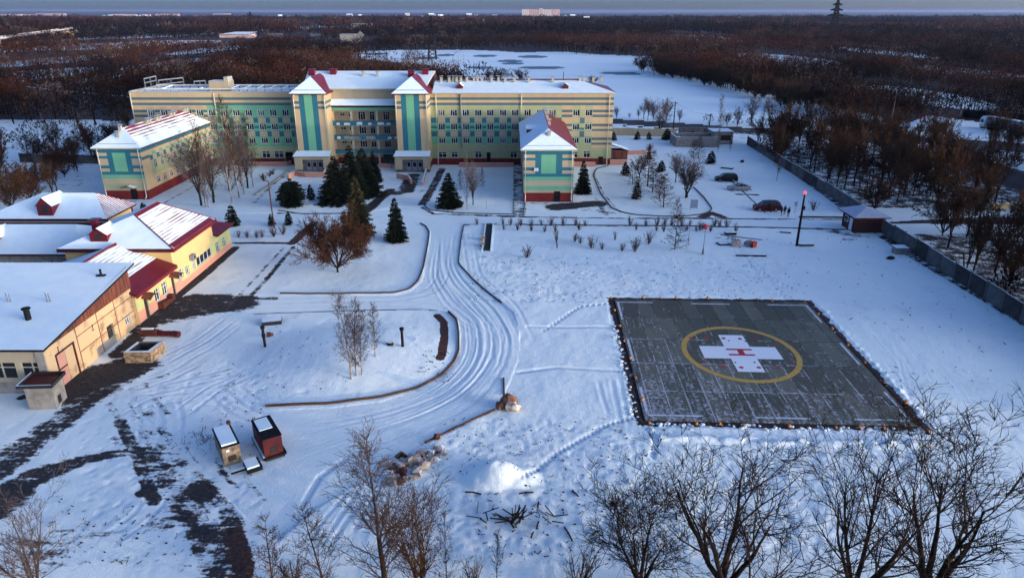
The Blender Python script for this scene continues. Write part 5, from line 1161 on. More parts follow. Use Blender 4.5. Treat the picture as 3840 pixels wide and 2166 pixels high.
# ------------------------------------------------------------------ woods: nearest trees as individuals, the rest as one mass
rw = random.Random(11)
def in_poly(x, y_, P):
    r = False
    for i in range(len(P)):
        x1, y1 = P[i][:2]; x2, y2 = P[(i + 1) % len(P)][:2]
        if (y1 > y_) != (y2 > y_) and x < (x2 - x1) * (y_ - y1) / (y2 - y1) + x1: r = not r
    return r
def visible(x, y_): return abs(x) < .78 * y_ + 12
n_ind = 0
def wood_tree(x, y_, h, label, group, kinds=(('wood', 0), ('wood', 1), ('wood', 2), ('woodtall', 0), ('woodtall', 1), ('woodtall', 2)), wid=1.0):
    global n_ind; n_ind += 1
    return place_tree('woodland_tree', TP[rw.choice(kinds)], on(x, y_), h, label, group, wid=wid * rw.uniform(.85, 1.15))
NOGO = [OUT1, OUT2, OUT3, OUT4, LAKE, g2([(2250, 300), (2700, 310), (2700, 375), (2250, 350)])]
k = 0
while k < 128:
    y_ = rw.uniform(62, 190); x = rw.uniform(64.5, 64.5 + min(95, .55 * y_))
    if not visible(x, y_) or any(in_poly(x, y_, P) for P in NOGO): continue
    if 107 < y_ < 128 and rw.random() < .6: continue
    h_ = rw.uniform(7, 13); f_ = 34 / (34 - h_)
    if any(in_poly(x * g_, y_ * g_, P) for P in NOGO[:4] for g_ in (f_, (1 + f_) / 2)) and rw.random() < .90: continue
    wood_tree(x, y_, h_, 'bare brown tree in the thicket beyond the concrete fence', 'trees beyond the concrete fence', (('wood', 1), ('woodtall', 0), ('woodtall', 1), ('woodtall', 2), ('woodtall', 1)), wid=.85); k += 1
k = 0
while k < 46:
    y_ = rw.uniform(120, 200); x = -86 - rw.uniform(0, 60)
    if any(in_poly(x * g_, y_ * g_, OUT3) for g_ in (1.05, 1.12, 1.2, 1.28)): continue
    if not visible(x, y_) or any(in_poly(x, y_, P) for P in NOGO): continue
    wood_tree(x, y_, rw.uniform(5, 10), 'bare tree in the woods left of the left wing', 'trees left of the hospital', wid=.9); k += 1
SH = interp(g2([(1620, 185), (1680, 196), (1760, 212), (1830, 232), (1900, 248), (1990, 276), (2080, 300), (2200, 300), (2280, 300)]), 44)
for i, (x, y_) in enumerate(SH):
    for _ in range(2):
        yy = y_ + rw.uniform(2, 22); xx = x + rw.uniform(-3, 14)
        wood_tree(xx, yy, rw.uniform(6, 11), 'bare tree on the near side of the wood along the frozen lake', 'trees along the lake shore', (('wood', 0), ('wood', 1), ('woodtall', 0)), wid=1.0)
k = 0
while k < 60:
    x = rw.uniform(-95, -20); y_ = rw.uniform(205, 300)
    if any(in_poly(x, y_, P) for P in NOGO): continue
    wood_tree(x, y_, rw.uniform(7, 11), 'rust brown bare tree in the wood behind the hospital', 'trees behind the hospital', (('wood', 1), ('wood', 2), ('wood', 0)), wid=1.2); k += 1
# the far woodland as one mass of twiggy crowns
def crowns(name, pts, nf, leaf, seed, tall=.5):
    """pts: x, y, z, height, width, tint; nf slivers each"""
    q = np.random.default_rng(seed); P = np.array(pts); n = len(P)
    a = q.uniform(0, 2 * PI, (n, nf)); cz = q.uniform(-.25, 1, (n, nf)); rr = np.sqrt(1 - np.clip(cz, -1, 1) ** 2) * q.uniform(.55, 1.0, (n, nf)) ** .5
    hw = P[:, 4:5] / 2; hh = P[:, 3:4]
    C = np.stack([P[:, 0:1] + rr * np.cos(a) * hw, P[:, 1:2] + rr * np.sin(a) * hw, P[:, 2:3] + hh * (.40 + .60 * cz * q.uniform(.6, 1, (n, nf)))], -1)
    d = np.stack([rr * np.cos(a) * .9, rr * np.sin(a) * .9, np.full_like(a, .85)], -1) + q.normal(0, .35, (n, nf, 3)); d /= np.linalg.norm(d, axis=-1, keepdims=True)
    s = np.cross(d, q.normal(0, 1, (n, nf, 3))); s /= np.linalg.norm(s, axis=-1, keepdims=True)
    L = (P[:, 4] * leaf)[:, None, None] * q.uniform(.6, 1.3, (n, nf, 1))
    V = np.stack([C - s * L * .20, C + s * L * .20, C + d * L], 2).reshape(-1, 3); F = np.arange(len(V)).reshape(-1, 3)
    # stems: one thin blade each
    S0 = P[:, :3].copy(); S1 = S0.copy(); S1[:, 2] += P[:, 3] * .7; w_ = (P[:, 4] * .02 + .06)[:, None]
    ax = np.c_[np.ones(n), np.zeros(n), np.zeros(n)]
    V2 = np.stack([S0 - ax * w_, S0 + ax * w_, S1], 1).reshape(-1, 3); F2 = np.arange(len(V2)).reshape(-1, 3) + len(V)
    me = mesh_np(name, np.r_[V, V2], np.r_[F, F2], ['far_twig'])
    at_ = me.attributes.new('tint', 'FLOAT', 'POINT')
    t = np.r_[np.repeat(P[:, 5], nf * 3), np.repeat(np.where(q.random(n) < .10, 2.0, P[:, 5]), 3)]
    at_.data.foreach_set('value', t.astype(np.float32)); return me
m = bpy.data.materials.new('far_twig'); m.use_nodes = True; t = m.node_tree; MATS['far_twig'] = m
an = t.nodes.new('ShaderNodeAttribute'); an.attribute_name = 'tint'; cr = t.nodes.new('ShaderNodeValToRGB'); mp_ = t.nodes.new('ShaderNodeMath'); mp_.operation = 'MULTIPLY'; mp_.inputs[1].default_value = .5
cr.color_ramp.elements[0].color = (0.010, 0.007, 0.006, 1); cr.color_ramp.elements[1].color = (0.20, 0.15, 0.12, 1); cr.color_ramp.elements[1].position = .95
for pos, c in ((.12, (0.012, 0.0075, 0.005, 1)), (.26, (0.030, 0.0125, 0.007, 1)), (.40, (0.062, 0.021, 0.0105, 1)), (.5, (0.052, 0.032, 0.022, 1))):
    e = cr.color_ramp.elements.new(pos); e.color = c
t.links.new(an.outputs['Fac'], mp_.inputs[0]); t.links.new(mp_.outputs[0], cr.inputs[0]); t.links.new(cr.outputs[0], t.nodes['Principled BSDF'].inputs['Base Color']); t.nodes['Principled BSDF'].inputs['Roughness'].default_value = .95; t.nodes['Principled BSDF'].inputs['Specular IOR Level'].default_value = .02
def scatter(y0, y1, sp, hmin, hmax, wmul, seed, gaps=.35):
    q = np.random.default_rng(seed); out = []; y_ = y0
    nx = lambda y_: int(2 * (.80 * y_ + 30) / sp)
    while y_ < y1:
        n = nx(y_); xs = np.linspace(-(.80 * y_ + 30), .80 * y_ + 30, n) + q.uniform(-sp * .5, sp * .5, n); ys = y_ + q.uniform(-sp * .5, sp * .5, n)
        out.append(np.c_[xs, ys]); y_ += sp
    P = np.concatenate(out); x, y2 = P[:, 0], P[:, 1]
    hh_ = q.uniform(hmin, hmax, len(x)); luck = q.random(len(x))
    ok = ~inside(LAKE, x, y2) & ~inside(OUT1, x, y2) & ~inside(OUT2, x, y2) & ~inside(OUT3, x, y2) & ~inside(OUT4, x, y2) & ~inside(SITE, x, y2)
    for pol in NOGO[5:]: ok &= ~inside(pol, x, y2)
    for c in CLEAR: ok &= ((x - c[0]) / c[2]) ** 2 + ((y2 - c[1]) / c[3]) ** 2 > 1
    ok &= ~((x > -100) & (x < 63) & (y2 < 232)); ok &= ~((np.abs(x) < 64) & (y2 < 215))
    fq = 34 / np.maximum(8, 34 - hh_)
    for g_ in (1.0, .55):
        ff_ = 1 + (fq - 1) * g_
        if y0 > 200: ok &= ~(inside(LAKE, x * ff_, y2 * ff_) & (luck < .9))
        ok &= ~(inside(OUT3, x * ff_, y2 * ff_) & (luck < .97))
    if y0 < 100:
        ok &= ~((x < 0) & (luck < .72))
        for f_ in (1.04, 1.09, 1.14):
            for P_ in (OUT1, OUT2): ok &= ~inside(P_, x * f_, y2 * f_)
    clump = vnoise(x, y2, 60 if sp < 12 else 240) + .5 * vnoise(x, y2, 18 if sp < 12 else 90)
    ok &= clump > -gaps
    n = int(ok.sum()); x, y2, clump = x[ok], y2[ok], clump[ok]; h = hh_[ok] * (1 + .35 * clump) * np.where(q.random(n) < .08, 1.35, 1)
    tint = np.clip(.38 + 1.2 * vnoise(x, y2, 45 if sp < 12 else 160) + 1.2 * vnoise(x + 999, y2, 110 if sp < 12 else 420) + q.normal(0, .10, n), 0, .98); tint = np.where(q.random(n) < .05, q.uniform(.9, 1.3, n), tint)
    zg = np.zeros(n); return np.c_[x, y2, zg - .2, h, h * wmul * q.uniform(.8, 1.2, n), tint]
CLEAR = list(CLR)
for vx, vy, rx, ry in ((595, 90, 22, 22), (880, 100, 16, 12), (905, 68, 30, 40), (130, 88, 30, 60), (690, 90, 20, 30), (480, 100, 40, 10)):
    p = G(vx, vy); CLEAR.append((p[0] * .86, p[1] * .86, rx * p[1] / 420, .15 * p[1]))
p0 = scatter(58, 232, 4.0, 1.6, 3.6, 1.1, 1, .22); p1 = scatter(232, 520, 6.6, 6, 11, 1.15, 2, .38); p2 = scatter(520, 1150, 12, 8, 12, 1.35, 3, .36); p3 = scatter(1150, 3800, 26, 9, 16, 2.2, 4, .33)
_a = scatter(240, 900, 26, 13, 17, .42, 21, .4); _a[:, 5] = np.where(np.arange(len(_a)) % 3 == 0, 1.35, _a[:, 5]); pE = _a
qb = np.random.default_rng(8); pB = []
while len(pB) < 420:   # wood continued unseen to the right, added and outlined to shade the hospital foot
    x, y2 = qb.uniform(105, 260), qb.uniform(48, 230)
    if x > .74 * y2 + 8 and y2 > 168 - .445 * (x + 71): pB.append((x, y2, -.2, qb.uniform(10, 14.5), qb.uniform(7, 10), qb.uniform(.1, .8)))
for nm, P, nf, lf in (('undergrowth', p0, 70, .17), ('woodland', p1, 230, .075), ('woodland', p2, 110, .10), ('woodland', p3, 40, .17), ('woodland', pB, 120, .10), ('woodland', pE, 110, .10)):
    tag(link(nm, crowns(nm, P, nf, lf, len(P))), {'undergrowth': 'low brown brushwood beyond the grounds'}.get(nm, 'leafless brown woodland stretching to the horizon'), 'woodland' if nm == 'woodland' else 'brushwood', kind='stuff')
# ------------------------------------------------------------------ helipad
def pad_mat():
    g = gnodes('pad_slab'); t = g['t']; co = g['co']
    def mapping(sc):
        m = t.nodes.new('ShaderNodeMapping'); m.inputs['Scale'].default_value = sc; t.links.new(co, m.inputs[0]); return m.outputs[0]
    M_, R2, Mx_, N_ = g['math_'], g['ramp'], g['mix'], g['noise']
    sx = t.nodes.new('ShaderNodeSeparateXYZ'); t.links.new(co, sx.inputs[0])
    def joint(axis, pitch, off, w):
        v = M_('ADD', sx.outputs[axis], off); v = M_('DIVIDE', v, pitch); f = M_('FRACT', v); d = M_('ABSOLUTE', M_('SUBTRACT', f, .5)); return R2(d, .5 - w / pitch, .5 - w / pitch * .4), M_('FLOOR', v)
    jx, ix = joint(0, 1.85, 100 * 1.85 + .2, .075); jy, iy = joint(1, 5.75, 5.75 * 10 + 3.2, .10)
    wn = t.nodes.new('ShaderNodeTexWhiteNoise'); wn.noise_dimensions = '2D'; cb_ = t.nodes.new('ShaderNodeCombineXYZ'); t.links.new(ix, cb_.inputs[0]); t.links.new(iy, cb_.inputs[1]); t.links.new(cb_.outputs[0], wn.inputs['Vector'])
    n_big = N_(.25, 5); n_f = N_(2.5, 8, .7); st = N_(1.0, 7, .65, mapping((2.6, .30, 1))); st2 = N_(1.0, 7, .7, mapping((.35, 2.4, 1)))
    base = Mx_(R2(M_('ADD', M_('MULTIPLY', wn.outputs['Value'], .5), M_('MULTIPLY', n_f, .6)), .25, .85), (0.058, 0.062, 0.046), (0.130, 0.132, 0.100))
    base = Mx_(M_('MULTIPLY', R2(n_big, .45, .65), .6), base, (0.075, 0.062, 0.048))
    base = Mx_(M_('MULTIPLY', M_('MAXIMUM', jx, jy), .7), base, (0.018, 0.016, 0.015))
    # snow caught in the joints and swept into streaks, thicker towards the near left
    side = M_('ADD', M_('MULTIPLY', sx.outputs[1], -.006), M_('MULTIPLY', sx.outputs[0], -.004))
    jm = M_('MULTIPLY', M_('MULTIPLY', M_('MAXIMUM', jx, jy), .55), R2(M_('ADD', M_('ADD', M_('MULTIPLY', n_f, .5), M_('MULTIPLY', N_(.6, 4), .5)), side), .46, .58))
    sm = R2(M_('ADD', M_('ADD', M_('MULTIPLY', st, .7), M_('MULTIPLY', n_big, .3)), side), .53, .63); sm2 = R2(M_('ADD', st2, M_('MULTIPLY', sx.outputs[0], .006)), .62, .70)
    allm = M_('MAXIMUM', jm, M_('MULTIPLY', M_('MAXIMUM', sm, sm2), M_('MULTIPLY', R2(n_f, .42, .66), .6)))
    g['out'](Mx_(allm, base, (0.62, 0.66, 0.72)), .8); g['bump'](n_f, .3, .02)
pad_mat()
mat('paint_white', (0.66, 0.69, 0.72), 0.7, scale=3, col2=(0.58, 0.60, 0.62), thr=(.3, .45))
mat('paint_line', (0.52, 0.54, 0.56), 0.7, scale=2.2, col2=(0.16, 0.16, 0.16), thr=(.36, .48))
mat('paint_yellow', (0.44, 0.27, 0.055), 0.75, scale=1.6, col2=(0.30, 0.20, 0.06), thr=(.32, .5))
mat('paint_red', (0.42, 0.015, 0.03), 0.7, scale=2.5, col2=(0.34, 0.02, 0.03))
pad = empty('helipad', (PADC[0], PADC[1], 0.04), 'dark concrete helipad with yellow ring, white cross and red H', 'helipad', rz=PADR)
MB().box((-12.05, -14.1, -.4), (12.05, 14.1, 0), 'pad_slab').build('slab', pad, local=True)
def flat(m, pts, z, mt): m.poly([(x, y_, z) for x, y_ in pts], mt)
m = MB(); cy = -.42; a, b, c, d = 1.37, 4.12, 4.35, 1.45
flat(m, [(-a, c + cy), (-a, d + cy), (-b, d + cy), (-b, -d + cy), (-a, -d + cy), (-a, -c + cy), (a, -c + cy), (a, -d + cy), (b, -d + cy), (b, d + cy), (a, d + cy), (a, c + cy)], .008, 'paint_white'); m.build('cross_marking', pad, local=True)
m = MB()
for x0, x1, y0, y1 in ((-1.35, 1.4, .12, .48), (-1.35, 1.4, -1.15, -.78), (-.22, .42, -.78, .12)): flat(m, [(x0, y0), (x1, y0), (x1, y1), (x0, y1)], .014, 'paint_red')
m.build('letter_h_marking', pad, local=True)
m = MB(); n = 96
for i in range(n):
    a0, a1 = 2 * PI * i / n, 2 * PI * (i + 1) / n; P = [(r * math.cos(q) * .96, r * 1.03 * math.sin(q) + cy) for r, q in ((5.85, a0), (6.45, a0), (6.45, a1), (5.85, a1))]; flat(m, P, .008, 'paint_yellow')
m.build('ring_marking', pad, local=True)
for seg in ((-11.9, -7.35, 13.05, 13.3), (-2.6, 2.2, 12.9, 13.15), (6.9, 11.6, 12.9, 13.15), (-11.7, -6.75, -13.5, -13.25), (-2.0, 2.8, -13.55, -13.3), (6.7, 11.6, -13.55, -13.3)):
    m = MB(); flat(m, [(seg[0], seg[2]), (seg[1], seg[2]), (seg[1], seg[3]), (seg[0], seg[3])], .008, 'paint_line'); m.build('edge_line', pad, local=True)
for x in (-11.85, 11.5):
    for y0, y1 in ((7.8, 13.0), (-2.8, 2.35), (-13.2, -8.3)): m = MB(); flat(m, [(x, y0), (x + .26, y0), (x + .26, y1), (x, y1)], .0085, 'paint_line'); m.build('edge_line', pad, local=True)
for x, y_ in ((-.95, 3.05), (.85, 3.0), (-.8, -3.85), (1.0, -3.8), (-4.57, 3.03), (-2.87, 3.19), (2.74, 3.01), (-4.35, -2.57), (-2.61, -3.7), (4.66, -2.82), (3.0, -3.79), (4.68, 1.98)):
    m = MB(); r = .24; flat(m, [(x + r * math.cos(2 * PI * i / 12), y_ + r * math.sin(2 * PI * i / 12)) for i in range(12)], .015, 'paint_red'); m.build('spot_marking', pad, local=True)
for x, y_ in ((-.6, 2.3), (1.2, 2.2), (-1.2, -2.9), (.8, -2.8)): m = MB(); flat(m, [(x, y_), (x + .18, y_ + .05), (x + .14, y_ + .32), (x - .04, y_ + .26)], .012, 'asph_dark' if 'asph_dark' in MATS else 'dark_recess_and_shade'); m.build('scuff', pad, local=True)
# lights round it
def light_mesh():
    m = MB(); m.box((-.14, -.14, -.1), (.14, .14, .12), 'dark_iron'); m.cyl((0, 0), .13, .12, .34, 'orange_lamp', 8, r1=.10); return m.mesh('marker_light')
ML = light_mesh(); CD = crop(2880, 1586, 2.505)
lp = [('far', CH, [(230, 150), (527, 150), (690, 152), (838, 155), (1135, 158), (1440, 163), (1597, 165), (1742, 176), (2050, 180)]), ('left', CH, [(262, 268), (312, 412), (352, 552), (408, 714), (460, 895), (520, 1102), (588, 1328)]),
      ('near', CH, [(1030, 1338), (1250, 1338), (1472, 1352), (1900, 1362), (2340, 1372)]), ('near', CD, [(860, 52), (1085, 62), (1500, 92)]), ('right', CQ, [(472, 602), (600, 742), (750, 892), (910, 1055), (1092, 1248), (1290, 1440)])]
for side, f, L in lp:
    for i, q in enumerate(L):
        p = G(*f(*q)); o = link('marker_light', ML, None, (p[0], p[1], gz(p[0], p[1]) + .02), rnd.uniform(0, 3)); s = rnd.uniform(.9, 1.3); o.scale = (s, s, s)
        tag(o, f'small orange marker light along the {side} edge of the helipad', 'light', 'marker lights round the helipad')
# clods pushed up along the near and left edges
mat('dirty_snow', (0.60, 0.66, 0.68), 0.85, scale=2.5, col2=(0.16, 0.15, 0.14), thr=(.30, .48), bump=.4)
m = MB(); q = random.Random(9)
for i in range(150):
    if q.random() < .62: lx, ly = q.uniform(-12.5, 12), -14.6 - abs(q.gauss(0, .45)); 
    else: lx, ly = -12.6 - abs(q.gauss(0, .4)), q.uniform(-14, 6)
    c, s = math.cos(PADR), math.sin(PADR); x, y_ = PADC[0] + lx * c - ly * s, PADC[1] + lx * s + ly * c; r = q.uniform(.06, .2)
    m.blob((x, y_, gz(x, y_) + r * .3), (r * q.uniform(.8, 1.6), r, r * .7), 'dirty_snow', i, .35, 4)
tag(m.build('snow_clods'), 'dirty snow clods heaped along the helipad edge', 'snow clods', kind='stuff')
# ------------------------------------------------------------------ kerbs
def kerb(pts, w, h, label, mt='kerb_stone', n=None):
    P = interp(g2(pts), n or max(2, len(pts) * 8)) if len(pts) > 2 else np.array(g2(pts)); m = MB()
    d = np.gradient(P, axis=0); nn_ = np.c_[-d[:, 1], d[:, 0]] / np.maximum(1e-9, np.hypot(*d.T))[:, None] * w / 2
    A = P + nn_; B = P - nn_; zz = [gz(*p) for p in P]
    for i in range(len(P) - 1):
        z0, z1 = zz[i] - .25, zz[i + 1] - .25; t0, t1 = zz[i] + h, zz[i + 1] + h; a0, a1, b0, b1 = A[i], A[i + 1], B[i], B[i + 1]
        m.poly([(*b0, t0), (*b1, t1), (*a1, t1), (*a0, t0)], mt); m.poly([(*b0, z0), (*b1, z1), (*b1, t1), (*b0, t0)], mt); m.poly([(*a1, z1), (*a0, z0), (*a0, t0), (*a1, t1)], mt)
    for i in (0, -1): m.poly([(*A[i], zz[i] - .2), (*B[i], zz[i] - .2), (*B[i], zz[i] + h), (*A[i], zz[i] + h)], mt)
    tag(m.build('kerb'), label, 'kerb', 'kerbs along the drives')
kerb([(705, 738), (850, 739), (990, 738), (1030, 728), (1052, 706), (1064, 675), (1076, 615), (1080, 585), (1072, 570), (1058, 562)], .20, .16, 'long dark kerb round the middle lawn corner', 'kerb_stone')
kerb([(1166, 568), (1160, 600), (1155, 640), (1153, 662), (1190, 702), (1225, 733), (1262, 762)], .16, .14, 'dark kerb bending along the right side of the main drive')
kerb([(668, 1022), (830, 1015), (960, 999), (1050, 975), (1112, 942), (1143, 908), (1154, 880), (1153, 830), (1148, 803), (1128, 786)], .18, .2, 'brown kerb curling round the island', 'kerb_brown')
kerb([(1070, 1114), (1150, 1075), (1245, 1031)], .16, .2, 'straight brown kerb below the main drive', 'kerb_brown'); kerb([(1267, 950), (1268, 992)], .16, .12, 'short dark kerb stub beside the brown boulder')
kerb([(1166, 565), (1250, 563)], .18, .12, 'short kerb at the top of the open snow'); kerb([(1310, 565), (1700, 568), (2140, 577)], .18, .12, 'long thin kerb on the near side of the avenue')
kerb([(1108, 450), (1075, 500), (1064, 516), (1082, 530), (1150, 537), (1300, 541)], .18, .15, 'kerb round the lawn right of the right tower'); kerb([(1292, 425), (1294, 540)], .14, .15, 'straight pale kerb at the right side of that lawn', 'cornice_paint'); kerb([(1322, 512), (1318, 540)], .14, .15, 'pale kerb stub at the right wing corner', 'cornice_paint')
kerb([(1530, 418), (1500, 425), (1492, 440), (1510, 485), (1540, 525), (1580, 538), (1650, 544), (1720, 545), (1780, 538), (1792, 526), (1770, 495), (1745, 472)], .18, .15, 'kerb all round the snowy park')
kerb([(700, 530), (760, 538), (925, 536), (945, 525), (975, 490)], .16, .14, 'kerb before the round-crowned fir'); kerb([(725, 430), (690, 458), (640, 492)], .3, .3, 'snowy step edge curving from the left terrace', 'cornice_paint')
kerb([(640, 790), (830, 782), (1040, 777), (1100, 780)], .10, .05, 'faint kerb line along the top of the island'); kerb([(2010, 546), (2140, 548)], .25, .25, 'dark kerb on the far side of the avenue by the gatehouse'); kerb([(1840, 455), (1880, 492), (1925, 535)], .14, .08, 'thin kerb line behind the parked cars')
# ------------------------------------------------------------------ fences and walls
def panel_fence(pts, n_panels, h, label, mt='fence_concrete'):
    P = interp(pts, n_panels + 1) if len(pts) > 2 else np.linspace(pts[0], pts[1], n_panels + 1)
    root = empty('concrete_fence', (float(P[0][0]), float(P[0][1]), 0), label, 'fence', 'concrete panel fences')
    L = float(np.hypot(*(P[1] - P[0]))); q = random.Random(int(L * 100))
    pm = MB().box((.12, -.07, -.3), (L - .12, .07, h), mt, top='snow_cover').box((.3, -.1, .3), (L - .3, -.071, h - .3), mt).mesh('panel'); pm2 = MB().box((.12, -.07, -.3), (L - .12, .07, h), 'fence_dark' if mt == 'fence_concrete' else mt, top='snow_cover').box((.3, -.1, .3), (L - .3, -.071, h - .3), 'fence_dark' if mt == 'fence_concrete' else mt).mesh('panel'); po = MB().box((-.12, -.12, -.3), (.12, .12, h + .12), mt, top='snow_cover').mesh('post')
    for i in range(len(P)):
        a = P[i] - P[0]; dz = gz(*P[i]) + q.uniform(-.06, .06)
        if i < len(P) - 1: d = P[i + 1] - P[i]; o = link('panel', pm2 if q.random() < .4 else pm, root, (float(a[0]), float(a[1]), dz), math.atan2(d[1], d[0])); o.rotation_euler[1] = q.uniform(-.008, .008); o.rotation_euler[0] = q.uniform(-.05, .05)
        link('post', po, root, (float(a[0]), float(a[1]), dz))
panel_fence([(64.8, 193.5), (62.6, 122.5)], 18, 2.3, 'long grey concrete fence from the ruin to the gatehouse')
panel_fence([(61.4, 111.0), (59.9, 74.0), (59.0, 50.0)], 17, 2.3, 'grey concrete fence running from the gatehouse to the right edge of the picture')
a, b = G(*CB(60, 655)), G(*CB(1050, 680))
panel_fence([(a[0], a[1]), (b[0], b[1])], 12, 2.2, 'beige boundary wall behind the row of little spruces', 'pale_cream_wall')
a, b = G(*CB(1100, 640)), G(*CB(1630, 645)); panel_fence([(a[0], a[1]), (b[0], b[1])], 7, 2.0, 'grey boundary wall behind the concrete ruin')
a, b = (-86.5, 166), (-120, 170); panel_fence([a, b], 10, 2.1, 'grey boundary fence left of the hospital')
# ruin and garage
r = empty('concrete_ruin', on(*G(*CB(1050, 840))[:2]), 'roofless low concrete ruin among the park trees', 'ruin'); x, y_, z_ = r.location
x2, y2, _ = G(*CB(1730, 845)); m = MB(); m.box((x, y_, 0), (x2, y_ + .3, 2.7), 'concrete', top='snow_cover'); m.box((x, y_ + .31, 0), (x + .3, y_ + 7, 2.7), 'concrete', top='snow_cover'); m.box((x, y_ + 7.01, 0), (x2, y_ + 7.3, 2.7), 'concrete', top='snow_cover'); m.box((x2 - .3, y_ + .31, 0), (x2, y_ + 7, 2.3), 'concrete', top='snow_cover'); m.build('wall', r)
m = MB(); q = random.Random(8)
for i in range(9): xx, yy = x + q.uniform(1.5, x2 - x - 1.5), y_ + q.uniform(1.5, 6); m.blob((xx, yy, .8), (q.uniform(.8, 1.8), q.uniform(.8, 1.4), q.uniform(.5, 1.3)), 'dirty_snow', i, .3, 5)
m.build('rubble_fill', r)
a = G(*CB(1640, 800)); b = G(*CB(1910, 800)); gr = empty('garage', on(a[0], a[1]), 'small flat snowy roofed garage at the back corner of the grounds', 'garage')
m = MB(); m.box((a[0], a[1], 0), (a[0] + 1.8, a[1] + 5, 3.4), 'grey_plaster', skip='t'); m.box((a[0] + 5.2, a[1], 0), (b[0], a[1] + 5, 3.4), 'grey_plaster', skip='t'); m.box((a[0] + 1.8, a[1] + .4, 0), (a[0] + 5.2, a[1] + 5, 3.4), 'dark_recess_and_shade', skip='t'); m.box((a[0] + 1.8, a[1] - .02, 2.6), (a[0] + 5.2, a[1] + .38, 3.4), 'grey_plaster'); m.build('wall', gr)
MB().box((a[0] - .6, a[1] - .6, 3.41), (b[0] + .4, a[1] + 5.4, 3.65), 'concrete', top='snow_cover').build('roof', gr)
MB().box((a[0] + 1.9, a[1] + .3, .2), (a[0] + 5.1, a[1] + .39, 1.1), 'grey_plaster').build('sill_wall', gr)
# gatehouse
gh = empty('gatehouse', on(59, 111.5), 'dark brick gatehouse with grey hipped roof where the fence meets the avenue', 'gatehouse')
mat('dark_brick', (0.075, 0.022, 0.018), .9, .3, 2)
m = MB(); m.box((56.7, 111.0, -.2), (61.2, 115.8, 2.8), 'dark_brick', skip='tb'); m.build('wall', gh)
m = MB(); A, B, Cc, D = (55.9, 110.1, 2.8), (62.0, 110.1, 2.8), (62.0, 116.7, 2.8), (55.9, 116.7, 2.8); p1_, p2_ = (58.9, 112.8, 3.9), (58.9, 114.2, 3.9)
mat('frost_roof', (0.42, 0.46, 0.52), .8, .12, .8); slab_poly(m, [A, B, p1_], 'frost_roof', .15); slab_poly(m, [B, Cc, p2_, p1_], 'frost_roof', .15); slab_poly(m, [Cc, D, p2_], 'frost_roof', .15); slab_poly(m, [D, A, p1_, p2_], 'frost_roof', .15); m.build('roof', gh)
w_ = MB().box((56.6, 112.0, .1), (56.69, 113.0, 2.1), 'white_frame').build('door', gh); MB().box((56.55, 112.8, 1.0), (56.597, 112.9, 1.1), 'grey_iron').build('handle', w_)
f = MB().box((56.62, 113.6, 1.1), (56.69, 114.9, 2.1), 'white_frame').build('window', gh); MB().box((56.60, 113.7, 1.2), (56.617, 114.8, 2.0), 'glass_dark').build('pane', f)
# well by the fence
p = at(*CR(1230, 1425)); o = MB().box((p[0] - .8, p[1] - .6, p[2]), (p[0] + .8, p[1] + .7, p[2] + .9), 'concrete').box((p[0] - 1.0, p[1] - .8, p[2] + .901), (p[0] + 1.0, p[1] + .9, p[2] + 1.1), 'concrete', top='snow_cover').build('concrete_well'); tag(o, 'square concrete well head with snowy lid beside the fence', 'well')
# ------------------------------------------------------------------ poles, pipes and signs
def pole(name, vx, vb, vt, r, mt, label, cat, lamp=None, group=None, r1=None):
    p = at(vx, vb); top = GY(vx, vt, p[1])[2]; o = empty(name, p, label, cat, group)
    MB().tube([(p[0], p[1], p[2] - .3), (p[0], p[1], top * .72), (p[0], p[1], top)], r, mt, 8, r1 or r * .6).build('pole', o)
    return o, p, top
o, p, t_ = pole('light_pole', 2004, 618, 490, .22, 'dark_iron', 'tall black pole with a glowing red lamp at its top', 'pole'); MB().blob((p[0], p[1], t_ + .35), (.24, .24, .24), 'lit_red', 2, .05, 6).build('lamp', o); MB().box((p[0] - .1, p[1] - .4, t_ * .72), (p[0] + .25, p[1] - .23, t_ * .72 + .6), 'dark_iron').build('junction_box', o)
o = MB().box((p[0] + .3, p[1] - .3, p[2] + .1), (p[0] + 2.6, p[1] + .2, p[2] + .35), 'dark_iron', top='snow_cover').build('bench_plank'); o.location = (0, 0, 0); tag(o, 'dark plank bench just right of the tall black pole', 'bench')
o, p, t_ = pole('light_pole', 1768, 640, 572, .07, 'grey_iron', 'thin pole carrying a round red lamp', 'pole'); MB().blob((p[0], p[1], t_ + .1), (.42, .42, .42), 'lit_red' if 0 else 'sign_red', 5, .03, 8).cyl((p[0], p[1]), .10, t_ + .5, t_ + .75, 'lamp_glass').build('lamp', o); MB().cyl((p[0], p[1]), .22, p[2] - .1, p[2] + .9, 'grey_iron', 8, r1=.12).build('base', o)
pole('thin_pole', 1731, 615, 562, .05, 'grey_iron', 'thin bare grey pole between the larch and the red round lamp', 'pole')
o, p, t_ = pole('lamp_pole', 690, 574, 456, .13, 'rust', 'tall thin rusty lamp pole on the left lawn', 'pole'); MB().tube([(p[0], p[1], t_), (p[0] - .8, p[1] - .3, t_ + .25)], .06, 'rust', 5).build('arm', o)
for i, (vx, vb, vt) in enumerate(((187, 222, 178), (308, 235, 192), (345, 220, 180), (100, 206, 183), (275, 240, 212))):
    o, p, t_ = pole('street_lamp', vx, vb, vt, .16, 'pipe_cream', ('left lamp post standing behind the road left of the hospital', 'lamp post nearest the hospital corner on the side road', 'curved-top lamp post just behind the hospital corner', 'farthest small lamp post on the left road', 'short pole before the left road')[i], 'street lamp', group='lamp posts along the left road')
    if i in (0, 1, 2): MB().tube([(p[0], p[1], t_), (p[0] + .6, p[1], t_ + .7), (p[0] + 1.4, p[1], t_ + .8)], .09, 'pipe_cream', 5).build('arm', o)
ups = []
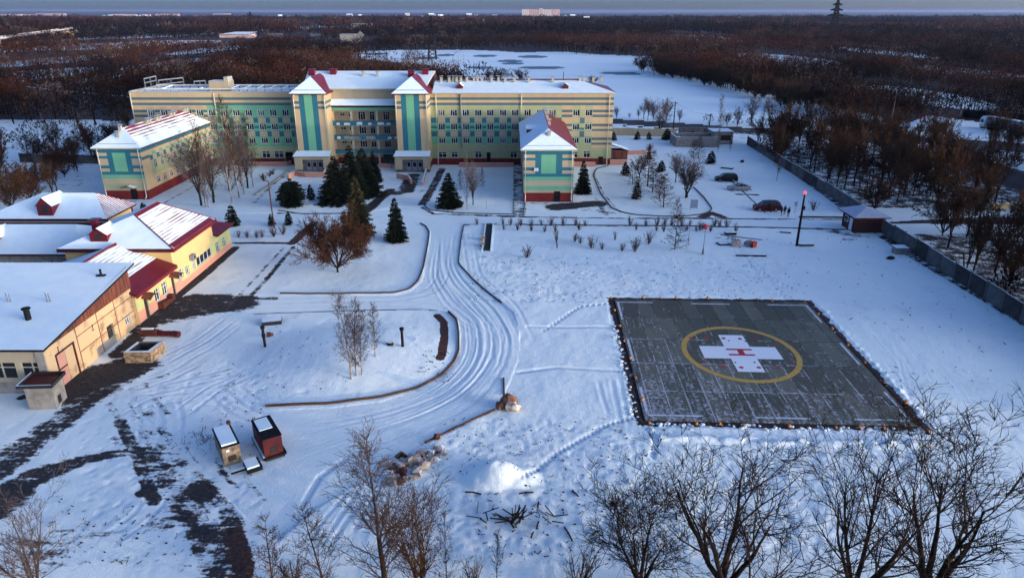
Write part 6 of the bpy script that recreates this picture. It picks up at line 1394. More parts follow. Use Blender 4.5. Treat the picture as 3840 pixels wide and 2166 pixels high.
for i, (x, b, t) in enumerate(((1015, 560, 130), (1578, 505, 320))):
    v, vb = CB(x, b); vt = CB(x, t)[1]; o, p, t_ = pole('utility_pole', v, vb, vt, .2, 'dark_iron', ('taller utility pole by the lake road', 'shorter utility pole by the lake road')[i], 'pole', group='utility poles by the lake road'); ups.append((p, t_)); MB().box((p[0] - .7, p[1] - .06, t_ - .5), (p[0] + .7, p[1] + .06, t_ - .35), 'dark_iron').build('crossarm', o)
a, b = ups; P = [(a[0][0] + (b[0][0] - a[0][0]) * k / 12, a[0][1] + (b[0][1] - a[0][1]) * k / 12, a[1] - .3 + (b[1] - a[1]) * k / 12 - .9 * math.sin(PI * k / 12)) for k in range(13)]
tag(MB().tube(P, .035, 'grey_iron', 4).build('overhead_wire'), 'thin wire strung between the two utility poles', 'wire')
v, vb = CR(470, 262); o, p, t_ = pole('utility_pole', v, vb, CR(487, 92)[1], .18, 'dark_iron', 'pole with a small box standing at the lake corner by the road', 'pole'); MB().box((p[0] - .35, p[1] - .3, t_ * .45), (p[0] + .2, p[1] - .19, t_ * .45 + .6), 'dark_iron').build('box', o)
for i, (x, b, t, x2) in enumerate(((1532, 548, 322, 1515), (238, 512, 308, 230))):
    v, vb = crop(900, 1100, 2.505)(x, b); vt = crop(900, 1100, 2.505)(x, t)[1]; p = at(v, vb); tp = GY(v, vt, p[1])[2]; m = MB().cyl((p[0], p[1]), .15, p[2] - .2, tp - .25, 'dark_iron', 10); m.cyl((p[0], p[1]), .24, tp - .25, tp, 'dark_iron', 10)
    if i: m.cyl((p[0], p[1]), .21, tp - 1.3, tp - .9, 'dark_iron', 10)
    tag(m.build('vent_pipe'), ('black flanged vent pipe right of the birch clump', 'black vent pipe at the left end of the island')[i], 'pipe', 'vent pipes on the island')
o = MB().cyl(at(*crop(900, 1100, 2.505)(1600, 465))[:2], .62, .0, .55, 'dark_iron', 14, top='snow_cover').build('round_hatch'); tag(o, 'round black hatch half under snow beside the right vent pipe', 'hatch')
p = at(*crop(900, 1100, 2.505)(1415, 540)); tag(MB().cyl((p[0], p[1]), .36, 0, p[2] + .4, 'dark_iron', 10, top='snow_cover').build('small_hatch'), 'small dark hatch left of the right vent pipe', 'hatch')
p = at(*crop(900, 1100, 2.505)(300, 290)); tag(MB().box((p[0] - 1.2, p[1] - .3, p[2]), (p[0] + 1.0, p[1] + 1.2, p[2] + .5), 'dark_recess_and_shade', top='snow_cover', rz=.25).build('cellar_hatch'), 'low snow-covered cellar hatch behind the left vent pipe', 'hatch')
p = at(*crop(900, 1100, 2.505)(270, 405)); tag(MB().box((p[0] - .2, p[1] - .15, p[2]), (p[0] + .25, p[1] + .15, p[2] + .5), 'rust', rz=.4).box((p[0] + .2, p[1], p[2] + .1), (p[0] + .5, p[1] + .2, p[2] + .4), 'rock_brown').build('rusty_valve'), 'small rusty red valve box beside the left vent pipe', 'valve')
def sign(name, vx, vb, vt, w, h, mt, label, legs=1):
    p = at(vx, vb); tp = GY(vx, vt, p[1])[2]; o = empty(name, p, label, 'sign')
    for k in range(legs): dx = 0 if legs == 1 else (-w / 2 + w * k); MB().tube([(p[0] + dx, p[1], p[2] - .1), (p[0] + dx, p[1], tp)], .04, 'grey_iron', 5).build('post', o)
    MB().box((p[0] - w / 2, p[1] - .06, tp - h), (p[0] + w / 2, p[1] - .041, tp), mt).build('sign_board', o)
sign('road_sign', *CP(2203, 750), CP(2212, 640)[1], .55, .8, 'sign_grey', 'grey road sign on a thin post right of the three people'); sign('notice_board', *CP(1255, 720), CP(1255, 622)[1], 1.3, 1.6, 'sign_grey', 'large two-legged notice board at the park edge', 2)
sign('small_sign', *C1(2135, 1375), C1(2135, 1320)[1], .7, 1.2, 'sign_grey', 'small bluish sign beside the round-crowned fir')
p = at(*CJ(562, 110)); tag(MB().tube([(p[0], p[1], p[2]), (p[0], p[1], p[2] + 1.6)], .05, 'grey_iron', 5).build('marker_stake'), 'thin upright stake in the lawn snow', 'stake')
# trench with brick stacks
a, b = G(*CJ(572, 250)), G(*CJ(563, 500)); tag(MB().box((b[0] - .55, b[1], -.1), (b[0] + .55, a[1], .10), 'dark_recess_and_shade', top='dark_recess_and_shade').box((b[0] - .75, b[1], -.1), (b[0] - .56, a[1], .26), 'snow_cover').box((b[0] + .56, b[1], -.1), (b[0] + .75, a[1], .26), 'snow_cover').build('open_trench'), 'narrow dark open trench with snowy rims', 'trench')
for i, (x, b) in enumerate(((528, 400), (522, 455))): p = at(*CJ(x, b)); tag(MB().box((p[0] - .35, p[1] - .4, p[2]), (p[0] + .35, p[1] + .5, p[2] + .7), 'concrete', top='dirty_snow').box((p[0] - .3, p[1] - .3, p[2] + .71), (p[0] + .2, p[1] + .2, p[2] + 1.0), 'grey_plaster').build('block_stack'), ('farther stack of grey blocks by the trench', 'nearer stack of grey blocks by the trench')[i], 'blocks', 'block stacks by the trench')
# ------------------------------------------------------------------ cabins, cart, rubble, logs
def rot_box(name, c, ang, w, l, h, label, cat, mt, parts):
    o = empty(name, (c[0], c[1], gz(c[0], c[1])), label, cat, rz=ang); MB().box((0, 0, .1), (w, l, h), mt).build('body', o, local=True)
    for nm, f in parts:
        m = MB(); f(m); m.build(nm, o, local=True)
    return o
A_ = math.atan2(.75, 1.15)
rot_box('tan_shed', (-23.1, 46.9), A_, 1.35, 3.3, 1.8, 'small weathered tan metal shed with a thick white snow cap', 'shed', 'tan_cabin', [('roof', lambda m: m.box((-.06, -.06, 1.8), (1.41, 3.36, 1.88), 'dark_iron').box((.05, .15, 1.88), (1.22, 3.1, 2.04), 'snow_cover')), ('hatch', lambda m: m.box((.35, -.04, .5), (1.0, -.005, .95), 'dark_recess_and_shade')), ('patch', lambda m: m.box((.3, -.03, 1.35), (.55, -.004, 1.55), 'snow_cover')), ('vent_cowl', lambda m: m.cyl((1.25, 3.1), .16, 1.88, 2.3, 'rust', 8))])
_rc = rot_box('red_cabin', (-20.25, 48.1), A_, 1.65, 3.8, 2.1, 'larger dark red metal cabin on skids with half its roof under snow', 'cabin', 'red_cabin', [('roof', lambda m: m.box((-.05, -.05, 2.1), (1.7, 3.85, 2.18), 'dark_iron').box((.15, 1.5, 2.18), (1.3, 3.5, 2.28), 'snow_cover').tube([(.1, 3.6, 2.18), (.1, 3.7, 2.45), (.3, 3.75, 2.45), (.3, 3.7, 2.18)], .04, 'dark_iron', 5)), ('hatch', lambda m: m.box((.55, -.04, .55), (1.2, -.005, 1.05), 'dark_recess_and_shade')), ('skid', lambda m: m.box((-.2, -.25, .0), (-.02, 4.0, .3), 'dark_iron', top='snow_cover')), ('skid', lambda m: m.box((1.68, -.25, .0), (1.86, 4.0, .3), 'dark_iron')), ('step', lambda m: m.box((0, -.5, .0), (1.65, -.06, .2), 'dark_recess_and_shade')), ('panel_rib', lambda m: [m.box((-.03, y_, .3), (-.004, y_ + .06, 2.05), 'dark_red_metal') for y_ in (.9, 1.9, 2.9)])])
_rc.scale = (.92, .92, .85)
rot_box('flat_sledge', (-20.9, 45.9), A_, 1.2, 1.5, .45, 'low dark sledge with a snow slab on top in front of the red cabin', 'sledge', 'dark_iron', [('snow_slab', lambda m: m.box((.05, .1, .45), (1.0, 1.4, .62), 'snow_cover')), ('drawbar', lambda m: m.box((-1.1, .5, .2), (-.02, .72, .4), 'dark_iron', top='snow_cover'))])
p = at(505, 1110); m = MB(); q = random.Random(4)
for i in range(60): x, y_ = p[0] + q.gauss(0, .9), p[1] + q.gauss(0, .8); m.tube([(x, y_, gz(x, y_) - .05), (x + q.uniform(-.4, .4), y_ + q.uniform(-.4, .4), gz(x, y_) + q.uniform(.1, .5))], .018, 'twig_dark', 3)
tag(m.build('dry_weeds'), 'patch of dry dark weeds left of the tan shed', 'weeds', kind='stuff')
q = random.Random(12)
RB = [(q.uniform(0, 1), q.gauss(0, .38)) for _ in range(64)]
for i, (t, s_) in enumerate(RB):
    vx = 975 + t * 140 + s_ * 18; vy = 1205 - t * 70 + s_ * 42; p = at(vx, vy); r = q.uniform(.18, .5)
    m = MB().blob((p[0], p[1], p[2] + r * .45), (r * q.uniform(.8, 1.3), r * q.uniform(.8, 1.2), r * q.uniform(.6, 1.0)), q.choice(['sack_pale', 'sack_pale', 'sack_pale', 'snow_cover', 'concrete', 'rust']), i, .42, 4)
    tag(m.build('rubble_block', smooth=False), 'snow-dusted pale lump in the rubble heap beside the foreground birch', 'rubble', 'rubble heap below the brown kerb')
p = at(1275, 1025); tag(MB().blob((p[0] + .1, p[1] + .3, p[2] + .6), (.85, .7, .8), 'rock_brown', 4, .2, 6).blob((p[0] - .6, p[1] - .1, p[2] + .35), (.5, .5, .45), 'rock_brown', 8, .2, 5).build('boulder'), 'brown boulder at the end of the straight kerb', 'boulder')
p = at(1290, 1032); tag(MB().blob((p[0], p[1], p[2] + .4), (.7, .55, .5), 'sack_pale', 14, .3, 5).build('torn_sack'), 'torn pale sack leaning on the brown boulder', 'sack')
def sticks(name, vx, vy, n, L, r, sd, label, spread=.5, kind=None, cat='branches', up=.5):
    p = at(vx, vy); m = MB(); q = random.Random(sd)
    for i in range(n):
        a = q.uniform(0, 2 * PI); l = L * q.uniform(.4, 1); x, y_ = p[0] + q.gauss(0, spread), p[1] + q.gauss(0, spread); z_ = gz(x, y_)
        m.tube([(x, y_, z_ + .05), (x + l * math.cos(a), y_ + l * math.sin(a), z_ + q.uniform(.05, up))], r * q.uniform(.5, 1), 'bark_dark', 5)
    return tag(m.build(name), label, cat, kind=kind)
sticks('branch_heap', 1292, 1305, 22, 1.4, .07, 1, 'largest heap of dark branches at the bottom centre', .35, up=1.1); sticks('branch_heap', 1390, 1298, 8, 1.1, .05, 2, 'smaller star-shaped branch heap right of the largest heap', .25); sticks('branch_heap', 1215, 1300, 5, 1.3, .05, 3, 'loose curved branches left of the largest heap', .5)
sticks('branch_heap', 1545, 1050 + 640 - 640, 3, .8, .03, 5, 'few thin branches far right of the boulder', .6)
LG = [((1170, 1238), (1210, 1243)), ((1305, 1243), (1342, 1240)), ((1355, 1262), (1353, 1278)), ((1355, 1312), (1350, 1330)), ((1440, 1235), (1455, 1250)), ((1535, 1262), (1548, 1275)), ((1490, 1345), (1508, 1336)), ((1700, 1290), (1702, 1310)), ((1342, 1338), (1336, 1352)), ((1420, 1325), (1440, 1360))]
for i, (a, b) in enumerate(LG): a, b = at(*a), at(*b); tag(MB().tube([(a[0], a[1], a[2] + .1), ((a[0] + b[0]) / 2, (a[1] + b[1]) / 2 + .05, a[2] + .14), (b[0], b[1], b[2] + .1)], .06, 'bark_dark', 6).build('stick'), 'dark stick lying on the trampled snow near the branch heaps', 'stick', 'sticks on the trampled snow')
a, b = at(1852, 645), at(1934, 652); tag(MB().box((a[0], a[1] - .15, a[2]), (b[0], a[1] + .15, a[2] + .3), 'dark_iron', top='snow_cover', rz=-.06).build('long_beam'), 'long dark beam lying in the open snow', 'beam')
CW = crop(2640, 880, 7.576)
p = at(*CW(910, 320)); tag(MB().blob((p[0], p[1], p[2] + .5), (.95, .75, .65), 'sack_pale', 21, .1, 6).build('grey_drum'), 'pale rounded drum in the scrap pile', 'drum')
p = at(*CW(1270, 320)); tag(MB().blob((p[0], p[1], p[2] + .45), (.9, .5, .5), 'grey_iron', 25, .1, 6).build('grey_canister'), 'grey canister beside the orange-red tarpaulin', 'canister')
p = at(*CW(1380, 350)); tag(MB().box((p[0] - .3, p[1] - .3, p[2]), (p[0] + .5, p[1] + .3, p[2] + .9), 'orange_cloth', rz=.5).box((p[0] - .3, p[1] - .5, p[2]), (p[0] - .2, p[1] + .1, p[2] + .4), 'dark_iron').build('orange_box'), 'bright orange-red box in the scrap pile', 'box')
a, b = at(*CW(460, 90)), at(*CW(1630, 265)); tag(MB().tube([(a[0], a[1], a[2] + .5), (b[0], b[1], b[2] + .7)], .07, 'dark_iron', 6).build('long_bar'), 'long dark bar lying across the scrap pile', 'bar')
p = at(*CW(560, 270)); tag(MB().box((p[0] - 1.0, p[1] - .6, p[2] + .02), (p[0] + 1.0, p[1] + .7, p[2] + .2), 'dark_iron', rz=.2).box((p[0] - .8, p[1] - .42, p[2] + .201), (p[0] + .8, p[1] + .5, p[2] + .24), 'snow_cover', rz=.2).build('framed_board'), 'flat framed board at the left of the scrap pile', 'board')
sticks('scrap_heap', *CW(760, 140), 9, 1.3, .06, 31, 'dark jumble of planks behind the pale drum', .5, cat='scrap'); p = at(*CP(1600, 950)); tag(MB().box((p[0] - .9, p[1] - .4, p[2]), (p[0] + .9, p[1] + .4, p[2] + .45), 'dark_iron', top='snow_cover').build('snowy_crate'), 'snow-topped crate above the scrap pile', 'crate')
p = at(*CP(1570, 325)); tag(MB().box((p[0] - 1.4, p[1] - .9, p[2]), (p[0] + 1.3, p[1] + .5, p[2] + .35), 'dark_iron', top='snow_cover', rz=-.5).build('snowy_pallet'), 'snow-covered pallet above the black minivan', 'pallet')
p = at(*CP(1708, 275)); tag(MB().blob((p[0], p[1], p[2] + .3), (.5, .4, .35), 'dark_recess_and_shade', 6, .3, 5).build('dark_stump'), 'small dark stump alone near the fence', 'stump')
p = at(*CP(2120, 935)); tag(MB().box((p[0] - .9, p[1] - .2, p[2]), (p[0] + .8, p[1] + .2, p[2] + .25), 'dark_iron', top='snow_cover', rz=-.2).build('low_bench'), 'low snowy bench left of the tall black pole', 'bench')
p = at(*CR(1565, 600)); o = at(*CQ(1150, 75)); tag(MB().blob((o[0], o[1], o[2] + .25), (.6, .35, .3), 'dark_recess_and_shade', 16, .3, 5).build('dark_stump'), 'dark lump by the concrete well', 'stump')
sticks('white_branch', *CQ(1840, 225), 7, 5.0, .10, 44, 'pale fallen tree limbs behind the fence at the right', .2, up=3.2); MATS['x'] = MATS['bark_birch']
# small litter on the open snow: uncountable
m = MB(); q = random.Random(77)
reg = [((1180, 1560), (645, 760), 170), ((1560, 2050), (650, 750), 130), ((1080, 1300), (1050, 1200), 60), ((1300, 1700), (1060, 1240), 130), ((1180, 1560), (1240, 1420), 120), ((2050, 2540), (650, 1000), 110), ((560, 680), (900, 1080), 30), ((690, 900), (800, 990), 24), ((120, 560), (1250, 1420), 120), ((1060, 1140), (890, 960), 40), ((1900, 2300), (590, 640), 16), ((330, 640), (1000, 1200), 40), ((1600, 2500), (1100, 1300), 50)]
for (xa, xb), (ya, yb), n in reg:
    for _ in range(n):
        p = at(q.uniform(xa, xb), q.uniform(ya, yb)); x, y_ = p[0], p[1]
        if abs(x - PADC[0]) < 12.5 and abs(y_ - PADC[1]) < 14.5: continue
        a = q.uniform(0, PI); l = q.uniform(.04, .2); r = q.uniform(.015, .04)
        if q.random() < .6: m.tube([(x - l * math.cos(a), y_ - l * math.sin(a), p[2] + .05), (x + l * math.cos(a), y_ + l * math.sin(a), p[2] + q.uniform(.05, .2))], r, 'bark_dark', 3)
        else: m.blob((x, y_, p[2] + .05), (l * .6, l * .4, .08), 'soil_brown' if 1060 < xa < 1070 else 'dark_recess_and_shade', int(x * 99), .35, 3)
tag(m.build('twig_litter'), 'scattered dark twigs and clods on the open snow', 'litter', kind='stuff')
# ------------------------------------------------------------------ vehicles
def car(name, vx, vy, ang, L, Wd, H, paint, label, style='sedan', roofp=None, roof_snow=False, loc=None):
    p = loc or at(vx, vy); o = empty(name, p, label, 'car' if style != 'van' else 'minivan', rz=ang)
    # stations along x (front = -x): x, belt z, roof z (or None), half width at belt
    if style == 'sedan': st = [(-.5, .46, 0, .70), (-.47, .52, 0, .88), (-.30, .60, 0, .97), (-.17, .64, 0, 1), (-.02, .65, 1, 1), (.16, .65, .98, 1), (.28, .66, .80, 1), (.38, .68, 0, .98), (.47, .64, 0, .92), (.5, .52, 0, .80)]
    else: st = [(-.5, .42, 0, .74), (-.47, .50, 0, .90), (-.36, .56, 0, .97), (-.28, .60, 0, 1), (-.12, .62, .96, 1), (.1, .62, 1, 1), (.34, .62, .98, 1), (.43, .62, .92, 1), (.485, .60, .62, .97), (.5, .48, 0, .93)]
    bh_ = H; b = MB(); g_ = MB(); hw = Wd / 2; rows_ = []
    for x, zb, zr, w_ in st: rows_.append([(x * L, -hw * w_ * .96, .22), (x * L, -hw * w_, zb * bh_ * .62), (x * L, -hw * w_ * .95, zb * bh_), (x * L, hw * w_ * .95, zb * bh_), (x * L, hw * w_, zb * bh_ * .62), (x * L, hw * w_ * .96, .22)])
    for i in range(len(rows_) - 1):
        A, B = rows_[i], rows_[i + 1]
        for k in range(5): b.poly([A[k], B[k], B[k + 1], A[k + 1]][::-1], paint)
        b.poly([A[5], B[5], B[0], A[0]], 'dark_iron')
    b.poly(rows_[0], paint); b.poly(rows_[-1][::-1], paint); b.build('body', o, local=True)
    top = [(i, s) for i, s in enumerate(st) if s[2] > .7]; i0, i1 = top[0][0] - 1, top[-1][0] + 1
    rw_ = hw * .74; base = [(rows_[i0][2], rows_[i0][3])]; ring = []
    for i in range(i0, i1 + 1):
        l, r = Vector(rows_[i][2]) * 1.0, Vector(rows_[i][3]); zr = st[i][2]
        ring.append((l, r, Vector((l.x, -rw_, zr * bh_)) if zr > .7 else None, Vector((r.x, rw_, zr * bh_)) if zr > .7 else None))
    rm = MB(); rp = roofp or paint
    for i in range(len(ring) - 1):
        l0, r0, tl0, tr0 = ring[i]; l1, r1, tl1, tr1 = ring[i + 1]
        if tl0 is None: g_.poly([l0, tl1, tr1, r0], 'glass_dark'); g_.poly([l0, l1, tl1], 'glass_dark'); g_.poly([r1, r0, tr1], 'glass_dark')
        elif tl1 is None: g_.poly([tl0, l1, r1, tr0], 'glass_dark'); g_.poly([l0, l1, tl0], 'glass_dark'); g_.poly([r1, r0, tr0], 'glass_dark')
        else: g_.poly([l0, l1, tl1, tl0], 'glass_dark'); g_.poly([r1, r0, tr0, tr1], 'glass_dark'); rm.poly([tl0, tl1, tr1, tr0], rp)
    g_.build('windows', o, local=True)
    for i in range(1, len(ring) - 1):
        l, r, tl, tr = ring[i]
        for a_, b_ in ((l, tl), (r, tr)): rm.tube([a_, b_], .04, paint, 4)
    l, r, tl, tr = ring[1]; rm.tube([ring[0][0], tl], .045, paint, 4); rm.tube([ring[0][1], tr], .045, paint, 4); l, r, tl, tr = ring[-2]; rm.tube([ring[-1][0], tl], .045, paint, 4); rm.tube([ring[-1][1], tr], .045, paint, 4)
    rm.build('roof', o, local=True)
    for x in (-.31 * L, .30 * L):
        for y_ in (-hw + .02, hw - .20):
            w_ = MB(); n = 14
            for rad, y0, y1, mt in ((.33, 0, .18, 'tyre'),):
                A = [(x + rad * math.cos(2 * PI * k / n), y_ + y0, .33 + rad * math.sin(2 * PI * k / n)) for k in range(n)]; B = [(q_[0], y_ + y1, q_[2]) for q_ in A]
                for k in range(n): w_.poly([A[k], B[k], B[(k + 1) % n], A[(k + 1) % n]], mt)
                w_.poly(A, mt); w_.poly(B[::-1], mt)
            wo = w_.build('wheel', o, local=True); r_ = MB(); yy = y_ - .01 if y_ < 0 else y_ + .19; r_.poly([(x + .20 * math.cos(2 * PI * k / n), yy, .33 + .20 * math.sin(2 * PI * k / n)) for k in range(n)], 'rim'); r_.build('rim', wo, local=True)
    for s in (-1, 1):
        MB().box((-.498 * L, s * hw * .62 - .16, bh_ * .37), (-.455 * L, s * hw * .62 + .16, bh_ * .45), 'lamp_glass').build('headlight', o, local=True); MB().box((.47 * L, s * hw * .74 - .12, bh_ * .46), (.505 * L, s * hw * .74 + .12, bh_ * .56), 'tail_red').build('tail_light', o, local=True)
        MB().box((-.22 * L, s * (hw + .02), bh_ * .60), (-.18 * L, s * (hw + .16), bh_ * .67), paint).build('mirror', o, local=True)
    return o
car('parked_minivan', 1826, 456, math.radians(-4), 4.7, 1.8, 1.75, 'car_black', 'black minivan at the far end of the three parked cars', 'van'); car('parked_sedan', 1858, 478, math.radians(-3), 4.5, 1.75, 1.45, 'car_silver', 'silver sedan between the two minivans')
car('parked_minivan', 1928, 529, math.radians(-2), 4.8, 1.85, 1.85, 'car_red', 'dark red minivan with black roof beside the three people', 'van', 'car_black')
for vx, vy, pt_, lab in ((332 / K if 0 else 226, 225, 'car_white', 'pale car driving on the left road'), (118, 212, 'car_white', 'white car farther along the left road')): car('passing_car', vx, vy, .1, 4.4, 1.75, 1.5, pt_, lab)
# lorry
TP_ = G(*CT(930, 345)); TQ = G(*CT(1560, 470)); ang = math.atan2(TQ[1] - TP_[1], TQ[0] - TP_[0]); tr = empty('articulated_lorry', (TP_[0], TP_[1], 0), 'white cab lorry with a long grey trailer parked by the far road', 'lorry', rz=ang)
MB().box((0, 0, .7), (2.2, 2.5, 3.6), 'car_white').poly([(-.02, .15, 1.9), (-.02, 2.35, 1.9), (-.02, 2.35, 2.9), (-.02, .15, 2.9)], 'glass_dark') if 0 else None
c = MB(); c.box((0, 0, .6), (2.2, 2.5, 3.0), 'car_white'); c.poly([(0, 0, 3.0), (2.2, 0, 3.0), (2.2, 0, 3.8), (.7, 0, 3.8)], 'car_white'); c.poly([(0, 2.5, 3.0), (.7, 2.5, 3.8), (2.2, 2.5, 3.8), (2.2, 2.5, 3.0)], 'car_white'); c.poly([(0, 0, 3.0), (.7, 0, 3.8), (.7, 2.5, 3.8), (0, 2.5, 3.0)], 'car_white'); c.poly([(.7, 0, 3.8), (2.2, 0, 3.8), (2.2, 2.5, 3.8), (.7, 2.5, 3.8)], 'car_white'); c.build('cab', tr, local=True)
c = MB(); c.box((-.03, .15, 1.9), (-.005, 2.35, 2.9), 'glass_dark'); c.box((.3, -.03, 1.9), (1.3, -.005, 2.8), 'glass_dark'); c.build('windscreen', tr, local=True)
MB().box((2.6, 0, 1.2), (16.4, 2.55, 4.0), 'trailer_grey', top='snow_cover').box((2.5, .4, .9), (16.4, 2.15, 1.19), 'dark_iron').build('trailer', tr, local=True)
for x in (1.0, 3.6, 4.8, 12.4, 13.7, 15.0): c = MB(); [c.cyl((0, 0), 0, 0, 0, 'tyre', 3) for _ in ()]; n = 14; A = [(x + .5 * math.cos(2 * PI * k / n), .02, .5 + .5 * math.sin(2 * PI * k / n)) for k in range(n)]; B = [(a_[0], 2.5, a_[2]) for a_ in A]; [c.poly([A[k], B[k], B[(k + 1) % n], A[(k + 1) % n]], 'tyre') for k in range(n)]; c.poly(A, 'tyre'); c.poly(B[::-1], 'tyre'); c.build('wheel', tr, local=True)
MB().box((-.02, .2, .65), (-.001, .6, .9), 'lamp_glass').build('headlight', tr, local=True); MB().box((-.02, 1.9, .65), (-.001, 2.3, .9), 'lamp_glass').build('headlight', tr, local=True)
p = G(*CT(720, 210)); q_ = G(*CT(1522, 270)); L_ = math.hypot(q_[0] - p[0], q_[1] - p[1]); bw = empty('dark_barrier', (p[0], p[1], 0), 'long black fence behind the lorry', 'fence', rz=math.atan2(q_[1] - p[1], q_[0] - p[0])); MB().box((0, 0, -.5), (L_ + 20, .2, 2.6), 'dark_iron').build('boarding', bw, local=True)
p = G(*CR(2075, 1010)); q_ = G(*CR(2290, 1015)); tag(MB().box((p[0], p[1], 0), (q_[0], p[1] + 1.0, 1.0), 'yellow_wall', top='snow_cover').build('yellow_container'), 'low yellow container behind the trees beyond the gate road', 'container')
# ------------------------------------------------------------------ people
def person(vx, vy, h, face, label, coat='clothes_black', lean=0.0, step=.12, arms=.1, sd=0):
    p = at(vx, vy); s = h / 1.76; q = random.Random(sd)
    J = {'pel': (0, 0, .95), 'wst': (0, .0, 1.12), 'cst': (0, lean * .5, 1.34), 'nck': (0, lean, 1.50), 'hd1': (0, lean + .01, 1.58),
         'hl': (-.09, 0, .90), 'kl': (-.10, -step * .4 - .03, .50), 'al': (-.11, -step + .02, .10), 'tl': (-.13, -step - .14, .045), 'hr': (.09, 0, .90), 'kr': (.10, step * .5 - .02, .50), 'ar': (.11, step, .10), 'tr': (.13, step - .16, .045),
         'sl': (-.19, lean * .9, 1.43), 'el': (-.24 - arms, lean * .7 - .02, 1.16), 'wl': (-.22, lean - .14 - arms, .94), 'sr': (.19, lean * .9, 1.43), 'er': (.24 + arms, lean * .7, 1.16), 'wr': (.22, lean - .12, .94)}
    R = {'pel': .155, 'wst': .145, 'cst': .165, 'nck': .065, 'hd1': .06, 'hl': .10, 'kl': .065, 'al': .055, 'tl': .045, 'hr': .10, 'kr': .065, 'ar': .055, 'tr': .045, 'sl': .075, 'el': .06, 'wl': .045, 'sr': .075, 'er': .06, 'wr': .045}
    E_ = [('pel', 'wst'), ('wst', 'cst'), ('cst', 'nck'), ('nck', 'hd1'), ('pel', 'hl'), ('hl', 'kl'), ('kl', 'al'), ('al', 'tl'), ('pel', 'hr'), ('hr', 'kr'), ('kr', 'ar'), ('ar', 'tr'), ('cst', 'sl'), ('sl', 'el'), ('el', 'wl'), ('cst', 'sr'), ('sr', 'er'), ('er', 'wr')]
    hands = {}
    for sd_, w_ in (('l', 'wl'), ('r', 'wr')):   # palm, four fingers and a thumb
        b = Vector(J[w_]); pm = b + Vector((0, -.02, -.07)); J['p' + sd_] = tuple(pm); R['p' + sd_] = .035; E_.append((w_, 'p' + sd_))
        for f in range(4): k = f'f{f}{sd_}'; J[k] = tuple(pm + Vector(((f - 1.5) * .02, -.015 - .004 * f, -.085 - .012 * (f in (1, 2))))); R[k] = .009; E_.append(('p' + sd_, k))
        J['th' + sd_] = tuple(pm + Vector((.045 if sd_ == 'l' else -.045, -.03, -.03))); R['th' + sd_] = .011; E_.append(('p' + sd_, 'th' + sd_))
    keys = list(J); me = bpy.data.meshes.new('body'); me.from_pydata([J[k] for k in keys], [(keys.index(a), keys.index(b)) for a, b in E_], [])
    o = bpy.data.objects.new('body', me); COL.objects.link(o); sk = o.modifiers.new('s', 'SKIN'); o.modifiers.new('u', 'SUBSURF').levels = 1
    for i, k in enumerate(keys): me.skin_vertices[0].data[i].radius = (R[k], R[k] * (.75 if k in ('pel', 'wst', 'cst') else 1))
    me.skin_vertices[0].data[0].use_root = True
    dg = bpy.context.evaluated_depsgraph_get(); ev = o.evaluated_get(dg); nm = bpy.data.meshes.new_from_object(ev); bpy.data.objects.remove(o)
    # head merged into the same body mesh
    import bmesh
    bm = bmesh.new(); bm.from_mesh(nm); nb = len(bm.faces)
    r_ = bmesh.ops.create_uvsphere(bm, u_segments=14, v_segments=10, radius=.105)
    for v in r_['verts']:
        c = v.co.copy(); c.z *= 1.22; c.y *= 1.08
        if c.y < -.06 and abs(c.x) < .03 and -.03 < c.z < .02: c.y -= .02
        if abs(c.x) > .09 and abs(c.z) < .03: c.x *= 1.1
        v.co = c + Vector((0, lean - .005, 1.66))
    for v in bm.verts: pass
    bm.faces.ensure_lookup_table()
    for i, f in enumerate(bm.faces):
        f.smooth = True; c = f.calc_center_median(); f.material_index = 1 if (i >= nb or c.z > 1.54 or (abs(c.x) > .17 and c.z < .93)) else (2 if c.z < .12 else 0)
    bm.to_mesh(nm); bm.free(); nm.materials.clear()
    for k in (coat, 'skin', 'dark_iron'): nm.materials.append(MATS[k])
    root = empty('person', p, label, 'person', rz=face, scale=s); link('body', nm, root)
    c_ = MB(); zs = [(1.47, .13, .10), (1.36, .215, .135), (1.15, .20, .14), (.95, .205, .15), (.78, .225, .165)]
    for i in range(len(zs) - 1):
        for k in range(12):
            a0, a1 = 2 * PI * k / 12, 2 * PI * (k + 1) / 12; f = lambda z, rx, ry, a: (rx * math.cos(a), ry * math.sin(a) + lean * max(0, (z - .95) / .55), z); A, B = zs[i], zs[i + 1]
            c_.poly([f(*B, a0), f(*B, a1), f(*A, a1), f(*A, a0)], coat)
    c_.build('coat', root, local=True, smooth=True)
    h_ = MB().blob((0, lean + .012, 1.70), (.118, .125, .115), coat if sd % 2 else 'hair_dark', 3, .03, 6); h_.build('hat', root, local=True, smooth=True)
pc = crop(2680, 640, 6.055)
person(*pc(1505, 1015), 1.78, .6, 'person in a dark coat, leftmost of the three standing behind the red minivan', 'clothes_black', .05, .1, .02, 1); person(*pc(1580, 1000), 1.75, 3.0, 'person in a broad black jacket standing in the middle of the three', 'clothes_navy', 0, .06, .09, 2); person(*pc(1665, 1045), 1.80, -.9, 'person in dark clothes standing nearest the road sign, rightmost of the three', 'clothes_black', .03, .05, .0, 3)
person(*pc(1265, 940), 1.75, .3, 'dark clothed person standing close against the side of the red minivan', 'clothes_black', 0, .05, .0, 4)
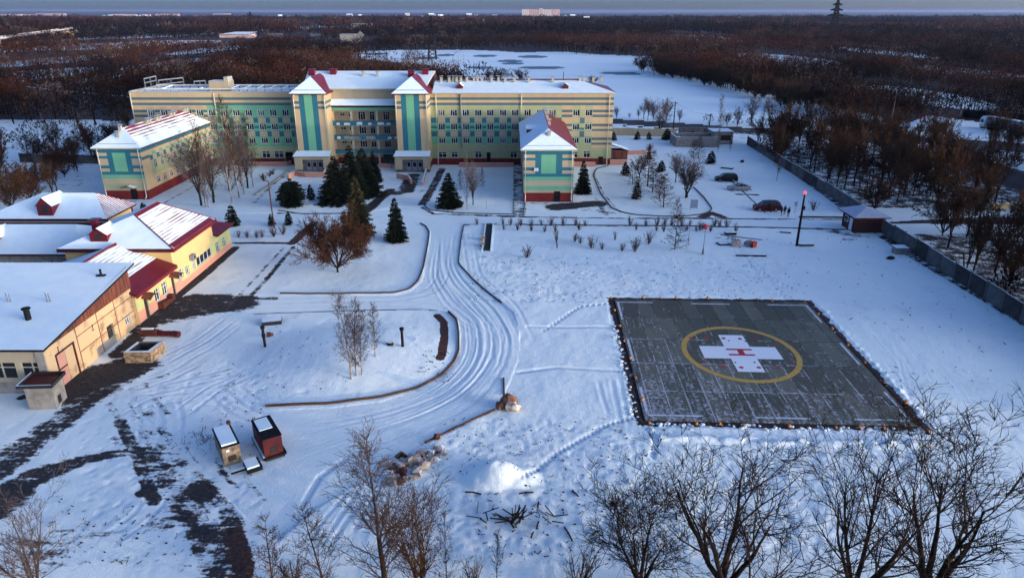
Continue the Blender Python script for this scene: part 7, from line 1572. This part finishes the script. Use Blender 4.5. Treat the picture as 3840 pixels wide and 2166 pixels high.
# ------------------------------------------------------------------ pylons, bridge, far town
def pylon(vx, vbase, vtop, label, Yd=None, lean=0):
    p = G(vx, vbase); top = GY(vx, vtop, p[1])[2]; o = empty('power_pylon', (p[0], p[1], 0), label, 'pylon', 'power pylons in the woods'); m = MB(); b = top * .085; w = lambda z: b * (1 - z / top) ** .9 + .35; N_ = 14
    z = [top * (1 - (1 - i / N_) ** 1.15) for i in range(N_ + 1)]; rr = max(.12, p[1] * .0008)
    for i in range(N_):
        a, c = w(z[i]), w(z[i + 1])
        C0 = [(p[0] + sx * a, p[1] + sy * a, z[i]) for sx, sy in ((-1, -1), (1, -1), (1, 1), (-1, 1))]; C1_ = [(p[0] + sx * c, p[1] + sy * c, z[i + 1]) for sx, sy in ((-1, -1), (1, -1), (1, 1), (-1, 1))]
        for k in range(4): m.tube([C0[k], C1_[k]], rr, 'dark_iron', 4, cap=False); m.tube([C0[k], C1_[(k + 1) % 4]], rr * .6, 'dark_iron', 3, cap=False)
    m.build('lattice_tower', o)
    for f, l in ((.62, .20), (.74, .15), (.86, .11)): m = MB().tube([(p[0] - top * l, p[1], top * f), (p[0] + top * l, p[1], top * f)], rr, 'dark_iron', 4).tube([(p[0] - top * l, p[1], top * f), (p[0], p[1], top * (f + .05)), (p[0] + top * l, p[1], top * f)], rr * .7, 'dark_iron', 4); m.build('crossarm', o)
pylon(1088, 150, 40, 'pylon standing at the lake edge behind the right tower'); pylon(2092, 108, -4, 'tallest pylon rising above the horizon at the right'); pylon(1972, 115, 44, 'smaller pylon left of the tallest one'); pylon(2444, 85, 53, 'faint distant pylon near the right edge'); pylon(632, 58, 30, 'faint pylon above the woods at the left'); pylon(943, 75, 40, 'faint distant pylon between the two left ruins')
E_B = crop(0, 20, 5.152)
def far_box(name, vx0, vx1, vbase, vtop, label, cat, mt, depth=12, group=None, roof='snow_cover', windows=False, Yd=None, root=None):
    a = G(vx0, vbase); b = G(vx1, vbase); Y_ = a[1]; top = GY((vx0 + vx1) / 2, vtop, Y_)[2]; o = root or empty(name, ((a[0] + b[0]) / 2, Y_, 0), label, cat, group)
    MB().box((a[0], Y_, -1), (b[0], Y_ + depth, top), mt, skip='t').build('wall', o)
    MB().box((a[0] - .5, Y_ - .5, top + .01), (b[0] + .5, Y_ + depth + .5, top + max(.4, (top) * .08)), 'concrete', top=roof).build('roof', o)
    if windows:
        w_ = MB(); n = max(2, int((b[0] - a[0]) / 7)); fl = max(2, int(top / 4.5))
        for j in range(fl):
            for i in range(n): x = a[0] + (b[0] - a[0]) * (i + .3) / n; z = top * (j + .35) / fl; w_.box((x, Y_ - .1, z), (x + (b[0] - a[0]) / n * .4, Y_ - .02, z + top / fl * .4), 'dark_recess_and_shade')
        w_ = w_.build('window_rows', o); w_['kind'] = 'stuff'
    return o
for i, (x0, x1, b, t, mt) in enumerate(((0, 38, 44, 36.5, 'town_pale'), (36, 56, 44, 36.5, 'town_pale'), (60, 92, 42, 36.5, 'town_wall'), (58, 106, 44.5, 40, 'town_pale'), (92, 165, 38.5, 34.5, 'town_pale'), (112, 166, 44, 36.5, 'town_wall'))):
    far_box('apartment_block', x0, x1, b, t, ('long cream apartment block at the far left edge', 'short cream apartment block beside the leftmost one', 'pink block behind the pale low hall', 'pale low hall before the pink blocks', 'distant row with white roof at the left', 'pink panel block with a stepped front')[i], 'apartment block', mt, 14, 'apartment blocks on the left horizon', windows=True)
for i, (x0, x1, b, t, mt) in enumerate(((285, 340, 41, 36, 'town_pale'), (312, 378, 43.5, 37, 'town_wall'), (392, 450, 42.5, 35.5, 'town_wall'), (490, 515, 43, 40, 'town_wall'), (535, 580, 39, 34.8, 'town_pale'), (620, 674, 37.5, 34.2, 'town_pale'))):
    far_box('apartment_block', x0, x1, b, t, ('white roofed block left of the pink pair', 'left pink block of the pair above the woods', 'right pink block of the pair above the woods', 'small brick building under white roofs', 'long white roofed row toward the middle', 'faint white row at the skyline')[i], 'apartment block', mt, 14, 'apartment blocks on the left horizon', windows=True)
hr = empty('apartment_complex', (GY(1360, 34, 5200)[0], 5200, 0), 'large pale apartment complex standing up on the skyline', 'apartment block')
for x0, x1, t, mt in ((1313.5, 1330, 24.2, 'town_pale'), (1330.2, 1345, 24.0, 'town_wall'), (1345.2, 1357, 25, 'town_wall'), (1357.2, 1366, 21.5, 'town_pale'), (1366.2, 1385, 24.5, 'town_pale'), (1385.2, 1408, 24.3, 'town_wall')):
    a = GY(x0, 34, 5200); b = GY(x1, 34, 5200); top = GY(x0, t, 5200)[2]; MB().box((a[0], 5200, -1), (b[0], 5220, top), mt).build('tower_block', hr)
    w_ = MB()
    for k in range(3): xx = a[0] + (b[0] - a[0]) * (k + .7) / 3.4; w_.box((xx, 5199.4, 12), (xx + 1.6, 5199.9, top - 2), 'dark_recess_and_shade')
    w_ = w_.build('window_rows', hr); w_['kind'] = 'stuff'
# scattered village houses with snowy roofs
q = random.Random(31); VH = [(262, 43.5), (280, 45), (318, 45), (342, 44.5), (350, 46), (365, 45), (450, 48), (705, 45), (728, 46), (880, 44), (886, 46), (905, 44), (1000, 46), (1025, 41), (1085, 43), (1092, 44), (1108, 46), (1118, 50), (1180, 43), (1198, 44), (1245, 46), (1330, 49), (1345, 48), (1390, 49), (1420, 48), (1440, 47), (1475, 53), (1510, 54), (1292, 51), (1310, 56), (1290, 58), (1345, 58), (1445, 56), (1200, 57), (1215, 62), (1168, 55), (1140, 60), (1160, 57), (1265, 61), (1600, 51), (1680, 53), (1692, 53.5), (1745, 53), (1795, 53), (1855, 53), (1960, 57), (2250, 60), (2295, 62), (2440, 64), (2490, 59), (570, 65), (640, 63), (706, 48), (775, 47), (1064, 47), (2560, 58)]
def house_mesh():
    m = MB(); m.box((-5, -3.5, -1), (5, 3.5, 3), 'town_wall', skip='t'); m2 = MB(); slab_poly(m2, [(-5.6, -4.2, 2.8), (5.6, -4.2, 2.8), (5.6, 0, 5.6), (-5.6, 0, 5.6)], 'snow_cover', .2); slab_poly(m2, [(-5.6, 0, 5.6), (5.6, 0, 5.6), (5.6, 4.2, 2.8), (-5.6, 4.2, 2.8)], 'snow_cover', .2); m.poly([(-5, -3.5, 3), (-5, 0, 5.4), (-5, 3.5, 3)], 'town_wall'); m.poly([(5, -3.5, 3), (5, 3.5, 3), (5, 0, 5.4)], 'town_wall'); return m.mesh('wall'), m2.mesh('roof')
HM = house_mesh()
for vx, vy in VH:
    p = G(vx, vy); s = p[1] / 1700 * q.uniform(.5, 1.1) + .4; o = empty('village_house', (p[0], p[1], 4), 'small distant house with a snow-white roof among the woods', 'house', 'village houses in the distance', q.uniform(-.5, .5), s); link('wall', HM[0], o); link('roof', HM[1], o)
# nearer far buildings
far_box('white_ruin', 856, 905, 107, 88, 'white-fronted ruined building with a dark slanting chute', 'ruin', 'cornice_paint', 14); a = G(868, 108); tag(MB().box((-3, -2, 0), (3, 2, 15), 'concrete').build('coal_chute'), 'dark slanting conveyor leaning on the white-fronted ruin', 'conveyor'); o = bpy.data.objects['coal_chute']; o.location = (a[0] + 12, a[1] - 6, 0); o.rotation_euler = (0, .75, 0)
far_box('grey_ruin', 884, 933, 73, 60, 'long grey roofless ruin above the white-fronted one', 'ruin', 'concrete', 16, roof='concrete', windows=True)
r_ = empty('flat_hall', G(595, 95), 'hall with a broad white roof among the left woods', 'hall'); p = r_.location; MB().box((p[0] - 22, p[1] - 6, -1), (p[0] + 24, p[1] + 14, 5), 'town_wall', skip='t').build('wall', r_); m = MB(); slab_poly(m, [(p[0] - 24, p[1] - 7, 4.6), (p[0] + 20, p[1] - 7, 4.6), (p[0] + 26, p[1] + 16, 7.5), (p[0] - 6, p[1] + 16, 7.5)], 'snow_cover', .5); m.build('roof', r_)
far_box('brick_house', 618, 638, 96, 91, 'small pink house right of the broad white hall', 'house', 'town_wall', 8); far_box('low_shed', 780, 808, 92, 87, 'low white shed above the snowy clearing', 'shed', 'concrete', 8); far_box('low_shed', 672, 708, 90, 86, 'pale low roofs left of the pink house', 'shed', 'concrete', 8)
for i, (x0, x1, b) in enumerate(((1447, 1477, 113), (1497, 1546, 115), (1600, 1662, 119.5), (1764, 1815, 115.5), (2183, 2202, 118), (470, 545, 105))):
    far_box('long_shed', x0, x1, b + 3, b - 1.2, 'long low distant shed with a white roof, ' + ('leftmost of those beyond the lake', 'second of those beyond the lake', 'longest beyond the lake', 'above the lake shore wood', 'small and far right', 'in the woods at the left')[i], 'shed', 'concrete', 14, 'long sheds in the woods')
# bridge
def up(v, z): return G(*v, z)
a, b = up((-40, 104), 9), up((215, 67.5), 9); br = empty('road_bridge', (a[0], a[1], 0), 'long pale road bridge crossing the woods at the upper left', 'bridge'); d = Vector((b[0] - a[0], b[1] - a[1], 0)); L_ = d.length; br.rotation_euler = (0, 0, math.atan2(d.y, d.x))
MB().box((0, 0, 8), (L_, 11, 9), 'concrete', top='road').build('deck', br, local=True)
for yy in (-.02, 10.7): MB().box((0, yy, 9.001), (L_, yy + .35, 10.3), 'town_pale').build('parapet', br, local=True)
for k in range(6): MB().box((L_ * (k + .6) / 6.4, 1.5, -1), (L_ * (k + .6) / 6.4 + 2.5, 9.5, 7.99), 'town_wall').build('pier', br, local=True)
a2 = up((152, 83.5), 4); tag(MB().box((a2[0], a2[1], -1), (a2[0] + 16, a2[1] + 8, 6), 'cream_wall', top='snow_cover').build('pump_house'), 'small orange building under the bridge', 'building')
c_, s_ = math.cos(br.rotation_euler[2]), math.sin(br.rotation_euler[2])
for k, t in enumerate((.14, .30, .52)): x = L_ * t; car('bridge_car', 0, 0, br.rotation_euler[2], 4.6, 1.9, 1.9, 'car_white', ('pale car on the near part of the bridge', 'pale van midway on the near half of the bridge', 'pale car past the middle of the bridge')[k], 'van', loc=(br.location[0] + x * c_ - 4 * s_, br.location[1] + x * s_ + 4 * c_, 9.02))
# pipe gantries behind the left roof
for i, (x0, y0, x1, y1, yb) in enumerate(((600, 190, 710, 165, 245), (735, 205, 965, 180, 250), (1070, 215, 1175, 208, 245))):
    a = G(*C1(x0, y0 + 60)); Y_ = 200; A = GY(*C1(x0, y0), Y_); B = GY(*C1(x1, y1), Y_); o = empty('pipe_gantry', (A[0], Y_, 0), ('leftmost pale pipe gantry behind the hospital roof', 'longest pipe gantry behind the hospital roof', 'rightmost short pipe gantry behind the hospital roof')[i], 'gantry', 'pipe gantries behind the hospital')
    m = MB().tube([A, B], .16, 'pipe_cream', 5).tube([(A[0], Y_, A[2] - 1.1), (B[0], Y_, B[2] - 1.1)], .13, 'pipe_cream', 5); m.build('truss', o)
    for P_ in (A, ((A[0] + B[0]) / 2, Y_, (A[2] + B[2]) / 2), B): MB().tube([(P_[0], Y_, 0), P_], .15, 'grey_iron', 5).build('leg', o)
# ------------------------------------------------------------------ air
hz = MB().box((-26500, -400, -60), (26500, 27000, 78), 'dark_iron').build('haze'); tag(hz, kind='stuff'); hz['label'] = 'thin bluish evening haze'; hz['category'] = 'haze'
m = bpy.data.materials.new('haze'); m.use_nodes = True; t = m.node_tree; t.nodes.remove(t.nodes['Principled BSDF']); v = t.nodes.new('ShaderNodeVolumePrincipled'); v.inputs['Density'].default_value = HAZE; v.inputs['Color'].default_value = (.42, .54, .82, 1); v.inputs['Anisotropy'].default_value = .1
t.links.new(v.outputs[0], t.nodes['Material Output'].inputs['Volume']); hz.data.materials.clear(); hz.data.materials.append(m)
